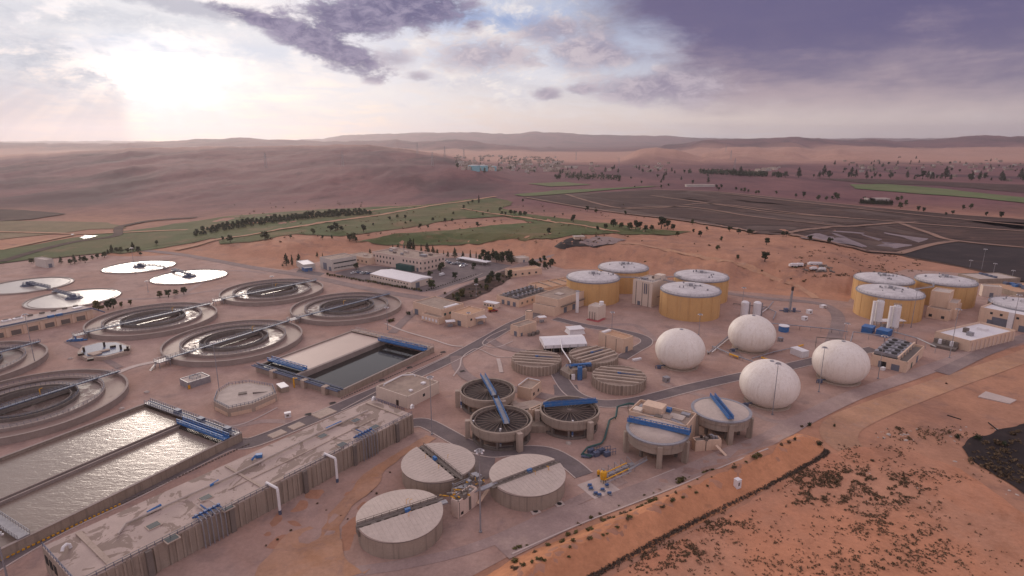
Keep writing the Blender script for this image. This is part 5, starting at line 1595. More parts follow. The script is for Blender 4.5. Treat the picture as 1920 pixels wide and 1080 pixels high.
def coolers(bd, ns, nt, s0, s1, t0, t1, size, mat='steel'):
    for i in range(ns):
        for j in range(nt):
            s = s0 + (s1 - s0) * i / max(ns - 1, 1); t_ = t0 + (t1 - t0) * j / max(nt - 1, 1)
            p = RP(bd, s, t_, .06)
            rz = atan2(bd['e1'].y, bd['e1'].x)
            m_ = MB().box(p + Vector((0, 0, size[2] * .62)), (size[0], size[1], size[2] * .75), rz)
            for sx in (-.4, .4):
                for sy in (-.4, .4):
                    q = p + bd['e1'] * size[0] * sx + bd['n'] * size[1] * sy
                    m_.beam(q, q + Vector((0, 0, size[2] * .3)), .2, .2)
            u = m_.build('cooler', mat, bd['t'])
            MB().cyl(p + Vector((0, 0, size[2])), min(size[0], size[1]) * .36, .3, 14).build('fan', 'dark', u, org=ORG[bd['t'].name])
b = bldg('generator_house', 'cream generator house with two rows of grey coolers on top', 'building', (931, 567), (973, 577), (1016, 555), 4.4, 'cream', 'concrete_dark')
coolers(b, 2, 7, .28, .72, .1, .9, (3.4, 2.6, 1.8))
for i in range(3): opening(b, 0, .3 + i * .25, 0, 2.2, 2.8, 'door')
for i in range(6): opening(b, 1, .1 + i * .16, 1.6, 1.6, 1.4, 'concrete_dark', 'louvre')
m_ = MB()
for i in range(7):
    p = RP(b, .5, .1 + .8 * i / 6); m_.tube([p, p + Vector((0, 0, 3.6))], .22)
m_.build('exhaust_stack', 'concrete_dark', b['t'])
b = bldg('sand_filter', 'low open topped filter block with sandy cells', 'building', (990, 541), (1018, 551), (1062, 529), 3.2, 'cream', 'sandroof', par=.8)
for i in range(3):
    a_, c_ = RP(b, .02, .25 + .25 * i, .4), RP(b, .98, .25 + .25 * i, .4)
    MB().beam(a_, c_, .5, .7).build('cell_wall', 'concrete_pale', b['t'])
b = bldg('boiler_house', 'tall cream boiler house in front of the left digester', 'building', (1003, 581), (1046, 591), (1096, 571), 9.0, 'cream', 'rooffelt')
roofbox(b, .55, .4, (4.5, 4.5, .6), 'roofpale', 'roof_hatch')
opening(b, 1, .25, 0, 3, 3.4, 'door'); opening(b, 1, .55, 0, 3, 3.4, 'door')
m_ = MB()
for z in (4.6,):
    p, d, o_ = face(b, 1, .08, z); q = face(b, 1, .9, z)[0]
    m_.beam(p + o_ * .8, q + o_ * .8, 1.4, .15); m_.rail([p + o_ * 1.4, q + o_ * 1.4], 1.1, 1.5, .05)
m_.build('gallery', 'concrete_dark', b['t'])
b = bldg('pump_room', 'lower cream pump room joined to the boiler house front', 'building', (999, 586), (1040, 594), (1047, 591), 5.2, 'cream', 'rooffelt')
g = G(1082, 586); t = thing('exhaust_column', 'slim white exhaust column against the boiler house', 'chimney', g)
MB().cyl(g, 1.0, 13.2, 16).build('shaft', 'whitepaint', t); MB().ring((g.x, g.y, 0), .9, 1.2, 13.0, 13.4, 16).build('cap', 'steel', t)
g = G(992, 600); t = thing('silo_stub', 'short cream silo beside the little canopy', 'silo', g)
MB().cyl(g, 2.1, 5.6, 24).build('body', 'cream', t, smooth=True); MB().ring((g.x, g.y, 0), 1.8, 2.2, 5.6, 5.8, 24).build('rim', 'concrete_dark', t)
g = G(1117, 600)
o = sheet('red_pad', [(1098, 600), (1122, 605), (1137, 598), (1112, 593)], 'redpad', .09)
b = bldg('dosing_tower', 'small cream dosing tower with a white tank on its roof', 'tower', (1102, 597), (1121, 601), (1132, 594), 7.6, 'whitewall', 'roofpale', par=.3)
p = RP(b, .8, .7); MB().cyl(p, 1.3, 2.2, 16).build('roof_tank', 'whitepaint', b['t'])
m_ = MB()
for s in (.2, .45, .7): 
    p, d, o_ = face(b, 0, s, 0); m_.tube([p + o_ * .25, p + o_ * .25 + Vector((0, 0, 4.5))], .12)
m_.build('wall_pipe', 'rust', b['t'])
b = bldg('transformer_house', 'cream transformer house left of the white tent roof', 'building', (957, 627), (973, 632), (1010, 622), 5.0, 'cream', 'rooffelt')
opening(b, 0, .6, 0, 2, 2.6, 'door'); opening(b, 1, .15, 0, 1.4, 1.8, 'door')
m_ = MB()
for i in range(5): m_.box(face(b, 1, .35 + i * .12, 0)[0] + face(b, 1, .5, 0)[2] * (3 + i % 2) + Vector((0, 0, .8)), (1.6, 1.2, 1.6), .4)
tag(m_.build('transformer_bank', 'concrete_dark'), 'dark transformer gear between the cream house and white tent', 'machinery')
b = bldg('press_house', 'plain cream press house beside the curved inner drive', 'building', (1122, 648), (1168, 663), (1180, 654), 6.6, 'cream', 'sandroof', par=.7)
opening(b, 1, .35, 0, 1.8, 3, 'door')
for s in (.3, .72): opening(b, 0, s, 0, .25, 6.4, 'concrete_dark', 'downpipe')
roofbox(b, .1, .5, (1.6, 6, .8), 'whitesheet', 'skylight')
# white tent
c4 = [G(1011, 631, 5.2), G(1091, 627, 5.2), G(1101, 644, 5.2), G(1021, 648, 5.2)]
t = thing('sheet_roof_shed', 'open shed under a broad white sheet roof', 'shed', (c4[0] + c4[2]) / 2 - Vector((0, 0, 5.2)))
m_ = MB()
r0, r1 = c4[0].lerp(c4[3], .45) + Vector((0, 0, 1.1)), c4[1].lerp(c4[2], .45) + Vector((0, 0, 1.1))
dn = Vector((0, 0, -1.6))
m_.add([c4[0], c4[1], c4[2], c4[3], r0, r1, c4[2] + dn, c4[3] + dn, c4[0] + dn, c4[1] + dn], [(0, 4, 5, 1), (4, 3, 2, 5), (0, 3, 4), (1, 5, 2), (3, 7, 6, 2), (0, 8, 7, 3), (1, 2, 6, 9)])
m_.build('roof', 'whitesheet', t)
m_ = MB()
for i in range(6):
    for a_, b_ in ((c4[0], c4[1]), (c4[3], c4[2])):
        p = a_.lerp(b_, .03 + i * .188); m_.beam((p.x, p.y, 0), (p.x, p.y, 5.0), .25, .25)
m_.build('post', 'steel', t)
m_ = MB()
for i in range(5):
    p = c4[3].lerp(c4[2], .12 + i * .19).lerp(c4[0].lerp(c4[1], .12 + i * .19), .4); m_.box((p.x, p.y, 1.2), (3.2, 3.4, 2.4), .1)
tag(m_.build('sludge_press', 'dark'), 'dark press machines standing under the white sheet roof', 'machinery')
g = G(1078, 624)
t = thing('white_kiosk', 'white hipped kiosk with flared walls behind the tent roof', 'kiosk', g)
m_ = MB()
ca, sa = cos(.28), sin(.28)
def rr(w, l, z): return [(g.x + x * ca - y * sa, g.y + x * sa + y * ca, z) for x, y in ((-w, -l), (w, -l), (w, l), (-w, l))]
m_.add(rr(4.6, 3.6, 0) + rr(3.7, 2.7, 2.6), [(0, 1, 5, 4), (1, 2, 6, 5), (2, 3, 7, 6), (3, 0, 4, 7)]); m_.build('wall', 'whitesheet', t)
m_ = MB(); m_.add(rr(4.3, 3.3, 2.62) + rr(4.3, 3.3, 2.9) + rr(3.6, 2.5, 3.1), [(0, 1, 5, 4), (1, 2, 6, 5), (2, 3, 7, 6), (3, 0, 4, 7), (4, 5, 9, 8), (5, 6, 10, 9), (6, 7, 11, 10), (7, 4, 8, 11), (8, 9, 10, 11), (3, 2, 1, 0)]); m_.build('roof', 'whitesheet', t)
# stair tower of digesters
b = bldg('stair_tower', 'tall cream stair tower among the left digesters', 'tower', (1185, 569), (1221, 577), (1245, 566), 15.2, 'whitewall', 'roofpale', par=.6)
for s in (.18, .5, .82): opening(b, 0, s, 0, .35, 14.8, 'concrete_dark', 'downpipe')
opening(b, 1, .5, 5.4, 5.5, .35, 'concrete_dark', 'ledge'); opening(b, 1, .6, 0, 2, 3, 'door'); opening(b, 0, .35, 0, 2, 2.6, 'door')
roofbox(b, .8, .75, (5, 5, 3.2), 'whitewall', 'roof_house'); roofbox(b, .3, .4, (3, 3, 1), 'steel'); roofbox(b, .5, .8, (2, 4, 1.4), 'concrete_dark')
m_ = MB()
for s in (.62, .72): 
    p, d, o_ = face(b, 0, s, 8); m_.tube([p + o_ * .4, p + o_ * .4 + Vector((0, 0, 6.5))], .25)
m_.rail([RP(b, .05, .05, .6), RP(b, .95, .05, .6), RP(b, .95, .95, .6)], 1.1, 1.5, .06)
m_.build('wall_pipe', 'bluesteel', b['t'])
# right group block
b = bldg('stepped_block', 'stepped cream block in the right digester group, low front', 'building', (1735, 595), (1777, 603), (1816, 590), 5.8, 'cream', 'rooffelt')
for s in (.2, .75): opening(b, 0, s, 1, 1.6, 1.6, 'glass', 'window')
opening(b, 1, .4, 0, 2.4, 2.8, 'door'); opening(b, 1, .7, 1.5, 1.4, 1.4, 'glass', 'window')
b = bldg('stepped_block_tower', 'taller cream tower rising behind the stepped block', 'tower', (1738, 590), (1772, 596), (1788, 589), 14.2, 'cream', 'roofpale')
b2 = bldg('stepped_block_wing', 'middle height cream wing between block and tower', 'building', (1772, 597), (1790, 600), (1800, 592), 9.2, 'cream', 'roofpale')
b = bldg('cooler_house', 'cream machine house with big grey coolers sunk in its roof', 'building', (1631, 684), (1698, 700), (1766, 676), 4.3, 'cream', 'concrete_dark', par=.9)
coolers(b, 2, 5, .2, .55, .15, .85, (5.2, 3.4, 2.0))
opening(b, 0, .36, 0, 2.4, 3, 'dark', 'doorway'); opening(b, 0, .70, 0, 3.2, 2.9, 'door'); opening(b, 0, .28, 0, 1.6, 3, 'door')
opening(b, 1, .3, 0, 2, 2.6, 'greendark'); opening(b, 1, .62, 0, 3, 3.2, 'door')
m_ = MB()
for i in range(6):
    p = RP(b, .72, .1 + .16 * i); m_.box(p + Vector((0, 0, .9)), (.8, .8, 1.8)); 
m_.beam(RP(b, .72, .02, 1.9), RP(b, .72, .98, 1.9), .6, .4); m_.build('roof_wall', 'cream', b['t'])
b = bldg('filter_house', 'pale ribbed filter house with a sunken white roof', 'building', (1750, 641), (1816, 660), (1878, 633), 4.7, 'cream', 'whitesheet', par=1.0)
for i in range(11): opening(b, 1, .05 + i * .09, .2, .6, 4.8, 'pinkwall', 'pilaster', .35)
roofbox(b, .45, .7, (4, 3, 1.2), 'whitesheet'); roofbox(b, .6, .3, (2.4, 2.4, 1.8), 'steel'); roofbox(b, .35, .4, (2, 2, 2.2), 'concrete_dark')
b = bldg('loading_hall', 'tan loading hall with a big grey roller door', 'building', (1832, 605), (1950, 630), (2010, 604), 8.4, 'cream', 'whitesheet', par=.9)
opening(b, 0, .36, 0, 7.5, 5.2, 'door', 'roller_door'); opening(b, 0, .2, 0, 2.6, 3.2, 'door'); opening(b, 0, .72, 0, 3.2, 3.4, 'door')
for s in (.2, .36, .62, .8): opening(b, 0, s, 6.4, 1.2, 1.2, 'glass', 'window')
p, d, o_ = face(b, 0, .53, 0); MB().box(p + o_ * .9 + Vector((0, 0, 4.9)), (2.4, 1.7, 9.8), atan2(d.y, d.x)).build('duct', 'whitepaint', b['t'])
# silos
for u, v, lb in ((1641, 613, 'white twin silo with ladder at left, before the ochre tank'), (1672, 624, 'white twin silo with ladder nearer the cooler house')):
    g = G(u + 3, v); t = thing('lime_silo', lb, 'silo', g, 'tall white lime silos')
    m_ = MB().lathe(g, [(.6, 1.6), (1.9, 3.4), (1.9, 14.6), (1.4, 15.2), (.3, 15.4)], 24); m_.build('body', 'whitepaint', t, smooth=True)
    m_ = MB().box((g.x - 3.4, g.y, 7.4), (.9, 1.2, 14.8)).beam((g.x - 3.4, g.y, 14.6), (g.x, g.y, 14.9), .9, .2).beam((g.x - 2.4, g.y + .2, 0), (g.x - 2.4, g.y + .2, 14.), .35, .35); m_.build('ladder_shaft', 'whitepaint', t)
    m_ = MB().ringrail((g.x, g.y, 0), 1.7, 15.0, 1.0, 10, .06)
    for sx in (-1.3, 1.3):
        for sy in (-1.3, 1.3): m_.beam((g.x + sx, g.y + sy, 0), (g.x + sx, g.y + sy, 3.6), .25, .25)
    m_.build('leg', 'steel', t)
canopy(1666, 612, 16, 5, 3.6, 'white canopy between the two tall silos', .1)
def container(A, B, C, h, mat, label, name='container', group=None, door=1):
    b = bldg(name, label, 'container', A, B, C, h, mat, mat, par=0, group=group)
    m_ = MB()
    for f, n in ((0, 10), (1, 4)):
        for i in range(n):
            p, d, o_ = face(b, f, (i + .5) / n, h / 2); m_.box(p + o_ * .04, (.35, .1, h - .3), atan2(d.y, d.x))
    m_.build('corrugation', mat, b['t'])
    return b
container((1614, 623), (1634, 627), (1640, 622), 3.2, 'brightblue', 'bright blue container under the left lime silo', group='blue containers')
container((1641, 629), (1663, 634), (1668, 628), 3.2, 'brightblue', 'bright blue container below the nearer lime silo', group='blue containers')
container((1481, 663), (1503, 672), (1509, 667), 3.0, 'whitesheet', 'white shipping container on the gravel between two gas holders')
g = G(1469, 621); t = thing('water_tank', 'small round blue tank with white lid behind a gas holder', 'tank', g)
MB().cyl(g, 2.6, 3.0, 24).build('body', 'brightblue', t, smooth=True); MB().cyl((g.x, g.y, 3.0), 2.7, .25, 24).build('lid', 'whitesheet', t)
# white building by the inner road
b = bldg('control_house', 'white flat roofed control house beside the long stained basin', 'building', (706, 746), (765, 767), (826, 738), 4.6, 'whitewall', 'rooffelt', par=.5)
opening(b, 0, .68, 0, 1.3, 2.3, 'rust', 'door'); opening(b, 1, .5, 2.0, 1.1, 1.1, 'glass', 'window')
p0 = RP(b, .12, .2, .5)
m_ = MB().tube([RP(b, .1, .15, .1), RP(b, .1, .15, .7), RP(b, .05, .75, .7), RP(b, .25, .95, .7), RP(b, .3, .95, .1)], .28); m_.build('roof_pipe', 'whitepaint', b['t'])
roofbox(b, .75, .75, (1.6, 1.6, .6), 'whitesheet'); roofbox(b, .8, .3, (1.2, 1.2, .5), 'whitesheet')
q = [face(b, 0, s, 0)[0] + face(b, 0, .5, 0)[2] * 2.0 for s in (.1, 1.0)]
tag(MB().rail([w + Vector((0, 0, 0)) for w in q], 1.2, 1.2, .07).build('guard_rail', 'bluesteel'), 'blue guard rail in front of the white control house', 'railing')
# between the open thickeners
b = bldg('thickener_house', 'cream thickener pump house wedged between three open tanks', 'building', (970, 746), (996, 752), (1041, 742), 4.6, 'cream', 'rooffelt')
for s in (.25, .7): opening(b, 1, s, 1.6, 1.2, 1.2, 'glass', 'window')
m_ = MB().tube([RP(b, .03, .03, .7), RP(b, .03, .97, .7), RP(b, .9, .97, .7)], .2); m_.build('roof_pipe', 'whitepaint', b['t'])
b = bldg('sump_house', 'square cream sump house between the two nearer open thickeners', 'building', (990, 797), (996, 800), (1030, 793), 6.0, 'cream', 'concrete_dark', par=.4)
for s in (.2, .6): opening(b, 1, s, 1.2, 2.4, .9, 'rust', 'louvre')
m_ = MB()
for (u, v, w_, l_) in ((962, 757, 3.4, 2.6), (975, 762, 5, 3), (1012, 766, 4.4, 3), (1000, 772, 6, 4), (985, 768, 3, 3), (1024, 770, 3, 2.5)):
    p = G(u, v, 2.4); m_.box(p, (w_, l_, 1.2), .35)
for (a_, b_) in (((975, 770), (1030, 778)), ((990, 760), (985, 785)), ((1010, 760), (1035, 775))): m_.tube([G(*a_, 2.8), G(*b_, 2.8)], .22)
m_.prism([G(958, 765)[:2], G(1000, 757)[:2], G(1040, 768)[:2], G(1030, 795)[:2], G(985, 798)[:2]], 0, 1.7)
tag(m_.build('thickener_pipework', 'concrete_pale'), 'concrete slabs and pipes packed between the open thickeners', 'pipework')
p0 = [G(988, 812), G(1035, 815)]
m_ = MB().prism([G(985, 812)[:2], G(1036, 812)[:2], G(1040, 800)[:2], G(990, 799)[:2]], 0, 2.6); tag(m_.build('retaining_sump', 'concrete'), 'low concrete sump walls in front of the cream sump house', 'sump')
# covered thickener houses
zz = 7.6
b = bldg('sludge_house', 'flat roofed cream sludge house between the covered thickeners', 'building', tuple(G(1178, 774, zz)), tuple(G(1287, 803, zz)), tuple(G(1322, 783, zz)), zz, 'cream', 'rooffelt', par=.9)
for s, t_, sz, mt in ((.35, .55, (7, 5, 2.6), 'cream'), (.15, .6, (3, 2.4, .7), 'steel'), (.6, .3, (4, 3, .7), 'concrete_pale'), (.3, .85, (5, 2, .9), 'concrete_pale'), (.55, .8, (2, 2, 1.2), 'brightblue'), (.75, .5, (5, 4, .5), 'roofpale'), (.12, .25, (3, 3, 1.2), 'whitewall'), (.5, .15, (2.5, 2, 1), 'concrete_dark'), (.85, .8, (3, 2, .8), 'steel')):
    roofbox(b, s, t_, sz, mt, 'roof_cabin' if sz[2] > 2 else 'roof_unit')
opening(b, 1, .45, 3.8, 1.6, 2.6, 'door')
b = bldg('chemical_store', 'low peach coloured store under the covered thickener edge', 'building', (1296, 839), (1303, 847), (1341, 832), 3.6, 'cream', 'concrete_dark', par=.25)
opening(b, 1, .4, 0, .2, 3.4, 'concrete_dark', 'downpipe')
for i in range(10): roofbox(b, random.uniform(.1, .9), random.uniform(.05, .95), (random.uniform(.6, 1.8), random.uniform(.5, 1.2), random.uniform(.4, 1.2)), random.choice(('concrete_dark', 'rust', 'steel')), 'roof_pipework')
p, d, o_ = face(b, 1, .75, 0); m_ = MB().beam(p + o_ * .6 + Vector((0, 0, 2.2)), p + o_ * 4.5 + d * 2 + Vector((0, 0, .1)), 1.0, .2); m_.build('stair', 'cream', b['t'])
# centre of the split covered tanks
b = bldg('drive_house', 'peach drive house crowded with pipes between split covered tanks', 'building', (846, 966), (860, 973), (914, 954), 5.0, 'pinkwall', 'concrete_dark', par=.3)
opening(b, 1, .18, .7, .9, .8, 'dark', 'vent'); opening(b, 1, .05, 0, .12, 4.8, 'concrete_dark', 'downpipe'); opening(b, 1, .58, .3, .9, 4.0, 'concrete_dark', 'ladder')
p, d, o_ = face(b, 1, .9, 0); m_ = MB().beam(p + o_ * .7 + Vector((0, 0, 1.0)), p + o_ * .7 + d * 4.5 + Vector((0, 0, 3.2)), 1.0, .2); m_.build('stair', 'cream', b['t'])
m1, m2, m3 = MB(), MB(), MB()
for i in range(46):
    p = RP(b, random.uniform(-.6, 1), random.uniform(.02, 1.5), random.uniform(-.3, .4))
    r_ = random.random()
    if r_ < .5: (m1 if random.random() < .6 else m2).tube([p, p + Vector((random.uniform(-3, 3), random.uniform(-2, 2), random.uniform(0, .6)))], random.uniform(.12, .26), 6)
    elif r_ < .8: (m1 if random.random() < .7 else m3).box(p + Vector((0, 0, .5)), (random.uniform(.5, 1.8), random.uniform(.5, 1.3), random.uniform(.5, 1.5)), random.uniform(0, 1))
    else: (m1 if random.random() < .5 else m2).beam(p, p + Vector((0, 0, random.uniform(1.2, 2.6))), .16, .16)
r_ = thing('drive_pipework', 'tangle of dark and yellow pipes over the peach drive house', 'pipework', RP(b, .4, .7, 0))
m1.build('pipe_run', 'concrete_dark', r_); m2.build('yellow_frame', 'yellowpaint', r_); m3.build('pump_set', 'steel', r_)
m_ = MB()
g0 = G(868, 905, 5); g1 = G(893, 893, 5)
m_.beam(G(855, 925, 4.6), G(890, 912, 4.6), 5, .3); m_.beam(G(900, 918, 5), G(932, 905, 5), 1.6, .4); m_.beam(G(838, 940, 5), G(822, 945, 5), 1.6, .4)
m_.rail([G(850, 915, 4.8), G(885, 900, 4.8), G(900, 905, 4.8)], 1.1, 1.4, .07); m_.box(G(890, 892, 5), (1.8, 1.5, 1.4), .4)
for u, v in ((850, 935), (872, 928), (880, 915), (860, 915)): 
    p = G(u, v, 0); m_.beam(p, p + Vector((0, 0, 5)), .4, .4)
tag(m_.build('service_platform', 'steel'), 'grey service platform linking the split covered tanks', 'platform')
# blue tower between beamed tanks
g = G(1084, 712); t = thing('scum_tower', 'blue ladder tower on a concrete block between beamed tanks', 'tower', g)
MB().box((g.x, g.y + 3.5, 2.2), (6.5, 6, 4.4), .2).prism([G(1050, 702)[:2], G(1068, 713)[:2], G(1074, 706)[:2], G(1062, 690)[:2]], 0, 2.4).build('block', 'concrete', t)
m_ = MB().box((g.x + .6, g.y - .2, 3.0), (1.9, 1.3, 6.0), .1).beam((g.x - 3, g.y + 3, 5.4), (g.x + 6, g.y + 5, 5.6), 1.4, .5).rail([(g.x - 5, g.y + 3, 4.6), (g.x + 6, g.y + 4, 4.6)], 1.2, 1.2, .1); m_.build('ladder_shaft', 'brightblue', t)
m_ = MB().box((g.x - 2.2, g.y - .3, 1.4), (1.5, .8, 2.4), .1); m_.build('panel', 'whitesheet', t)
m_ = MB()
for i in range(12): m_.box((g.x + random.uniform(-5, 6), g.y + random.uniform(1, 7), 4.8), (random.uniform(.5, 1.6), random.uniform(.5, 1.4), random.uniform(.6, 1.6)), random.random())
m_.build('machinery', 'bluesteel', t)
m_ = MB().tube([G(1051, 636, 6.2), G(1054, 655, 4.8), G(1069, 677, 4.8), G(1071, 690, 4.4)], .28); tag(m_.build('white_pipe', 'whitesheet'), 'white pipe running down from the tent roof to the tanks', 'pipe')
# small structures on the left
t = thing('walled_sump', 'small walled sump with covers and posts between ring tanks', 'sump', G(196, 662))
pl = [G(146, 668), G(160, 678), G(200, 676), G(245, 664), G(246, 655), G(222, 647), G(185, 648), G(155, 656)]
MB().prism([p[:2] for p in pl], 0, 1.9).build('wall', 'concrete_pale', t)
ce = sum((p for p in pl), Vector()) / len(pl)
MB().prism([(ce + (p - ce) * .86)[:2] for p in pl], 1.905, 1.98).build('cover', 'bluesteel', t)
m_ = MB().beam(G(165, 664, 2.3), G(205, 655, 2.3), 2.2, .5).beam(G(172, 666, 2.3), G(188, 661, 2.3), 3, .6); m_.build('channel_wall', 'concrete_pale', t)
m_ = MB()
for u, v in ((158, 660), (196, 650), (227, 655), (240, 658)): p = G(u, v, 1.9); m_.box(p + Vector((0, 0, 1.2)), (.7, .7, 2.4)); 
for u, v in ((152, 666), (212, 651), (238, 657), (170, 676)): p = G(u, v, 1.9); m_.box(p + Vector((0, 0, .5)), (2.4, 1.6, 1.0), .6)
m_.build('pump_motor', 'rust', t)
p = G(143, 640); m_ = MB().box(p + Vector((0, 0, .8)), (6, 1.6, 1.3), .25).tube([p + Vector((-4, -1, .6)), p + Vector((5, 1, .6))], .4).cyl(p, .5, 2.8, 10); tag(m_.build('valve_set', 'brightblue'), 'blue valve set on the gravel above the walled sump', 'valve')
b = bldg('meter_pit', 'low grey walled pit on open gravel, yellow panel at its corner', 'pit', (338, 722), (354, 730), (397, 717), 2.6, 'steel', 'roofpale', par=.3)
p, d, o_ = face(b, 1, .02, 0); MB().box(p + o_ * .2 + Vector((0, 0, 1)), (.9, .25, 1.6), atan2(d.y, d.x)).build('panel', 'yellowpaint', b['t'])
p = RP(b, .5, .5); MB().ringrail((p.x, p.y, 0), 2.2, p.z, 1.0, 8, .07).build('railing', 'bluesteel', b['t'])
pl = [G(402, 768), G(430, 782), G(476, 772), G(520, 752), G(514, 738), G(470, 730), G(430, 735), G(408, 750)]
ce = sum((p for p in pl), Vector()) / len(pl)
t = thing('splitter_chamber', 'many sided concrete splitter chamber with railings round its top', 'chamber', ce)
MB().prism([p[:2] for p in pl], 0, 3.2).build('wall', 'concrete_pale', t)
MB().prism([(ce + (p - ce) * .9)[:2] for p in pl], 3.203, 3.28).build('roof', 'roofpale', t)
m_ = MB().rail([Vector((p.x, p.y, 3.2)) for p in [ce + (p - ce) * .97 for p in pl]], 1.1, 1.3, .07, True); m_.build('railing', 'bluesteel', t)
m_ = MB()
for a_, b_ in zip(pl[:4], pl[1:5]): 
    d = (b_ - a_); n_ = Vector((d.y, -d.x, 0)).normalized(); m_.beam(a_.lerp(b_, .08) + n_ * .1 + Vector((0, 0, .8)), a_.lerp(b_, .92) + n_ * .1 + Vector((0, 0, .8)), .15, 1.4)
m_.build('wall_panel', 'cream', t)
m_ = MB().box(Vector((ce.x, ce.y, 3.5)), (3, 2, .4), .4).tube([ce + Vector((4, 0, 3.6)), ce + Vector((9, 2, 3.0)), ce + Vector((11, 1, .4))], .35); m_.build('hatch', 'concrete_dark', t)
b = bldg('gate_chamber', 'small chamber with white plate at the basin corner, yellow hoist', 'chamber', (519, 730), (528, 738), (540, 732), 2.2, 'concrete', 'whitesheet', par=0)
# ground clutter
def lid(u, v, label, r=1.0):
    g = G(u, v); t = thing('manhole', label, 'manhole', g, 'manhole covers'); MB().box((g.x, g.y, .14), (2.6 * r, 2.2 * r, .28), .4).build('slab', 'kerb', t); MB().cyl((g.x, g.y, .28), .7 * r, .06, 14).build('cover', 'dark', t)
lid(1004, 960, 'round manhole in front of the split covered tank, left one of two'); lid(1049, 946, 'manhole nearer the pump pad in front of the covered tank')
for u, v, lb in ((716, 714, 'dark pit cover beside the control house'), (768, 690, 'dark pit cover midway along the drained basin'), (831, 661, 'dark pit cover at the far corner of the drained basin'), (867, 697, 'dark pit cover on the curve of the inner road'), (624, 757, 'dark pit cover at the near basin corner'), (578, 778, 'flat pit cover between road and stained basin')):
    g = G(u, v); t = thing('pit_cover', lb, 'pit cover', g, 'dark pit covers'); MB().box((g.x, g.y, .2), (2.4, 1.6, .4), .5).build('frame', 'concrete_dark', t); MB().box((g.x, g.y, .43), (1.9, 1.2, .06), .5).build('plate', 'dark', t)
for u, v, w_, l_, h_, mt, nm, lb, cat in ((540, 782, 2.2, 1.5, 1.8, 'whitesheet', 'equipment_box', 'white rounded equipment box on gravel above the road', 'box'), (1249, 716, 2.4, 2.2, 2.2, 'steel', 'equipment_box', 'grey equipment cabinet in front of the leftmost gas holder', 'box'),
     (1194, 676, 4.6, 1.2, .9, 'whitesheet', 'concrete_beam', 'pale concrete beam lying on gravel beside a beamed tank', 'beam'), (1382, 914, 1.6, 1.5, 2.7, 'whitesheet', 'guard_box', 'white guard box standing alone on the orange earth bank', 'guard box'),
     (1655, 694, 1.8, 1.3, 1.3, 'whitesheet', 'equipment_box', 'white box beside a lamp post at the cooler house', 'box'), (1463, 640, 2, 2, 2, 'steel', 'equipment_box', 'small grey kiosk between the rear gas holders', 'box'),
     (1508, 600, 3, 2, 2, 'whitesheet', 'equipment_box', 'white gas analyser box behind the gas holders', 'box'), (1517, 588, 3, 2.2, 2.2, 'whitesheet', 'equipment_box', 'small white hut near the bend of the perimeter road', 'box'),
     (1543, 577, 3.5, 2.4, 1.6, 'whitesheet', 'equipment_box', 'white box at the roadside below the cut slope', 'box')):
    g = P(u, v); t = thing(nm, lb, cat, g)
    MB().box((g.x, g.y, g.z + h_ / 2), (w_, l_, h_), .45).build('body', mt, t)
    MB().box((g.x, g.y, g.z + h_ + .06), (w_ * 1.06, l_ * 1.06, .12), .45).build('lid', mt, t)
    if h_ > 1.5: MB().box((g.x + w_ * .1, g.y - l_ * .42, g.z + h_ * .55), (w_ * .4, .9 * l_ * .2, h_ * .4), .45).build('panel', 'concrete_dark', t)
# pump pad with yellow vessel
o = sheet('pump_pad', [(1082, 910), (1128, 893), (1172, 926), (1125, 945)], 'kerb', .14); o['kind'] = 'structure'
sheet('footpath', [(1164, 920), (1175, 926), (1275, 885), (1264, 879)], 'kerb', .13)
g = G(1131, 905); t = thing('pressure_vessel', 'yellow pressure vessel on legs at the pump pad corner', 'vessel', g)
MB().lathe((g.x, g.y, 0), [(.2, .9), (.9, 1.3), (1.0, 1.8), (1.0, 3.3), (.9, 3.7), (.35, 4.0)], 20).build('body', 'yellowpaint', t, smooth=True)
m_ = MB()
for a_ in range(4): m_.beam((g.x + .7 * cos(a_ * pi / 2), g.y + .7 * sin(a_ * pi / 2), 0), (g.x + .7 * cos(a_ * pi / 2), g.y + .7 * sin(a_ * pi / 2), 1.5), .15, .15)
m_.build('leg', 'greendark', t); MB().cyl((g.x, g.y, 4.0), .25, .5, 10).build('valve', 'steel', t)
g = G(1122, 893); t = thing('pressure_vessel', 'little yellow vessel beside the pipe rack, behind the larger one', 'vessel', g)
MB().lathe((g.x, g.y, 0), [(.15, .5), (.5, .8), (.5, 1.9), (.15, 2.2)], 14).build('body', 'yellowpaint', t, smooth=True); MB().cyl((g.x, g.y, 0), .3, .55, 8).build('leg', 'greendark', t)
for i, (u, v) in enumerate(((1108, 918), (1117, 927), (1124, 930), (1138, 912), (1143, 927), (1130, 920), (1106, 912))):
    g = G(u, v, .14); t = thing('pump_set', 'small blue pump on the concrete pump pad', 'pump', g, 'blue pumps on the pad')
    MB().box((g.x, g.y, .3), (1.6, .8, .3), .5 * i).build('base', 'steel', t); MB().tube([(g.x - .6, g.y, .75), (g.x + .5, g.y + .1, .75)], .33, 10).build('motor', 'blue', t)
m_ = MB(); m2 = MB()
for k_ in range(4):
    a_, b_ = G(1128 + k_ * 3, 890 + k_ * 5, 2.4), G(1175 + k_ * 3, 868 + k_ * 5, 2.4)
    (m2 if k_ in (0, 2) else m_).tube([a_, b_], .17, 6)
for f in range(5):
    a_, b_ = G(1128, 890).lerp(G(1175, 868), f / 4), G(1140, 908).lerp(G(1190, 884), f / 4)
    for w in (a_, b_): m_.beam(w, w + Vector((0, 0, 2.4)), .14, .14)
    m_.beam(a_ + Vector((0, 0, 2.3)), b_ + Vector((0, 0, 2.3)), .14, .14)
    m_.box(a_.lerp(b_, .5) + Vector((0, 0, .6)), (1.6, 1.4, 1.2), .4)
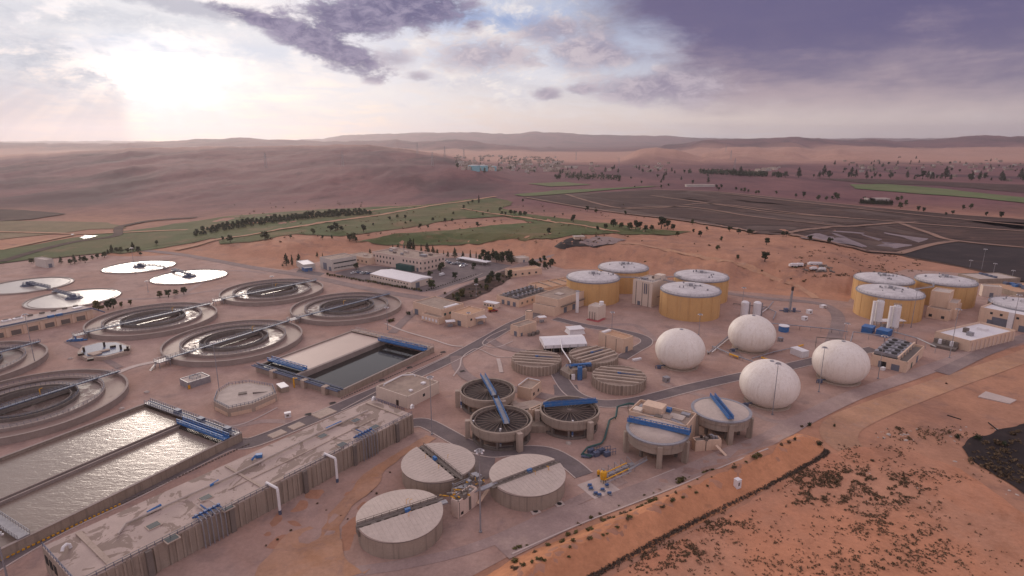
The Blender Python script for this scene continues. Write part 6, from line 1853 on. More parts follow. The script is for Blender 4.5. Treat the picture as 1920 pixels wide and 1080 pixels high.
r_ = thing('pipe_rack', 'pipe rack with yellow pipes leading to the yellow vessel', 'pipework', G(1155, 890)); m_.build('frame', 'steel', r_); m2.build('yellow_pipe', 'yellowpaint', r_)
m_ = MB().tube([G(1178, 882, 2.6), G(1213, 862, 2.6)], .3); m_.beam(G(1180, 884), G(1180, 884) + Vector((0, 0, 2.6)), .2, .2); m_.rail([G(1180, 880, 2.6), G(1212, 861, 2.6)], 1, 1.6, .06)
tag(m_.build('pipe_bridge', 'steel'), 'railed pipe bridge from the rack to the ribbed covered thickener', 'pipework')
# green pipe line
pts = [G(1188, 758, 2.2), G(1178, 757, 2.2), G(1157, 763, 2.2), G(1154, 782, .9), G(1142, 788, .9), G(1133, 822, .9), G(1127, 832, .9), G(1100, 840, .9), G(1090, 852, .9), G(1108, 856, .9)]
m_ = MB()
for a_ in (0, .6): m_.tube([p + Vector((a_ * .7, a_, 0)) for p in pts], .26)
for p in pts[:4]: m_.beam((p.x, p.y, 0), p, .2, .2)
tag(m_.build('green_pipeline', 'greendark'), 'dark green twin pipeline winding over gravel beside the thickeners', 'pipeline')
m_ = MB()
for i in range(3): m_.tube([G(1090 + i * 5, 855 - i, .5), G(1106 + i * 5, 857 - i * 2, .5)], .45, 10)
for i in range(4): g = G(1108 + i * 10, 850 + (i % 2) * 5); m_.box(g + Vector((0, 0, .8)), (2, 1.4, 1.6), .5); m_.rail([g, g + Vector((3, 1, 0))], 2.2, 1.0, .08)
tag(m_.build('pump_skid', 'bluesteel'), 'blue grey pump skid at the end of the green pipeline', 'pump')
# gas pipework among the holders
def line(px, z, r, mat, label, name='gas_pipe', posts=5):
    m_ = MB(); pts = [G(*q, z) for q in px]; m_.tube(pts, r)
    for a_, b_ in zip(pts[:-1], pts[1:]):
        n = max(2, int((b_ - a_).length / posts))
        for i in range(n + 1): p = a_.lerp(b_, i / n); m_.beam((p.x, p.y, 0), p, .15, .15)
    return tag(m_.build(name, mat), label, 'pipe')
line([(1436, 575), (1400, 602), (1328, 662), (1326, 658)], .9, .3, 'steel', 'long grey gas pipe running down past the rear gas holder')
line([(1440, 577), (1404, 604), (1335, 660)], .9, .22, 'whitepaint', 'thin white gas pipe beside the long grey one')
line([(1336, 649), (1368, 663), (1418, 680), (1450, 690)], 1.2, .32, 'steel', 'grey gas pipe crossing in front of the rear gas holder')
line([(1368, 663.5), (1384, 669.2)], 1.25, .42, 'yellowpaint', 'yellow painted stretch of the grey gas pipe', posts=20)
line([(1428, 670), (1445, 676)], 1.2, .4, 'yellowpaint', 'short yellow pipe behind the nearest gas holder', posts=20)
line([(1410, 672), (1450, 660), (1495, 650)], 1.0, .25, 'steel', 'slim grey pipe rising to the right between gas holders')
line([(1496, 649.5), (1506, 646.5)], 1.05, .36, 'yellowpaint', 'little yellow pipe end above the white shipping container', posts=20)
line([(1445, 606), (1500, 611), (1560, 617), (1590, 622)], 2.2, .28, 'steel', 'raised grey pipe behind the gas holders toward the blue containers')
line([(1530, 642), (1531, 632), (1582, 636), (1583, 645)], 3.0, .22, 'concrete_dark', 'dark pipe portal beside the far right gas holder')
line([(1595, 640), (1600, 622), (1660, 630), (1700, 640)], 3.2, .25, 'steel', 'overhead grey pipe passing below the blue containers')
line([(1676, 622), (1720, 634), (1755, 650)], 3.4, .3, 'steel', 'overhead pipe from silos to the pale filter house')
line([(1450, 565), (1440, 578), (1455, 585), (1450, 598)], 1.2, .3, 'steel', 'bent grey pipe near the twin grey silos')
line([(1375, 569), (1440, 576)], 1.0, .25, 'concrete_dark', 'dark pipe on the gravel behind the grey silos')
for u, v, lb in ((1395, 592, 'grey gas scrubber cylinder left of the pair behind the holder'), (1418, 593, 'grey gas scrubber cylinder with a thin ladder column')):
    g = G(u, v); t = thing('gas_scrubber', lb, 'silo', g, 'grey gas scrubbers'); MB().lathe((g.x, g.y, 0), [(2.2, 0), (2.2, 8.2), (1.4, 8.9), (.3, 9.1)], 24).build('body', 'whitesheet', t, smooth=True)
    MB().beam((g.x + 2.9, g.y, 0), (g.x + 2.9, g.y, 8), .5, .5).beam((g.x + 2.9, g.y, 8), (g.x + 1, g.y, 8.6), .3, .3).build('ladder_column', 'steel', t)
g = G(1481, 585); t = thing('flare_stack', 'tall dark gas flare stack behind the gas holders', 'stack', g)
m_ = MB().tube([(g.x, g.y, 0), (g.x, g.y, 13.5)], .55, 10)
for s_ in (-1, 1): m_.beam((g.x + s_ * .9, g.y + .8, 0), (g.x + s_ * .5, g.y + .4, 11), .16, .16)
for z in range(1, 11): m_.beam((g.x - .8, g.y + .7, z), (g.x + .8, g.y + .7, z + .8), .1, .1)
m_.build('shaft', 'steel', t); MB().cyl((g.x, g.y, 13.3), .75, 2.2, 12).build('tip', 'rust', t)
m_ = MB().box((g.x - 2.5, g.y, 1.2), (2.2, 2, 2.4)).cyl((g.x + 2.4, g.y, 0), .9, 2.5, 12).tube([(g.x - 6, g.y + 1, .8), (g.x + 6, g.y - 1, .8)], .3); m_.build('base_skid', 'bluesteel', t)
b = bldg('filter_gear', 'dark filter vessels and pipes beside the pale filter house', 'machinery', (1744, 650), (1790, 660), (1806, 652), 1.0, 'concrete_dark', 'concrete_dark', par=0)
for i in range(6):
    p = RP(b, .1 + .16 * i, .5); MB().cyl(p, 1.1, 2.4, 14).build('vessel', random.choice(('bluesteel', 'concrete_dark', 'whitesheet')), b['t'], smooth=True)
# far right basins and yard gear
b = bldg('grit_basin', 'long pale basin with blue gear at the far right rim', 'basin', (1842, 540), (1905, 558), (1990, 545), 3.0, 'concrete', 'sandroof', par=.6)
for i in range(9): roofbox(b, .1 + .09 * i, .3 + .05 * (i % 3), (2.8, 2.2, 1.6), random.choice(('brightblue', 'bluesteel')), 'gear_drive')
b = bldg('grit_basin', 'smaller pale basin left of the long one, railings on top', 'basin', (1795, 520), (1835, 531), (1880, 521), 2.6, 'concrete', 'roofpale', par=.5)
for i in range(4): roofbox(b, .15 + .2 * i, .5, (2.6, 2, 1.2), 'bluesteel', 'gear_drive')
b = bldg('tank_stair_hut', 'white plastered hut between the grey tank and ochre digester', 'building', (1835, 552), (1840, 556), (1862, 549), 7, 'whitewall', 'roofpale', par=.3)
opening(b, 1, .5, 0, 2, 3, 'door')
# ================================================================== plants
def leaves(mb, c, rad, n, size, shell=.55):
    for i in range(n):
        d = Vector((random.gauss(0, 1), random.gauss(0, 1), random.gauss(0, 1))).normalized()
        r = shell + (1 - shell) * random.random()
        p = Vector((c[0] + d.x * rad[0] * r, c[1] + d.y * rad[1] * r, c[2] + d.z * rad[2] * r))
        a = Vector((random.gauss(0, 1), random.gauss(0, 1), random.gauss(0, 1))).normalized()
        b_ = a.cross(d if abs(a.dot(d)) < .95 else Vector((1, 0, 0))).normalized()
        s = size * random.uniform(.6, 1.4)
        a, b_ = a * s, b_ * s * .7
        mb.add([p - a, p + b_ * .8, p + a, p - b_], [(0, 1, 2, 3)])

def make_tree(name, label, cat, h, w, kind, mat, loc, group):
    """tapered trunk with limbs; crown of leaf clumps with gaps"""
    t = thing(name, label, cat, loc, group)
    x, y, z = loc
    m_ = MB()
    if kind == 'cypress':
        m_.lathe(loc, [(.28, -.3), (.2, h * .5), (.05, h * .95)], 7)
    else:
        m_.lathe(loc, [(.34, -.4), (.22, h * .3), (.14, h * .55)], 7)
        for i in range(5):
            a = i * 1.26 + .3
            m_.tube([(x, y, z + h * (.25 + .04 * i)), (x + cos(a) * w * .25, y + sin(a) * w * .25, z + h * (.5 + .05 * i)), (x + cos(a) * w * .36, y + sin(a) * w * .36, z + h * (.68 + .04 * i))], .08, 5)
    m_.build('trunk', 'bark', t)
    c = MB()
    if kind == 'cypress':
        for i in range(9):
            f = i / 8
            rr_ = w * .5 * (.55 + .45 * sin(pi * min(1, .25 + f * .9))) * (1 - .75 * f ** 2)
            leaves(c, (x + random.uniform(-.1, .1), y + random.uniform(-.1, .1), z + h * (.12 + .82 * f)), (rr_, rr_, h * .09), 46, .32, .35)
    elif kind == 'pine':
        for i in range(8):
            f = i / 7
            rr_ = w * .52 * (1 - f) ** .8 + .25
            for k_ in range(4):
                a = random.uniform(0, 6.28)
                leaves(c, (x + cos(a) * rr_ * .5, y + sin(a) * rr_ * .5, z + h * (.2 + .76 * f)), (rr_ * .55, rr_ * .55, h * .06), 20, .34, .3)
    else:
        for i in range(11):
            a, f = random.uniform(0, 6.28), random.random()
            r_ = w * .33 * sqrt(random.random()) * (1.15 - .5 * f)
            s = random.uniform(.17, .27) * w
            leaves(c, (x + cos(a) * r_, y + sin(a) * r_, z + h * (.30 + .54 * f)), (s, s, s * .8), 52, .075 * w, .45)
    c.build('crown', mat, t)
    return t

def make_bush(name, label, loc, w, h, mat, group, n=150, cat='bush'):
    m_ = MB()
    for i in range(6):
        a = random.uniform(0, 6.28); r_ = w * .28 * random.random()
        leaves(m_, (loc[0] + cos(a) * r_, loc[1] + sin(a) * r_, loc[2] + h * random.uniform(.3, .55)), (w * .28, w * .28, h * .42), n // 6, .085 * w, .3)
    o = m_.build(name, mat, None, org=loc)
    return tag(o, label, cat, group)

PROTO = {}
def plant(kind, loc, s=1., label=None, group=None):
    """first call builds the kind, later calls copy it"""
    K = dict(
        round=lambda: make_tree('broadleaf_tree', label, 'tree', 6.5, 5.6, 'round', M['leaf'], loc, group),
        dark=lambda: make_tree('broadleaf_tree', label, 'tree', 7.0, 5.2, 'round', M['leafdark'], loc, group),
        gold=lambda: make_tree('broadleaf_tree', label, 'tree', 5.5, 5.0, 'round', M['leafgold'], loc, group),
        cyp=lambda: make_tree('cypress_tree', label, 'tree', 8.0, 2.6, 'cypress', M['leafdark'], loc, group),
        pine=lambda: make_tree('pine_tree', label, 'tree', 7.5, 4.6, 'pine', M['leafdark'], loc, group),
        orch=lambda: make_tree('olive_tree', label, 'tree', 4.4, 4.6, 'round', M['leafdark'], loc, group),
        bush=lambda: make_bush('desert_bush', label, loc, 2.4, 1.3, M['scrub'], group),
        gbush=lambda: make_bush('desert_bush', label, loc, 2.4, 1.3, M['leafgold'], group),
        dbush=lambda: make_bush('shrub', label, loc, 2.6, 2.2, M['leafdark'], group, 180, 'shrub'),
        lbush=lambda: make_bush('shrub', label, loc, 3.0, 2.4, M['leafgold'], group, 180, 'shrub'))
    vk = kind + str(random.randrange(3 if kind not in ('cyp', 'pine', 'orch') else 2))
    if vk not in PROTO:
        o = K[kind]()
        PROTO[vk] = o
        if o.children or True: o.scale = (s,) * 3
        o.rotation_euler = (0, 0, random.uniform(0, 6.28))
        return o
    o = dup(PROTO[vk], loc, random.uniform(0, 6.28), s * random.uniform(.9, 1.12), label, group)
    if not group and 'group' in o: del o['group']
    return o
def T(kind, u, v, s=1., label=None, group=None):
    p = P(u, v)
    return plant(kind, p, s, label, group)

G1 = 'trees beside the settling tanks'
for k_, u, v, s, lb in (('gold', 185, 583, 1.25, 'largest tree by the pump hall end, olive tinted, at the settling tank'), ('dark', 203, 581, .85, 'dark tree second from the pump hall end'), ('dark', 213, 578, 1.05, 'full dark tree at the centre of the clump by the settling tank'), ('gold', 228, 575, .6, 'little olive tree at the right of the clump by the settling tank'),
                       ('gold', 245, 572, .65, 'lone low olive tree on the track between settling and ring tanks'), ('gold', 300, 558, .8, 'olive tree first of the roadside four behind a ring tank'), ('dark', 316, 557, .95, 'dark tree second of the roadside four behind a ring tank'), ('round', 330, 553, .6, 'small green tree third of the roadside four behind a ring tank'), ('dark', 345, 552, .95, 'dark tree last of the roadside four behind a ring tank')):
    T(k_, u, v, s, lb, G1)
LBK, GBK = 'dark tree in the row along the back edge of the settling tank yard', 'trees along the back edge of the settling tank yard'
for u, v, s in ((60, 494, .7), (115, 494, .8), (133, 496, .9), (140, 494, 1.0), (151, 490, .8), (160, 493, 1.), (174, 487, .6), (183, 485, .7), (196, 483, .9), (203, 478, .7), (210, 474, .9), (219, 474, .8), (227, 474, .9), (239, 474, .8), (250, 471, 1.1), (259, 474, 1.1), (264, 479, .6)):
    T(random.choice(('dark', 'dark', 'round', 'pine')), u, v, s, LBK, GBK)
LV, GV = 'scattered dark tree on the green valley strip beyond the plant', 'scattered trees on the valley strip'
for u, v, s in ((294, 459, 1.), (432, 455, 1.5), (418, 452, .8), (497, 451, 2.0), (545, 447, .9), (587, 440, 1.4), (620, 435, 1.5), (630, 434, 1.9), (641, 434, 1.3), (605, 449, .8), (655, 452, 1.2), (662, 450, 1.5), (668, 454, 1.), (622, 447, .7), (682, 437, 1.6), (730, 413, 1.1),
                (745, 409, 1.), (760, 411, 1.), (788, 430, 1.1), (802, 428, .8), (812, 415, .9), (835, 417, 1.3), (848, 416, .9), (895, 427, 1.1), (886, 381, 1.2), (878, 384, .9), (870, 392, 1.1), (938, 397, 1.2), (948, 404, 1.), (941, 403, .9), (957, 402, 1.2), (966, 403, 1.4), (975, 406, 1.5),
                (985, 406, 1.4), (980, 379, 1.2), (1075, 418, 1.9), (1029, 440, 1.3), (1101, 397, 1.4), (1118, 399, 1.2), (1150, 427, 2.), (1172, 404, 1.2), (1165, 428, 1.3), (1180, 431, 1.6), (1192, 432, 1.9), (1200, 430, 1.6), (1210, 434, 1.5), (1222, 433, 1.2), (1135, 430, 1.2), (1120, 434, 1.),
                (1240, 429, 2.2), (1252, 430, 1.8), (1262, 432, 1.5), (1246, 424, 1.5), (1298, 421, 1.1), (1270, 443, 1.), (1313, 444, 1.4), (1368, 434, 1.3), (1385, 439, 1.1), (1404, 440, 1.3), (1410, 439, 1.), (1437, 459, 1.5), (1434, 490, 1.6), (1353, 452, .9), (1383, 487, .9), (1346, 469, .8), (1468, 443, 1.2), (1474, 444, 1.), (1518, 452, 1.2), (1556, 457, 1.2),
                (700, 424, .7), (760, 420, .7), (770, 417, .7), (850, 403, .8), (905, 404, .8), (915, 398, .7), (1040, 410, .7), (1055, 404, .6), (1020, 398, .6), (1300, 437, .8), (1325, 433, .8)):
    T(random.choice(('dark', 'dark', 'round')), u, v, s * .8, LV, GV)
T('cyp', 898, 381, 1.6, 'tall lone cypress by the farm track bend in the valley')
LR, GR = 'small distant tree standing on the tan bank beyond the dark lagoons', 'trees beyond the dark lagoons'
for u, v, s in ((1240, 353, 1.2), (1253, 350, 1.), (1190, 352, .9), (1343, 354, 1.6), (1352, 354, 1.5), (1347, 357, 1.4), (1380, 357, 1.2), (1390, 359, 1.3), (1396, 360, 1.4), (1403, 361, 1.3), (1417, 364, 1.2), (1422, 363, 1.2), (1455, 364, 1.2), (1492, 370, 1.5), (1507, 370, 2.1), (1534, 376, 1.6), (1549, 376, 1.2), (1565, 372, 1.7), (1570, 374, 1.8), (1560, 375, 1.2),
                (1688, 390, 1.8), (1698, 385, 1.5), (1682, 377, 1.3), (1721, 396, 1.4), (1732, 398, 1.4), (1786, 402, 1.1), (1805, 393, 1.2), (1820, 392, 1.5), (1849, 406, 1.1), (1877, 409, 1.6), (1773, 405, .8), (1620, 375, 1.2), (1690, 375, 1.2)):
    T(random.choice(('dark', 'round')), u, v, s * .9, LR, GR)
LH, GH = 'dark tree of the straight row beside the distant roadside huts', 'dark straight tree row beyond the lagoons'
for i in range(22): T('pine', 1613 + i * 2.8, 383 + i * .13, 1.15, LH, GH)
LF, GF = 'tiny tree in the far line at the foot of the right hand hills', 'far line of trees below the right hills'
for i in range(60):
    u = random.uniform(1330, 1920)
    T(random.choice(('dark', 'pine')), u, 329 + (u - 1330) * .014 + random.uniform(-2, 3), random.uniform(1.3, 2.8) * (1.5 if random.random() < .2 else 1), LF, GF)
# far belt that reads as one mass
m_ = MB()
for i in range(430):
    u = random.uniform(1290, 1465); v = 322 + (u - 1290) * .045 + random.uniform(-1.5, 3.5)
    if vnoise(np.array([u / 14]), np.array([1.5]))[0] < .28: continue
    p = P(u, v); s = random.uniform(4, 8)
    leaves(m_, (p.x, p.y, p.z + s * .9), (s * .8, s * .8, s), 14, s * .33, .3)
for i in range(160):
    u = random.uniform(1060, 1165); v = 331 + random.uniform(-3, 4) + (u - 1060) * .04
    p = P(u, v); s = random.uniform(3, 6)
    leaves(m_, (p.x, p.y, p.z + s * .9), (s * .8, s * .8, s), 12, s * .33, .3)
o = m_.build('treeline', 'leafdark'); o['kind'] = 'stuff'; o['label'] = 'dark far belt of trees before the hills'
# orchard rows
LO, GO = 'dark orchard tree in the planted rows between the two farm tracks', 'orchard trees in rows'
row = [(P(368, 443), P(700, 402)), (P(368, 439), P(700, 399.5)), (P(380, 434), P(690, 398)), (P(400, 428.5), P(680, 397))]
for r_, (a_, b_) in enumerate(row):
    n = 44 - r_ * 3
    for i in range(n):
        if random.random() < .1: continue
        p = a_.lerp(b_, (i + random.uniform(-.15, .15)) / n)
        p.z = hz(p.x, p.y)
        plant('orch', p, random.uniform(.9, 1.4), LO, GO)
# round the offices
LA, GA = 'dark conifer in the row behind the white office block', 'trees behind the offices'
for u, v, s in ((737, 472, .9), (747, 474, 1.), (758, 472, .9), (766, 472, 1.4), (770, 473, 1.5), (776, 473, 1.5), (790, 475, 1.1), (801, 476, 1.2), (812, 478, 1.1), (820, 480, .8), (832, 481, .7), (840, 482, .7), (853, 483, 1.1), (868, 484, .8), (882, 485, 1.), (893, 484, .8), (595, 482, .6), (605, 483, .5), (694, 476, .6)):
    T(random.choice(('pine', 'pine', 'cyp')), u, v, s, LA, GA)
LB_, GB_ = 'dense dark tree in the grove at the right end of the carport', 'grove beside the carport'
for i in range(18): T(random.choice(('dark', 'pine', 'round')), 902 + i * 3.4 + random.uniform(-3, 3), 492 + random.uniform(-8, 3), random.uniform(.9, 1.35), LB_, GB_)
for k_, u, v, s, lb in (('cyp', 548, 497, 1.2, 'narrow cypress left of the pale store shed, taller one'), ('pine', 537, 498, 1.2, 'leaning dark conifer leftmost of the office complex'), ('pine', 561, 494, 1., 'dark conifer right behind the pale store shed'), ('dbush', 530, 499, .9, 'low dark shrub at the far left of the office complex'),
                       ('dark', 668, 506, 1., 'dark tree at the right foot of the grey workshop hall'), ('dark', 826, 512, 1.15, 'dark tree at the right end corner of the office block'), ('round', 829, 504, .9, 'green tree behind the office block corner'), ('dark', 807, 520, 1.0, 'bushy tree between office block and warehouse roof'), ('dark', 853, 524, 1.1, 'dark tree standing alone among the parked cars'),
                       ('round', 809, 541, 1.15, 'green tree at the right gable of the warehouse'), ('dark', 729, 510, .6, 'small round tree in front of the office porch'), ('dark', 889, 503, .8, 'dark tree on the island of the upper car park'), ('dbush', 887, 505, 1., 'low dark shrub on the island of the upper car park'),
                       ('dbush', 765, 591, 1.3, 'dark green shrub left of the blower house'), ('gbush', 732, 604, 1.8, 'brown bush pair on gravel, the one nearer the ring tank'), ('bush', 738, 602, 1.6, 'brown bush pair on gravel, the one nearer the blower house'), ('lbush', 834, 552, .9, 'rounded shrub at the road junction below the offices')):
    T(k_, u, v, s, lb)
LHd, GHd = 'clipped dark shrub in the row along the front of the warehouse', 'hedge shrubs before the warehouse'
for i in range(40):
    f = i / 39; T(random.choice(('dbush', 'dbush', 'lbush')), 614 + 176 * f, 516.5 + 29.5 * f + random.uniform(-.8, .8), random.uniform(.75, 1.05), LHd, GHd)
sheet('planting_bed', [(833, 560), (858, 545), (900, 526), (945, 508), (957, 522), (940, 535), (890, 560), (850, 568)], 'sludge', .3, step=4, jit=2, edge=3)
LS, GS = 'dark shrub crowding the planted strip beside the office drive', 'shrubs of the planted strip'
for i in range(46):
    f, w = random.random(), random.random()
    u, v = 842 + 106 * f + 16 * w, 556 - 44 * f + 14 * w * (1 - f * .3)
    T(random.choice(('dbush', 'dark', 'lbush', 'dbush', 'gold')), u, v, random.uniform(.55, 1.1), LS, GS)
for i in range(22):
    f = i / 21; T('dbush', 800 + 92 * f, 545.5 - 30 * f, .45, 'low clipped shrub edging the kerb of the car park drive', 'kerb shrubs of the car park')
LC, GC = 'dark shrub at the foot of the orange cut beside the guard house', 'shrubs below the orange cut'
for i in range(20): T(random.choice(('dbush', 'dark')), 990 + random.uniform(0, 50), 505 - random.uniform(0, 14), random.uniform(.6, 1.), LC, GC)
# bushes of the earth bank
LD, GD = 'low scrubby bush growing along the orange earth bank', 'bushes along the earth bank'
for x, y, s in ((270, 855, 1), (175, 905, 1.2), (390, 820, 1), (375, 835, .9), (440, 865, 1), (425, 935, .9), (570, 805, 1.2), (595, 800, 1), (460, 820, .8), (480, 760, .9), (420, 775, 1), (600, 735, 1.1), (570, 745, 1), (680, 775, .9), (715, 765, .7), (790, 720, 1), (690, 670, 1.4), (670, 660, 1.2), (720, 650, 1.1), (760, 650, 1), (885, 640, 1.3), (865, 655, .9), (660, 620, 1.1),
                (800, 555, .8), (590, 650, .9), (500, 690, .9), (850, 610, 1.2), (820, 620, 1), (890, 590, 1), (940, 570, 1.2), (970, 560, 1.1), (1000, 540, .9), (1050, 525, 1.3), (1080, 515, 1.1), (1030, 530, 1), (990, 480, .8), (1140, 560, 1), (1120, 565, .9), (1205, 520, 1.1), (1285, 495, 1.1), (1380, 460, .7), (1230, 455, .8), (1160, 485, .9), (1265, 380, 1.9),
                (1245, 385, 1.3), (1330, 345, .7), (1330, 415, .6), (1465, 410, .8), (1500, 340, .7), (1440, 310, 1.1), (1470, 300, 1.2), (1500, 290, 1.1), (1660, 270, 1.), (1680, 265, .8), (1665, 245, .6), (1820, 200, 1.1), (1850, 185, 1.1), (1760, 230, .8), (60, 870, 1.3), (30, 880, 1.2), (110, 855, .8), (20, 1030, 1.3), (150, 980, .8), (220, 960, 1), (190, 955, .7), (240, 965, .9), (20, 980, 1.2), (80, 1000, .9), (1110, 440, .7), (1060, 465, .7), (1390, 360, .7)):
    o = T(random.choice(('bush', 'gbush', 'gbush', 'lbush')), 960 + x / 4, 810 + y / 4, s * (.68 if y > 300 else .75), LD, GD)
    o.scale = (o.scale[0] * random.uniform(.9, 1.5), o.scale[1] * random.uniform(.8, 1.2), o.scale[2] * random.uniform(.5, .8))
for u, v, s in ((545, 995, .9), (520, 1012, .8), (498, 1024, .7), (595, 945, .8), (612, 958, .7), (706, 926, .8), (697, 922, .7), (731, 886, .7), (640, 968, .6), (652, 974, .6)):
    T('bush', u, v, s * .55, 'small dark bush on the bare earth before the stained basin', 'bushes on the bare earth')
LM, GM = 'small dry bush on the sandy mound behind the yellow tanks', 'bushes on the sandy mound'
for i in range(26):
    u, v = random.uniform(1120, 1700), random.uniform(440, 530)
    if v > 515 and u < 1400 or (u > 1560 and v > 500): continue
    T(random.choice(('bush', 'gbush', 'bush')), u, v, random.uniform(.6, 1.5), LM, GM)
for u, v, s in ((1502, 801, 1.), (1518, 800, 1.1), (1536, 835, 1.2), (1478, 830, 1.2), (1465, 835, 1.), (1490, 826, .9), (1683, 805, 1.3), (1705, 823, 1.2), (1636, 866, 1.), (1564, 800, .8), (1775, 720, .8), (1780, 813, .9), (1795, 822, 1.2), (1834, 825, 1.5), (1850, 832, 1.6), (1870, 832, 1.7), (1882, 836, 1.2), (1896, 815, 1.6), (1910, 812, 1.6)):
    T(random.choice(('bush', 'dbush')), u, v, s * .8, 'dark bush on the trampled waste ground at the right', 'bushes on the waste ground')
# brush along the ditch
m_ = MB()
dl = spline([P(*q) for q in ((1090, 1095), (1140, 1066), (1240, 1012), (1320, 970), (1440, 912), (1500, 880), (1540, 858), (1550, 846))], 64)
for i, p in enumerate(dl):
    for k_ in range(3):
        w = .40 + .45 * float(fbm(np.array([i / 9.]), np.array([k_ * 3.1]), 3)[0])
        q = p + Vector((random.uniform(-.6, .6), random.uniform(-.6, .6), 0))
        leaves(m_, (q.x, q.y, hz(q.x, q.y) + .25), (.8 * w, .8 * w, .75 * w), 10, .17, .2)
o = m_.build('brush_hedge', 'drybrush'); tag(o, 'long line of dry brush along the foot of the orange bank', 'hedge')
# scrub nobody could count
m_ = MB()
cl = [(1585, 895, 70, 18, 1.), (1680, 920, 60, 26, 1.), (1550, 930, 50, 20, .9), (1640, 980, 80, 28, .8), (1720, 1010, 80, 40, .7), (1660, 1055, 110, 30, .7), (1500, 900, 35, 14, .6), (1290, 1030, 60, 16, .6), (1360, 985, 60, 14, .5), (1245, 1055, 70, 20, .7), (1430, 1020, 120, 60, .25), (1800, 1040, 160, 50, .25), (1500, 1060, 120, 25, .4), (1640, 850, 50, 12, .5), (1730, 890, 100, 14, .35), (1750, 815, 70, 16, .5)]
cnt = 0
while cnt < 4600:
    c_ = random.choice(cl)
    if random.random() > c_[4]: continue
    u, v = random.gauss(c_[0], c_[2] * .62), random.gauss(c_[1], c_[3] * .62)
    if v > 1100 or v < 800 or u > 2000: continue
    if v > 1077 - (u - 1120) * .53 - 14 and v < 1077 - (u - 1120) * .53 + 4 and u < 1550: continue
    if u < 1550 and v < 1077 - (u - 1120) * .53: continue
    if fbm(np.array([u / 18]), np.array([v / 9]), 3)[0] < .47: continue
    p = G(u, v); z = hz(p.x, p.y) + .1
    s = random.uniform(.2, .55) * (1.3 if c_[4] > .85 else 1)
    leaves(m_, (p.x, p.y, z + s * .3), (s, s, s * .65), 9, s * .42, .2)
    cnt += 1
for i in range(420):
    u, v = random.uniform(1815, 1990), random.uniform(828, 915)
    if v > 870 + (u - 1830) * .45: continue
    if fbm(np.array([u / 14]), np.array([v / 6]), 3)[0] < .45: continue
    p = G(u, v); z = hz(p.x, p.y) + .25; s = random.uniform(.5, 1.1)
    leaves(m_, (p.x, p.y, z + s * .4), (s, s, s * .7), 12, s * .35, .2)
o = m_.build('ground_scrub', 'scrub'); o['kind'] = 'stuff'; o['label'] = 'dark low scrub scattered on the sandy ground'
m_ = MB()
for i in range(900):
    u, v = random.uniform(1480, 1730), random.uniform(462, 520)
    if fbm(np.array([u / 22]), np.array([v / 4]), 3)[0] < .56: continue
    p = P(u, v); s = random.uniform(.5, 1.2)
    leaves(m_, (p.x, p.y, p.z + s * .3), (s * 1.6, s, s * .5), 8, s * .5, .2)
for i in range(700):
    u, v = random.uniform(440, 1230), random.uniform(378, 455)
    if fbm(np.array([u / 20]), np.array([v / 5]), 3)[0] < .54: continue
    p = P(u, v)
    if p is None: continue
    s = random.uniform(.8, 2.0)
    leaves(m_, (p.x, p.y, p.z + s * .4), (s, s, s * .8), 9, s * .45, .2)
o = m_.build('hill_scrub', 'scrub'); o['kind'] = 'stuff'; o['label'] = 'dark scrub over the mound and the valley strip'

# rubble, slab, poles
p = [P(1833, 745), P(1848, 735), P(1906, 751), P(1893, 758)]
tag(MB().prism([q[:2] for q in p], -.2, .45).build('concrete_slab', 'kerb'), 'pale concrete slab lying on the sand at the far right', 'slab')
for a_, b_, lb in (((1776, 779), (1802, 787), 'short dark pole lying on the sand below the pale slab'), ((1853, 793), (1886, 820), 'longer dark pole lying on the sand near the wet hollow')):
    a_, b_ = P(*a_, .15), P(*b_, .15); tag(MB().tube([a_, b_], .2, 6).build('fallen_pole', 'dark'), lb, 'pole')
def rock(p, s):
    m_ = MB()
    vs, fs = [], []
    for j in range(4):
        for i in range(7):
            a = 2 * pi * i / 7 + j * .3; r_ = s * (.9, 1, .8, .35)[j] * random.uniform(.75, 1.2)
            vs.append((p.x + r_ * cos(a), p.y + r_ * sin(a), p.z - .1 + s * (0, .25, .55, .75)[j]))
    for j in range(3):
        for i in range(7): fs.append((j * 7 + i, j * 7 + (i + 1) % 7, (j + 1) * 7 + (i + 1) % 7, (j + 1) * 7 + i))
    fs.append(tuple(21 + i for i in range(7)))
    return m_.add(vs, fs)
RK = None
for i in range(70):
    if i < 18: u, v = random.uniform(1640, 1720), random.uniform(802, 826)
    elif i < 40: u, v = random.uniform(1770, 1920), random.uniform(800, 835)
    else: u, v = random.uniform(1600, 1930), random.uniform(850, 950)
    p = P(u, v)
    s = random.uniform(.15, .45) * (1.8 if i < 4 else 1)
    if RK is None:
        RK = tag(rock(p, 1.).build('boulder', 'rock', org=p), 'pale stone strewn over the waste ground at the right', 'stone', 'pale stones on the waste ground'); RK.scale = (s,) * 3
    else: dup(RK, p, random.uniform(0, 6), (s * random.uniform(.8, 1.6), s, s * .8))
for u, v, lb in ((275, 736, 'flat pale stone on gravel left of the grey walled pit'), (132, 673, 'white stone on gravel beside the walled sump'), (1066, 832, 'pale stone mound near the open thickener'), (228, 767, 'pale stone by the top wall of the bright basin')):
    p = P(u, v); tag(rock(p, 1.1).build('boulder', 'rock', org=p), lb, 'stone')

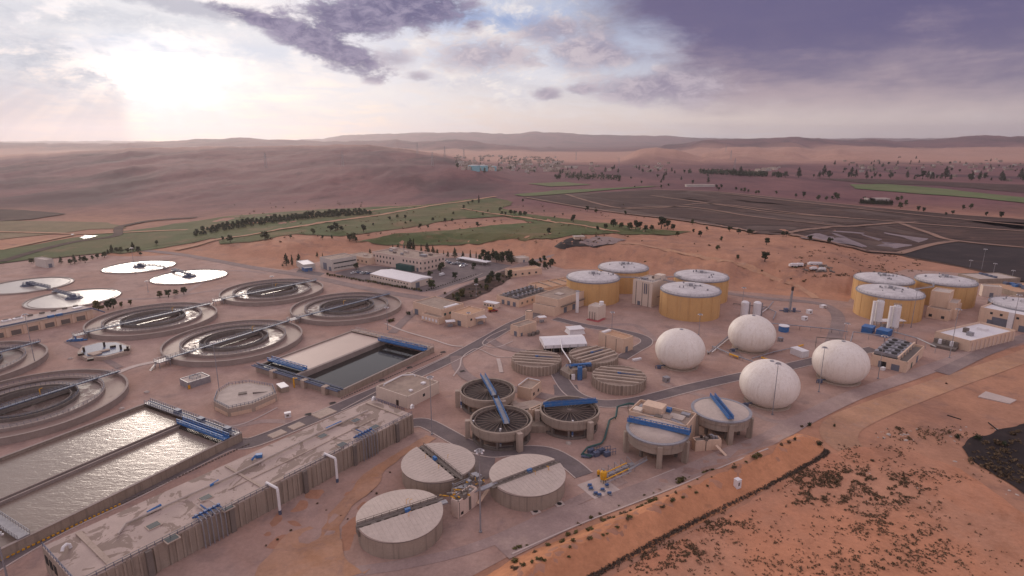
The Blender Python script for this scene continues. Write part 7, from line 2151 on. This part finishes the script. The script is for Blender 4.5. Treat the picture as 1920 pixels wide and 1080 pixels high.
# ================================================================== lamp posts
def lamp(u, v, ut, vt, label):
    g = G(u, v); H = max(6, ZT(u, v, vt))
    t = thing('lamp_post', label, 'lamp post', g, 'tall yard lamp posts')
    r0 = .17 if g.y > 180 else .24
    MB().lathe(g, [(.42, 0), (.42, .45), (r0, .5), (r0 * .55, H - .3)], 10).build('shaft', 'steel', t)
    hd = MB().ring(g, .7, .95, H - .4, H - .2, 16).beam((g.x - .9, g.y, H - .3), (g.x + .9, g.y, H - .3), .12, .12).beam((g.x, g.y - .9, H - .3), (g.x, g.y + .9, H - .3), .12, .12).build('lamp_ring', 'steel', t)
    for i in range(5):
        a = 2 * pi * i / 5 + .4
        MB().box((g.x + cos(a) * 1.05, g.y + sin(a) * 1.05, H - .55), (.5, .42, .3), a).build('floodlight', 'whitesheet', hd, org=ORG[t.name])
for q in ((901, 998, 899, 843, 'tall lamp post in front of the peach drive house'), (810, 815, 807, 705, 'lamp post at the corner of the white control house'), (1448, 778, 1459, 680, 'lamp post in front of the nearest gas holder'), (1535, 735, 1546, 650, 'lamp post in front of the rightmost gas holder'), (1646, 710, 1659, 628, 'lamp post at the left wall of the cooler house'),
          (1780, 671, 1797, 578, 'lamp post in front of the pale filter house'), (1895, 627, 1911, 551, 'lamp post before the tan loading hall'), (1708, 614, 1719, 544, 'lamp post at the foot of the front right ochre digester'), (1815, 573, 1824, 524, 'lamp post against the rear right ochre digester'), (1147, 620, 1147, 584, 'lamp post on the gravel behind the press house'),
          (1310, 628, 1311, 588, 'slim lamp post behind the leftmost gas holder'), (412, 738, 402, 640, 'lamp post behind the many sided splitter chamber'), (66, 682, 48, 588, 'lamp post right of the ring tank at the left edge'), (14, 1086, 1, 1000, 'lamp post at the lower left picture corner'), (254, 514, 251, 464, 'lamp post at the rear flat settling tank'), (515, 572, 511, 517, 'lamp post in front of the rearmost ring tank'),
          (727, 618, 726, 575, 'lamp post right of the ring tank below the warehouse'), (278, 548, 276, 526, 'lamp post between settling tanks and ring tanks'), (893, 556, 892, 532, 'lamp post on the planted strip by the office drive'), (1390, 590, 1391, 538, 'lamp post left of the grey gas scrubbers'), (1582, 655, 1583, 605, 'lamp post at the bend of the perimeter road'),
          (1840, 507, 1845, 466, 'tall lamp post on the ridge above the black lagoon'), (1818, 503, 1819, 487, 'shorter lamp post on the ridge above the black lagoon'), (1862, 515, 1864, 493, 'thin lamp post right of the two ridge posts'), (879, 614, 876, 585, 'lamp post at the corner of the square dosing house'), (1897, 523, 1899, 506, 'short lamp post at the far right of the black lagoon')):
    lamp(*q)

# ================================================================== vehicles
def make_car(mat, label, loc, group, van=False):
    t = thing('parked_van' if van else 'parked_car', label, 'van' if van else 'car', loc, group)
    x, y, z = loc
    def sec(pts, w):
        n = len(pts); m_ = MB()
        m_.add([(x + a, y - w / 2, z + b_) for a, b_ in pts] + [(x + a, y + w / 2, z + b_) for a, b_ in pts],
               [tuple(range(n)), tuple(range(2 * n - 1, n - 1, -1))] + [(i, n + i, n + (i + 1) % n, (i + 1) % n) for i in range(n)])
        return m_
    sec([(-2.2, .35), (2.2, .35), (2.25, .75), (1.2, .95), (-2.1, 1.0), (-2.25, .7)] if not van else [(-2.5, .4), (2.5, .4), (2.5, 1.2), (1.7, 1.4), (1.3, 2.1), (-2.5, 2.1)], 1.8).build('body', mat, t)
    if not van:
        sec([(-1.7, .98), (1.15, .96), (.5, 1.45), (-1.1, 1.48)], 1.55).build('window', 'glass', t)
        MB().box((x - .3, y, z + 1.485), (1.5, 1.45, .06)).build('roof', mat, t)
    else: MB().box((x + 1.55, y, z + 1.75), (.5, 1.65, .5)).build('window', 'glass', t)
    for sx in (-1.4, 1.4):
        for sy in (-.85, .85):
            m_ = MB(); n = 10
            m_.add([(x + sx + .34 * cos(2 * pi * i / n), y + sy - .1, z + .36 + .34 * sin(2 * pi * i / n)) for i in range(n)] + [(x + sx + .34 * cos(2 * pi * i / n), y + sy + .1, z + .36 + .34 * sin(2 * pi * i / n)) for i in range(n)],
                   [tuple(range(n)), tuple(range(2 * n - 1, n - 1, -1))] + [(i, (i + 1) % n, n + (i + 1) % n, n + i) for i in range(n)])
            m_.build('wheel', 'tyre', t)
    return t
CARS = {}
def car(u, v, mat, rz, label, group='cars in the office car parks', z=.12):
    g = P(u, v, z)
    if mat not in CARS:
        CARS[mat] = make_car(mat, label, g, group); CARS[mat].rotation_euler = (0, 0, rz); return CARS[mat]
    return dup(CARS[mat], g, rz, 1., label, group)
UP = {'carwhite': 'white car parked in the upper row below the carport', 'cargrey': 'grey car parked in the upper row below the carport', 'carblue': 'dark blue car parked in the upper row below the carport', 'carred': 'red car parked in the upper row below the carport'}
LO_ = {'carwhite': 'white car parked between the warehouse and the grey workshop hall', 'cargrey': 'grey car parked between the warehouse and the grey workshop hall', 'carblue': 'dark car parked between the warehouse and the grey workshop hall', 'carred': 'red car parked between the warehouse and the grey workshop hall'}
for i, (u, v) in enumerate(((831, 488), (835, 490), (839, 492), (844, 494), (849, 495.5), (854, 496), (858, 494), (862, 496), (865, 499), (869, 497), (873, 498), (865, 488), (860, 487))):
    m_ = ('carwhite', 'cargrey', 'carwhite', 'carblue', 'carwhite', 'cargrey')[i % 6]; car(u, v, m_, .9 + random.uniform(-.1, .1), UP[m_])
for i, (u, v) in enumerate(((663, 513), (671, 511), (675, 512), (680, 513), (684, 514), (688, 513), (692, 514))):
    m_ = ('carwhite', 'cargrey', 'carblue', 'carwhite', 'cargrey', 'carwhite', 'carblue')[i]; car(u, v, m_, .9, LO_[m_])
make_car('carwhite', 'white van parked at the right end of the office block', P(829, 517, .12), None, True).rotation_euler = (0, 0, 1.)
car(866, 500.5, 'carwhite', .3, 'white car apart from the others at the car park end')
t = make_car('carred', 'red pickup with yellow load beside the portable cabin', P(924, 585, .25), None); ORG['pickup_truck'] = ORG[t.name]; t.name = 'pickup_truck'; t['category'] = 'truck'; t.rotation_euler = (0, 0, .3); t.scale = (1.3,) * 3
MB().box(P(924, 585, 1.9) + Vector((-1.2, 0, 0)), (1.8, 1.6, .9)).build('load', 'yellowpaint', t)
# camp on the mound
LTR = 'white lorry parked at the scrap camp on the sandy mound'
for u, v, l_, h_, nm, lb, cat in ((1489, 500, 6, 2.6, 'parked_lorry', 'white lorry parked at the scrap camp on the sandy mound', 'lorry'), (1500, 499, 5, 2.2, 'parked_lorry', 'white lorry with low bed right of the first on the mound', 'lorry'), (1529, 497, 11, 2.2, 'site_hut', 'long white hut at the scrap camp on the mound', 'hut'), (1526, 507, 4, 2.2, 'parked_lorry', 'small white lorry in front of the long hut on the mound', 'lorry'), (1542, 507, 5, 1.8, 'parked_lorry', 'white flatbed lorry at the right of the scrap camp', 'lorry')):
    p = P(u, v); t = thing(nm, lb, cat, p)
    l_ *= .8; h_ *= .8
    MB().box(p + Vector((0, 0, h_ / 2 + .5)), (l_, 2.2, h_), -.1).build('body', 'whitesheet', t)
    MB().box(p + Vector((-l_ / 2 - .7, .1, h_ * .42 + .4)), (1.3, 2.2, h_ * .75), -.1).build('cab', 'whitepaint', t)
    for s_ in (-.35, .1, .4): MB().box(p + Vector((s_ * l_, 0, .35)), (.9, 2.5, .8), -.1).build('wheel', 'tyre', t)
tag((lambda m_: [m_.box(P(random.uniform(1500, 1560), random.uniform(498, 512), .4), (random.uniform(1, 4), random.uniform(.8, 2), random.uniform(.4, 1.6)), random.random() * 3) for i in range(26)] and m_)(MB()).build('scrap_heap', 'concrete_dark'), 'dark scrap heap lying round the white lorries', 'scrap heap')
p = P(1085, 449); t = thing('plateau_hut', 'tan hut with a flat roof on the dark spoil plateau', 'hut', p); MB().box(p + Vector((0, 0, 1.5)), (9, 6, 3), .2).build('wall', 'cream', t); MB().box(p + Vector((0, 0, 3.1)), (10.5, 7.5, .25), .2).build('roof', 'roofpale', t)

# ================================================================== far town
HP = []
def far_house(i, mat, w, l, h):
    loc = (0., 0., 0.)
    t = thing('town_house', 'distant pale house', 'house', (0, 0, 0))
    m_ = MB().box((0, 0, h / 2), (w, l, h))
    nw = len(m_.f)
    for z in np.arange(1.4, h - 1, 3.2):
        for k_ in range(4):
            m_.box((-w * .36 + k_ * w * .24, -l / 2, z + .7), (w * .1, .3, 1.4))
            m_.box((-w / 2, -l * .36 + k_ * l * .24, z + .7), (.3, l * .1, 1.4))
    o = m_.build('wall', mat, t)
    o.data.materials.append(M['glass'])
    for p in o.data.polygons:
        if p.index >= nw: p.material_index = 1
    MB().box((0, 0, h + .25), (w * .96, l * .96, .5)).box((w * .2, l * .1, h + 1.4), (w * .3, l * .3, 2.2)).build('roof', 'rooffelt', t)
    return t
for i, (mt, w, l, h) in enumerate((('greywall', 12, 11, 7), ('concrete_pale', 15, 12, 9), ('concrete', 20, 12, 6), ('concrete', 11, 10, 6), ('whitewall', 12, 11, 7))): HP.append(far_house(i, mt, w, l, h))
used = set()
def house(u, v, lab, grp, k_=None, s=1.):
    k_ = random.randrange(5) if k_ is None else k_
    p = P(u, v)
    if p is None: return
    if k_ not in used:
        used.add(k_); t = HP[k_]; t.location = p; t.rotation_euler = (0, 0, random.uniform(-.5, .5)); t.scale = (s,) * 3; t['label'] = lab; t['group'] = grp
    else: dup(HP[k_], p, random.uniform(-.6, .6), s * random.uniform(.8, 1.25), lab, grp)
L1_, G1_ = 'pale flat roofed house in the hazy town past the cyan tanks', 'houses of the hazy town'
for i in range(170):
    u = 855 + 200 * random.random()
    house(u, 293 + 4.2 * random.randrange(7) + random.uniform(-.8, .8) + (u - 855) * .02, L1_, G1_, None, .95)
L2_, G2_ = 'bright white house in the cluster on the slope below the hills', 'white houses on the slope'
for i in range(34): 
    f = random.random(); house(1408 + 58 * f, 324 - 10 * f + random.uniform(-2.5, 2.5), L2_, G2_, random.choice((0, 4)), .75)
L3_, G3_ = 'small pale house among the far right hamlets at the hill foot', 'houses of the far right hamlets'
for i in range(52):
    u = random.uniform(1580, 1915); house(u, random.gauss(314, 9) , L3_, G3_, None, .8)
L4_, G4_ = 'small pale house among trees in the middle of the far valley', 'houses in the far valley'
for i in range(36): house(random.uniform(965, 1260), random.uniform(307, 326), L4_, G4_, None, .8)
for u, v, w, lb in ((889, 320, 30, 'left one of the two big cyan tanks at the town edge'), (905, 319.5, 28, 'right one of the two big cyan tanks at the town edge'), (926, 320, 16, 'small cyan tank right of the two big ones')):
    p = P(u, v); t = thing('cyan_tank', lb, 'tank', p, 'cyan tanks at the town edge'); MB().cyl(p - Vector((0, 0, 2)), w * .5, 15, 32).build('wall', 'cyan', t, smooth=True); MB().lathe(p, [(w * .5, 13.05), (w * .2, 14.2), (.2, 14.4)], 32, False).build('roof', 'dome', t)
for u, v, w, lb in ((1312, 350, 62, 'long white shed beyond the dark lagoons'), (1068, 314, 60, 'long white roof in the valley below the town'), (985, 309, 60, 'broad white roof at the town edge left of the valley'), (1645, 377, 34, 'low pale farm building beside the straight dark tree row'), (1630, 377, 12, 'small white hut left of the low farm building')):
    p = P(u, v); t = thing('long_shed', lb, 'shed', p); MB().box(p + Vector((0, 0, 2)), (w, 12, 5.)).build('wall', 'greywall', t); MB().box(p + Vector((0, 0, 4.7)), (w * 1.02, 13, .5)).build('roof', 'roofpale', t)
LT, GT = 'dark tree clump between the houses of the distant settlements', 'trees among the distant settlements'
for i in range(150):
    r_ = random.random()
    if r_ < .35: u, v = random.uniform(855, 1060), random.uniform(296, 326)
    elif r_ < .65: u, v = random.uniform(1000, 1330), random.uniform(315, 345)
    else: u, v = random.uniform(1560, 1915), random.gauss(316, 9)
    T(random.choice(('dark', 'pine')), u, v, random.uniform(1.0, 2.2), LT, GT)
def pylon(loc, label, group):
    t = thing('power_pylon', label, 'pylon', loc, group)
    m_ = MB(); x, y, z = loc; H = 42
    for sx in (-1, 1):
        for sy in (-1, 1): m_.beam((x + sx * 3.4, y + sy * 3.4, z), (x + sx * .6, y + sy * .6, z + H), .35, .35)
    for i in range(9):
        f0, f1 = i / 9, (i + 1) / 9
        r0, r1 = 3.4 - 2.8 * f0, 3.4 - 2.8 * f1
        for sy in (-1, 1): m_.beam((x - r0, y + sy * r0, z + H * f0), (x + r1, y + sy * r1, z + H * f1), .2, .2).beam((x + r0, y + sy * r0, z + H * f0), (x - r1, y + sy * r1, z + H * f1), .2, .2)
    m_.build('lattice', 'steel', t)
    m_ = MB()
    for zz in (29, 34, 39): m_.beam((x - 6, y, z + zz), (x + 6, y, z + zz), .4, .5)
    m_.build('crossarm', 'steel', t)
    return t
PY = None
for u, v in ((783, 293), (834, 297), (811, 312), (870, 300), (499, 315), (643, 312), (1377, 318), (1370, 299), (1361, 283), (1160, 318), (1080, 300)):
    p = P(u, v)
    if PY is None: PY = pylon(p, 'thin lattice pylon far off near the hazy town or hills', 'distant power pylons')
    else: dup(PY, p, random.uniform(-.5, .5), random.uniform(.8, 1.2))

# ------------------------------------------------------------------ each loose piece of these becomes a part of its own
SPLIT = set('column buttress hatch_grating hatch_frame roof_box roof_fan roof_motor opening wall_panel roof_vent gate_drive inlet_chamber post roof_slab roof_beam slot pump_motor pipe_sleeve water leg pipe_manifold overflow_pipe support inner_support hoist_arm wall_pipe exhaust_stack roof_kerb pump_set roof_fitting'.split())
def split_loose(o):
    me = o.data
    n = len(me.vertices)
    par = list(range(n))
    def find(i):
        while par[i] != i:
            par[i] = par[par[i]]; i = par[i]
        return i
    polys = [tuple(p.vertices) for p in me.polygons]
    for p in polys:
        r = find(p[0])
        for q in p[1:]: par[find(q)] = r
    groups = {}
    for p in polys: groups.setdefault(find(p[0]), []).append(p)
    if len(groups) < 2 or len(groups) > 90: return
    name = o.name.split('.')[0]
    co_ = [tuple(v.co) for v in me.vertices]
    first = True
    for g in groups.values():
        ids = sorted({i for p in g for i in p}); mp = {i: k_ for k_, i in enumerate(ids)}
        nm = bpy.data.meshes.new(name)
        nm.from_pydata([co_[i] for i in ids], [], [tuple(mp[i] for i in p) for p in g])
        for mt in me.materials: nm.materials.append(mt)
        if first: o.data = nm; first = False
        else:
            q = bpy.data.objects.new(name, nm); COL.objects.link(q); q.parent = o.parent
for o in list(COL.objects):
    if o.type == 'MESH' and o.parent is not None and o.name.split('.')[0] in SPLIT: split_loose(o)
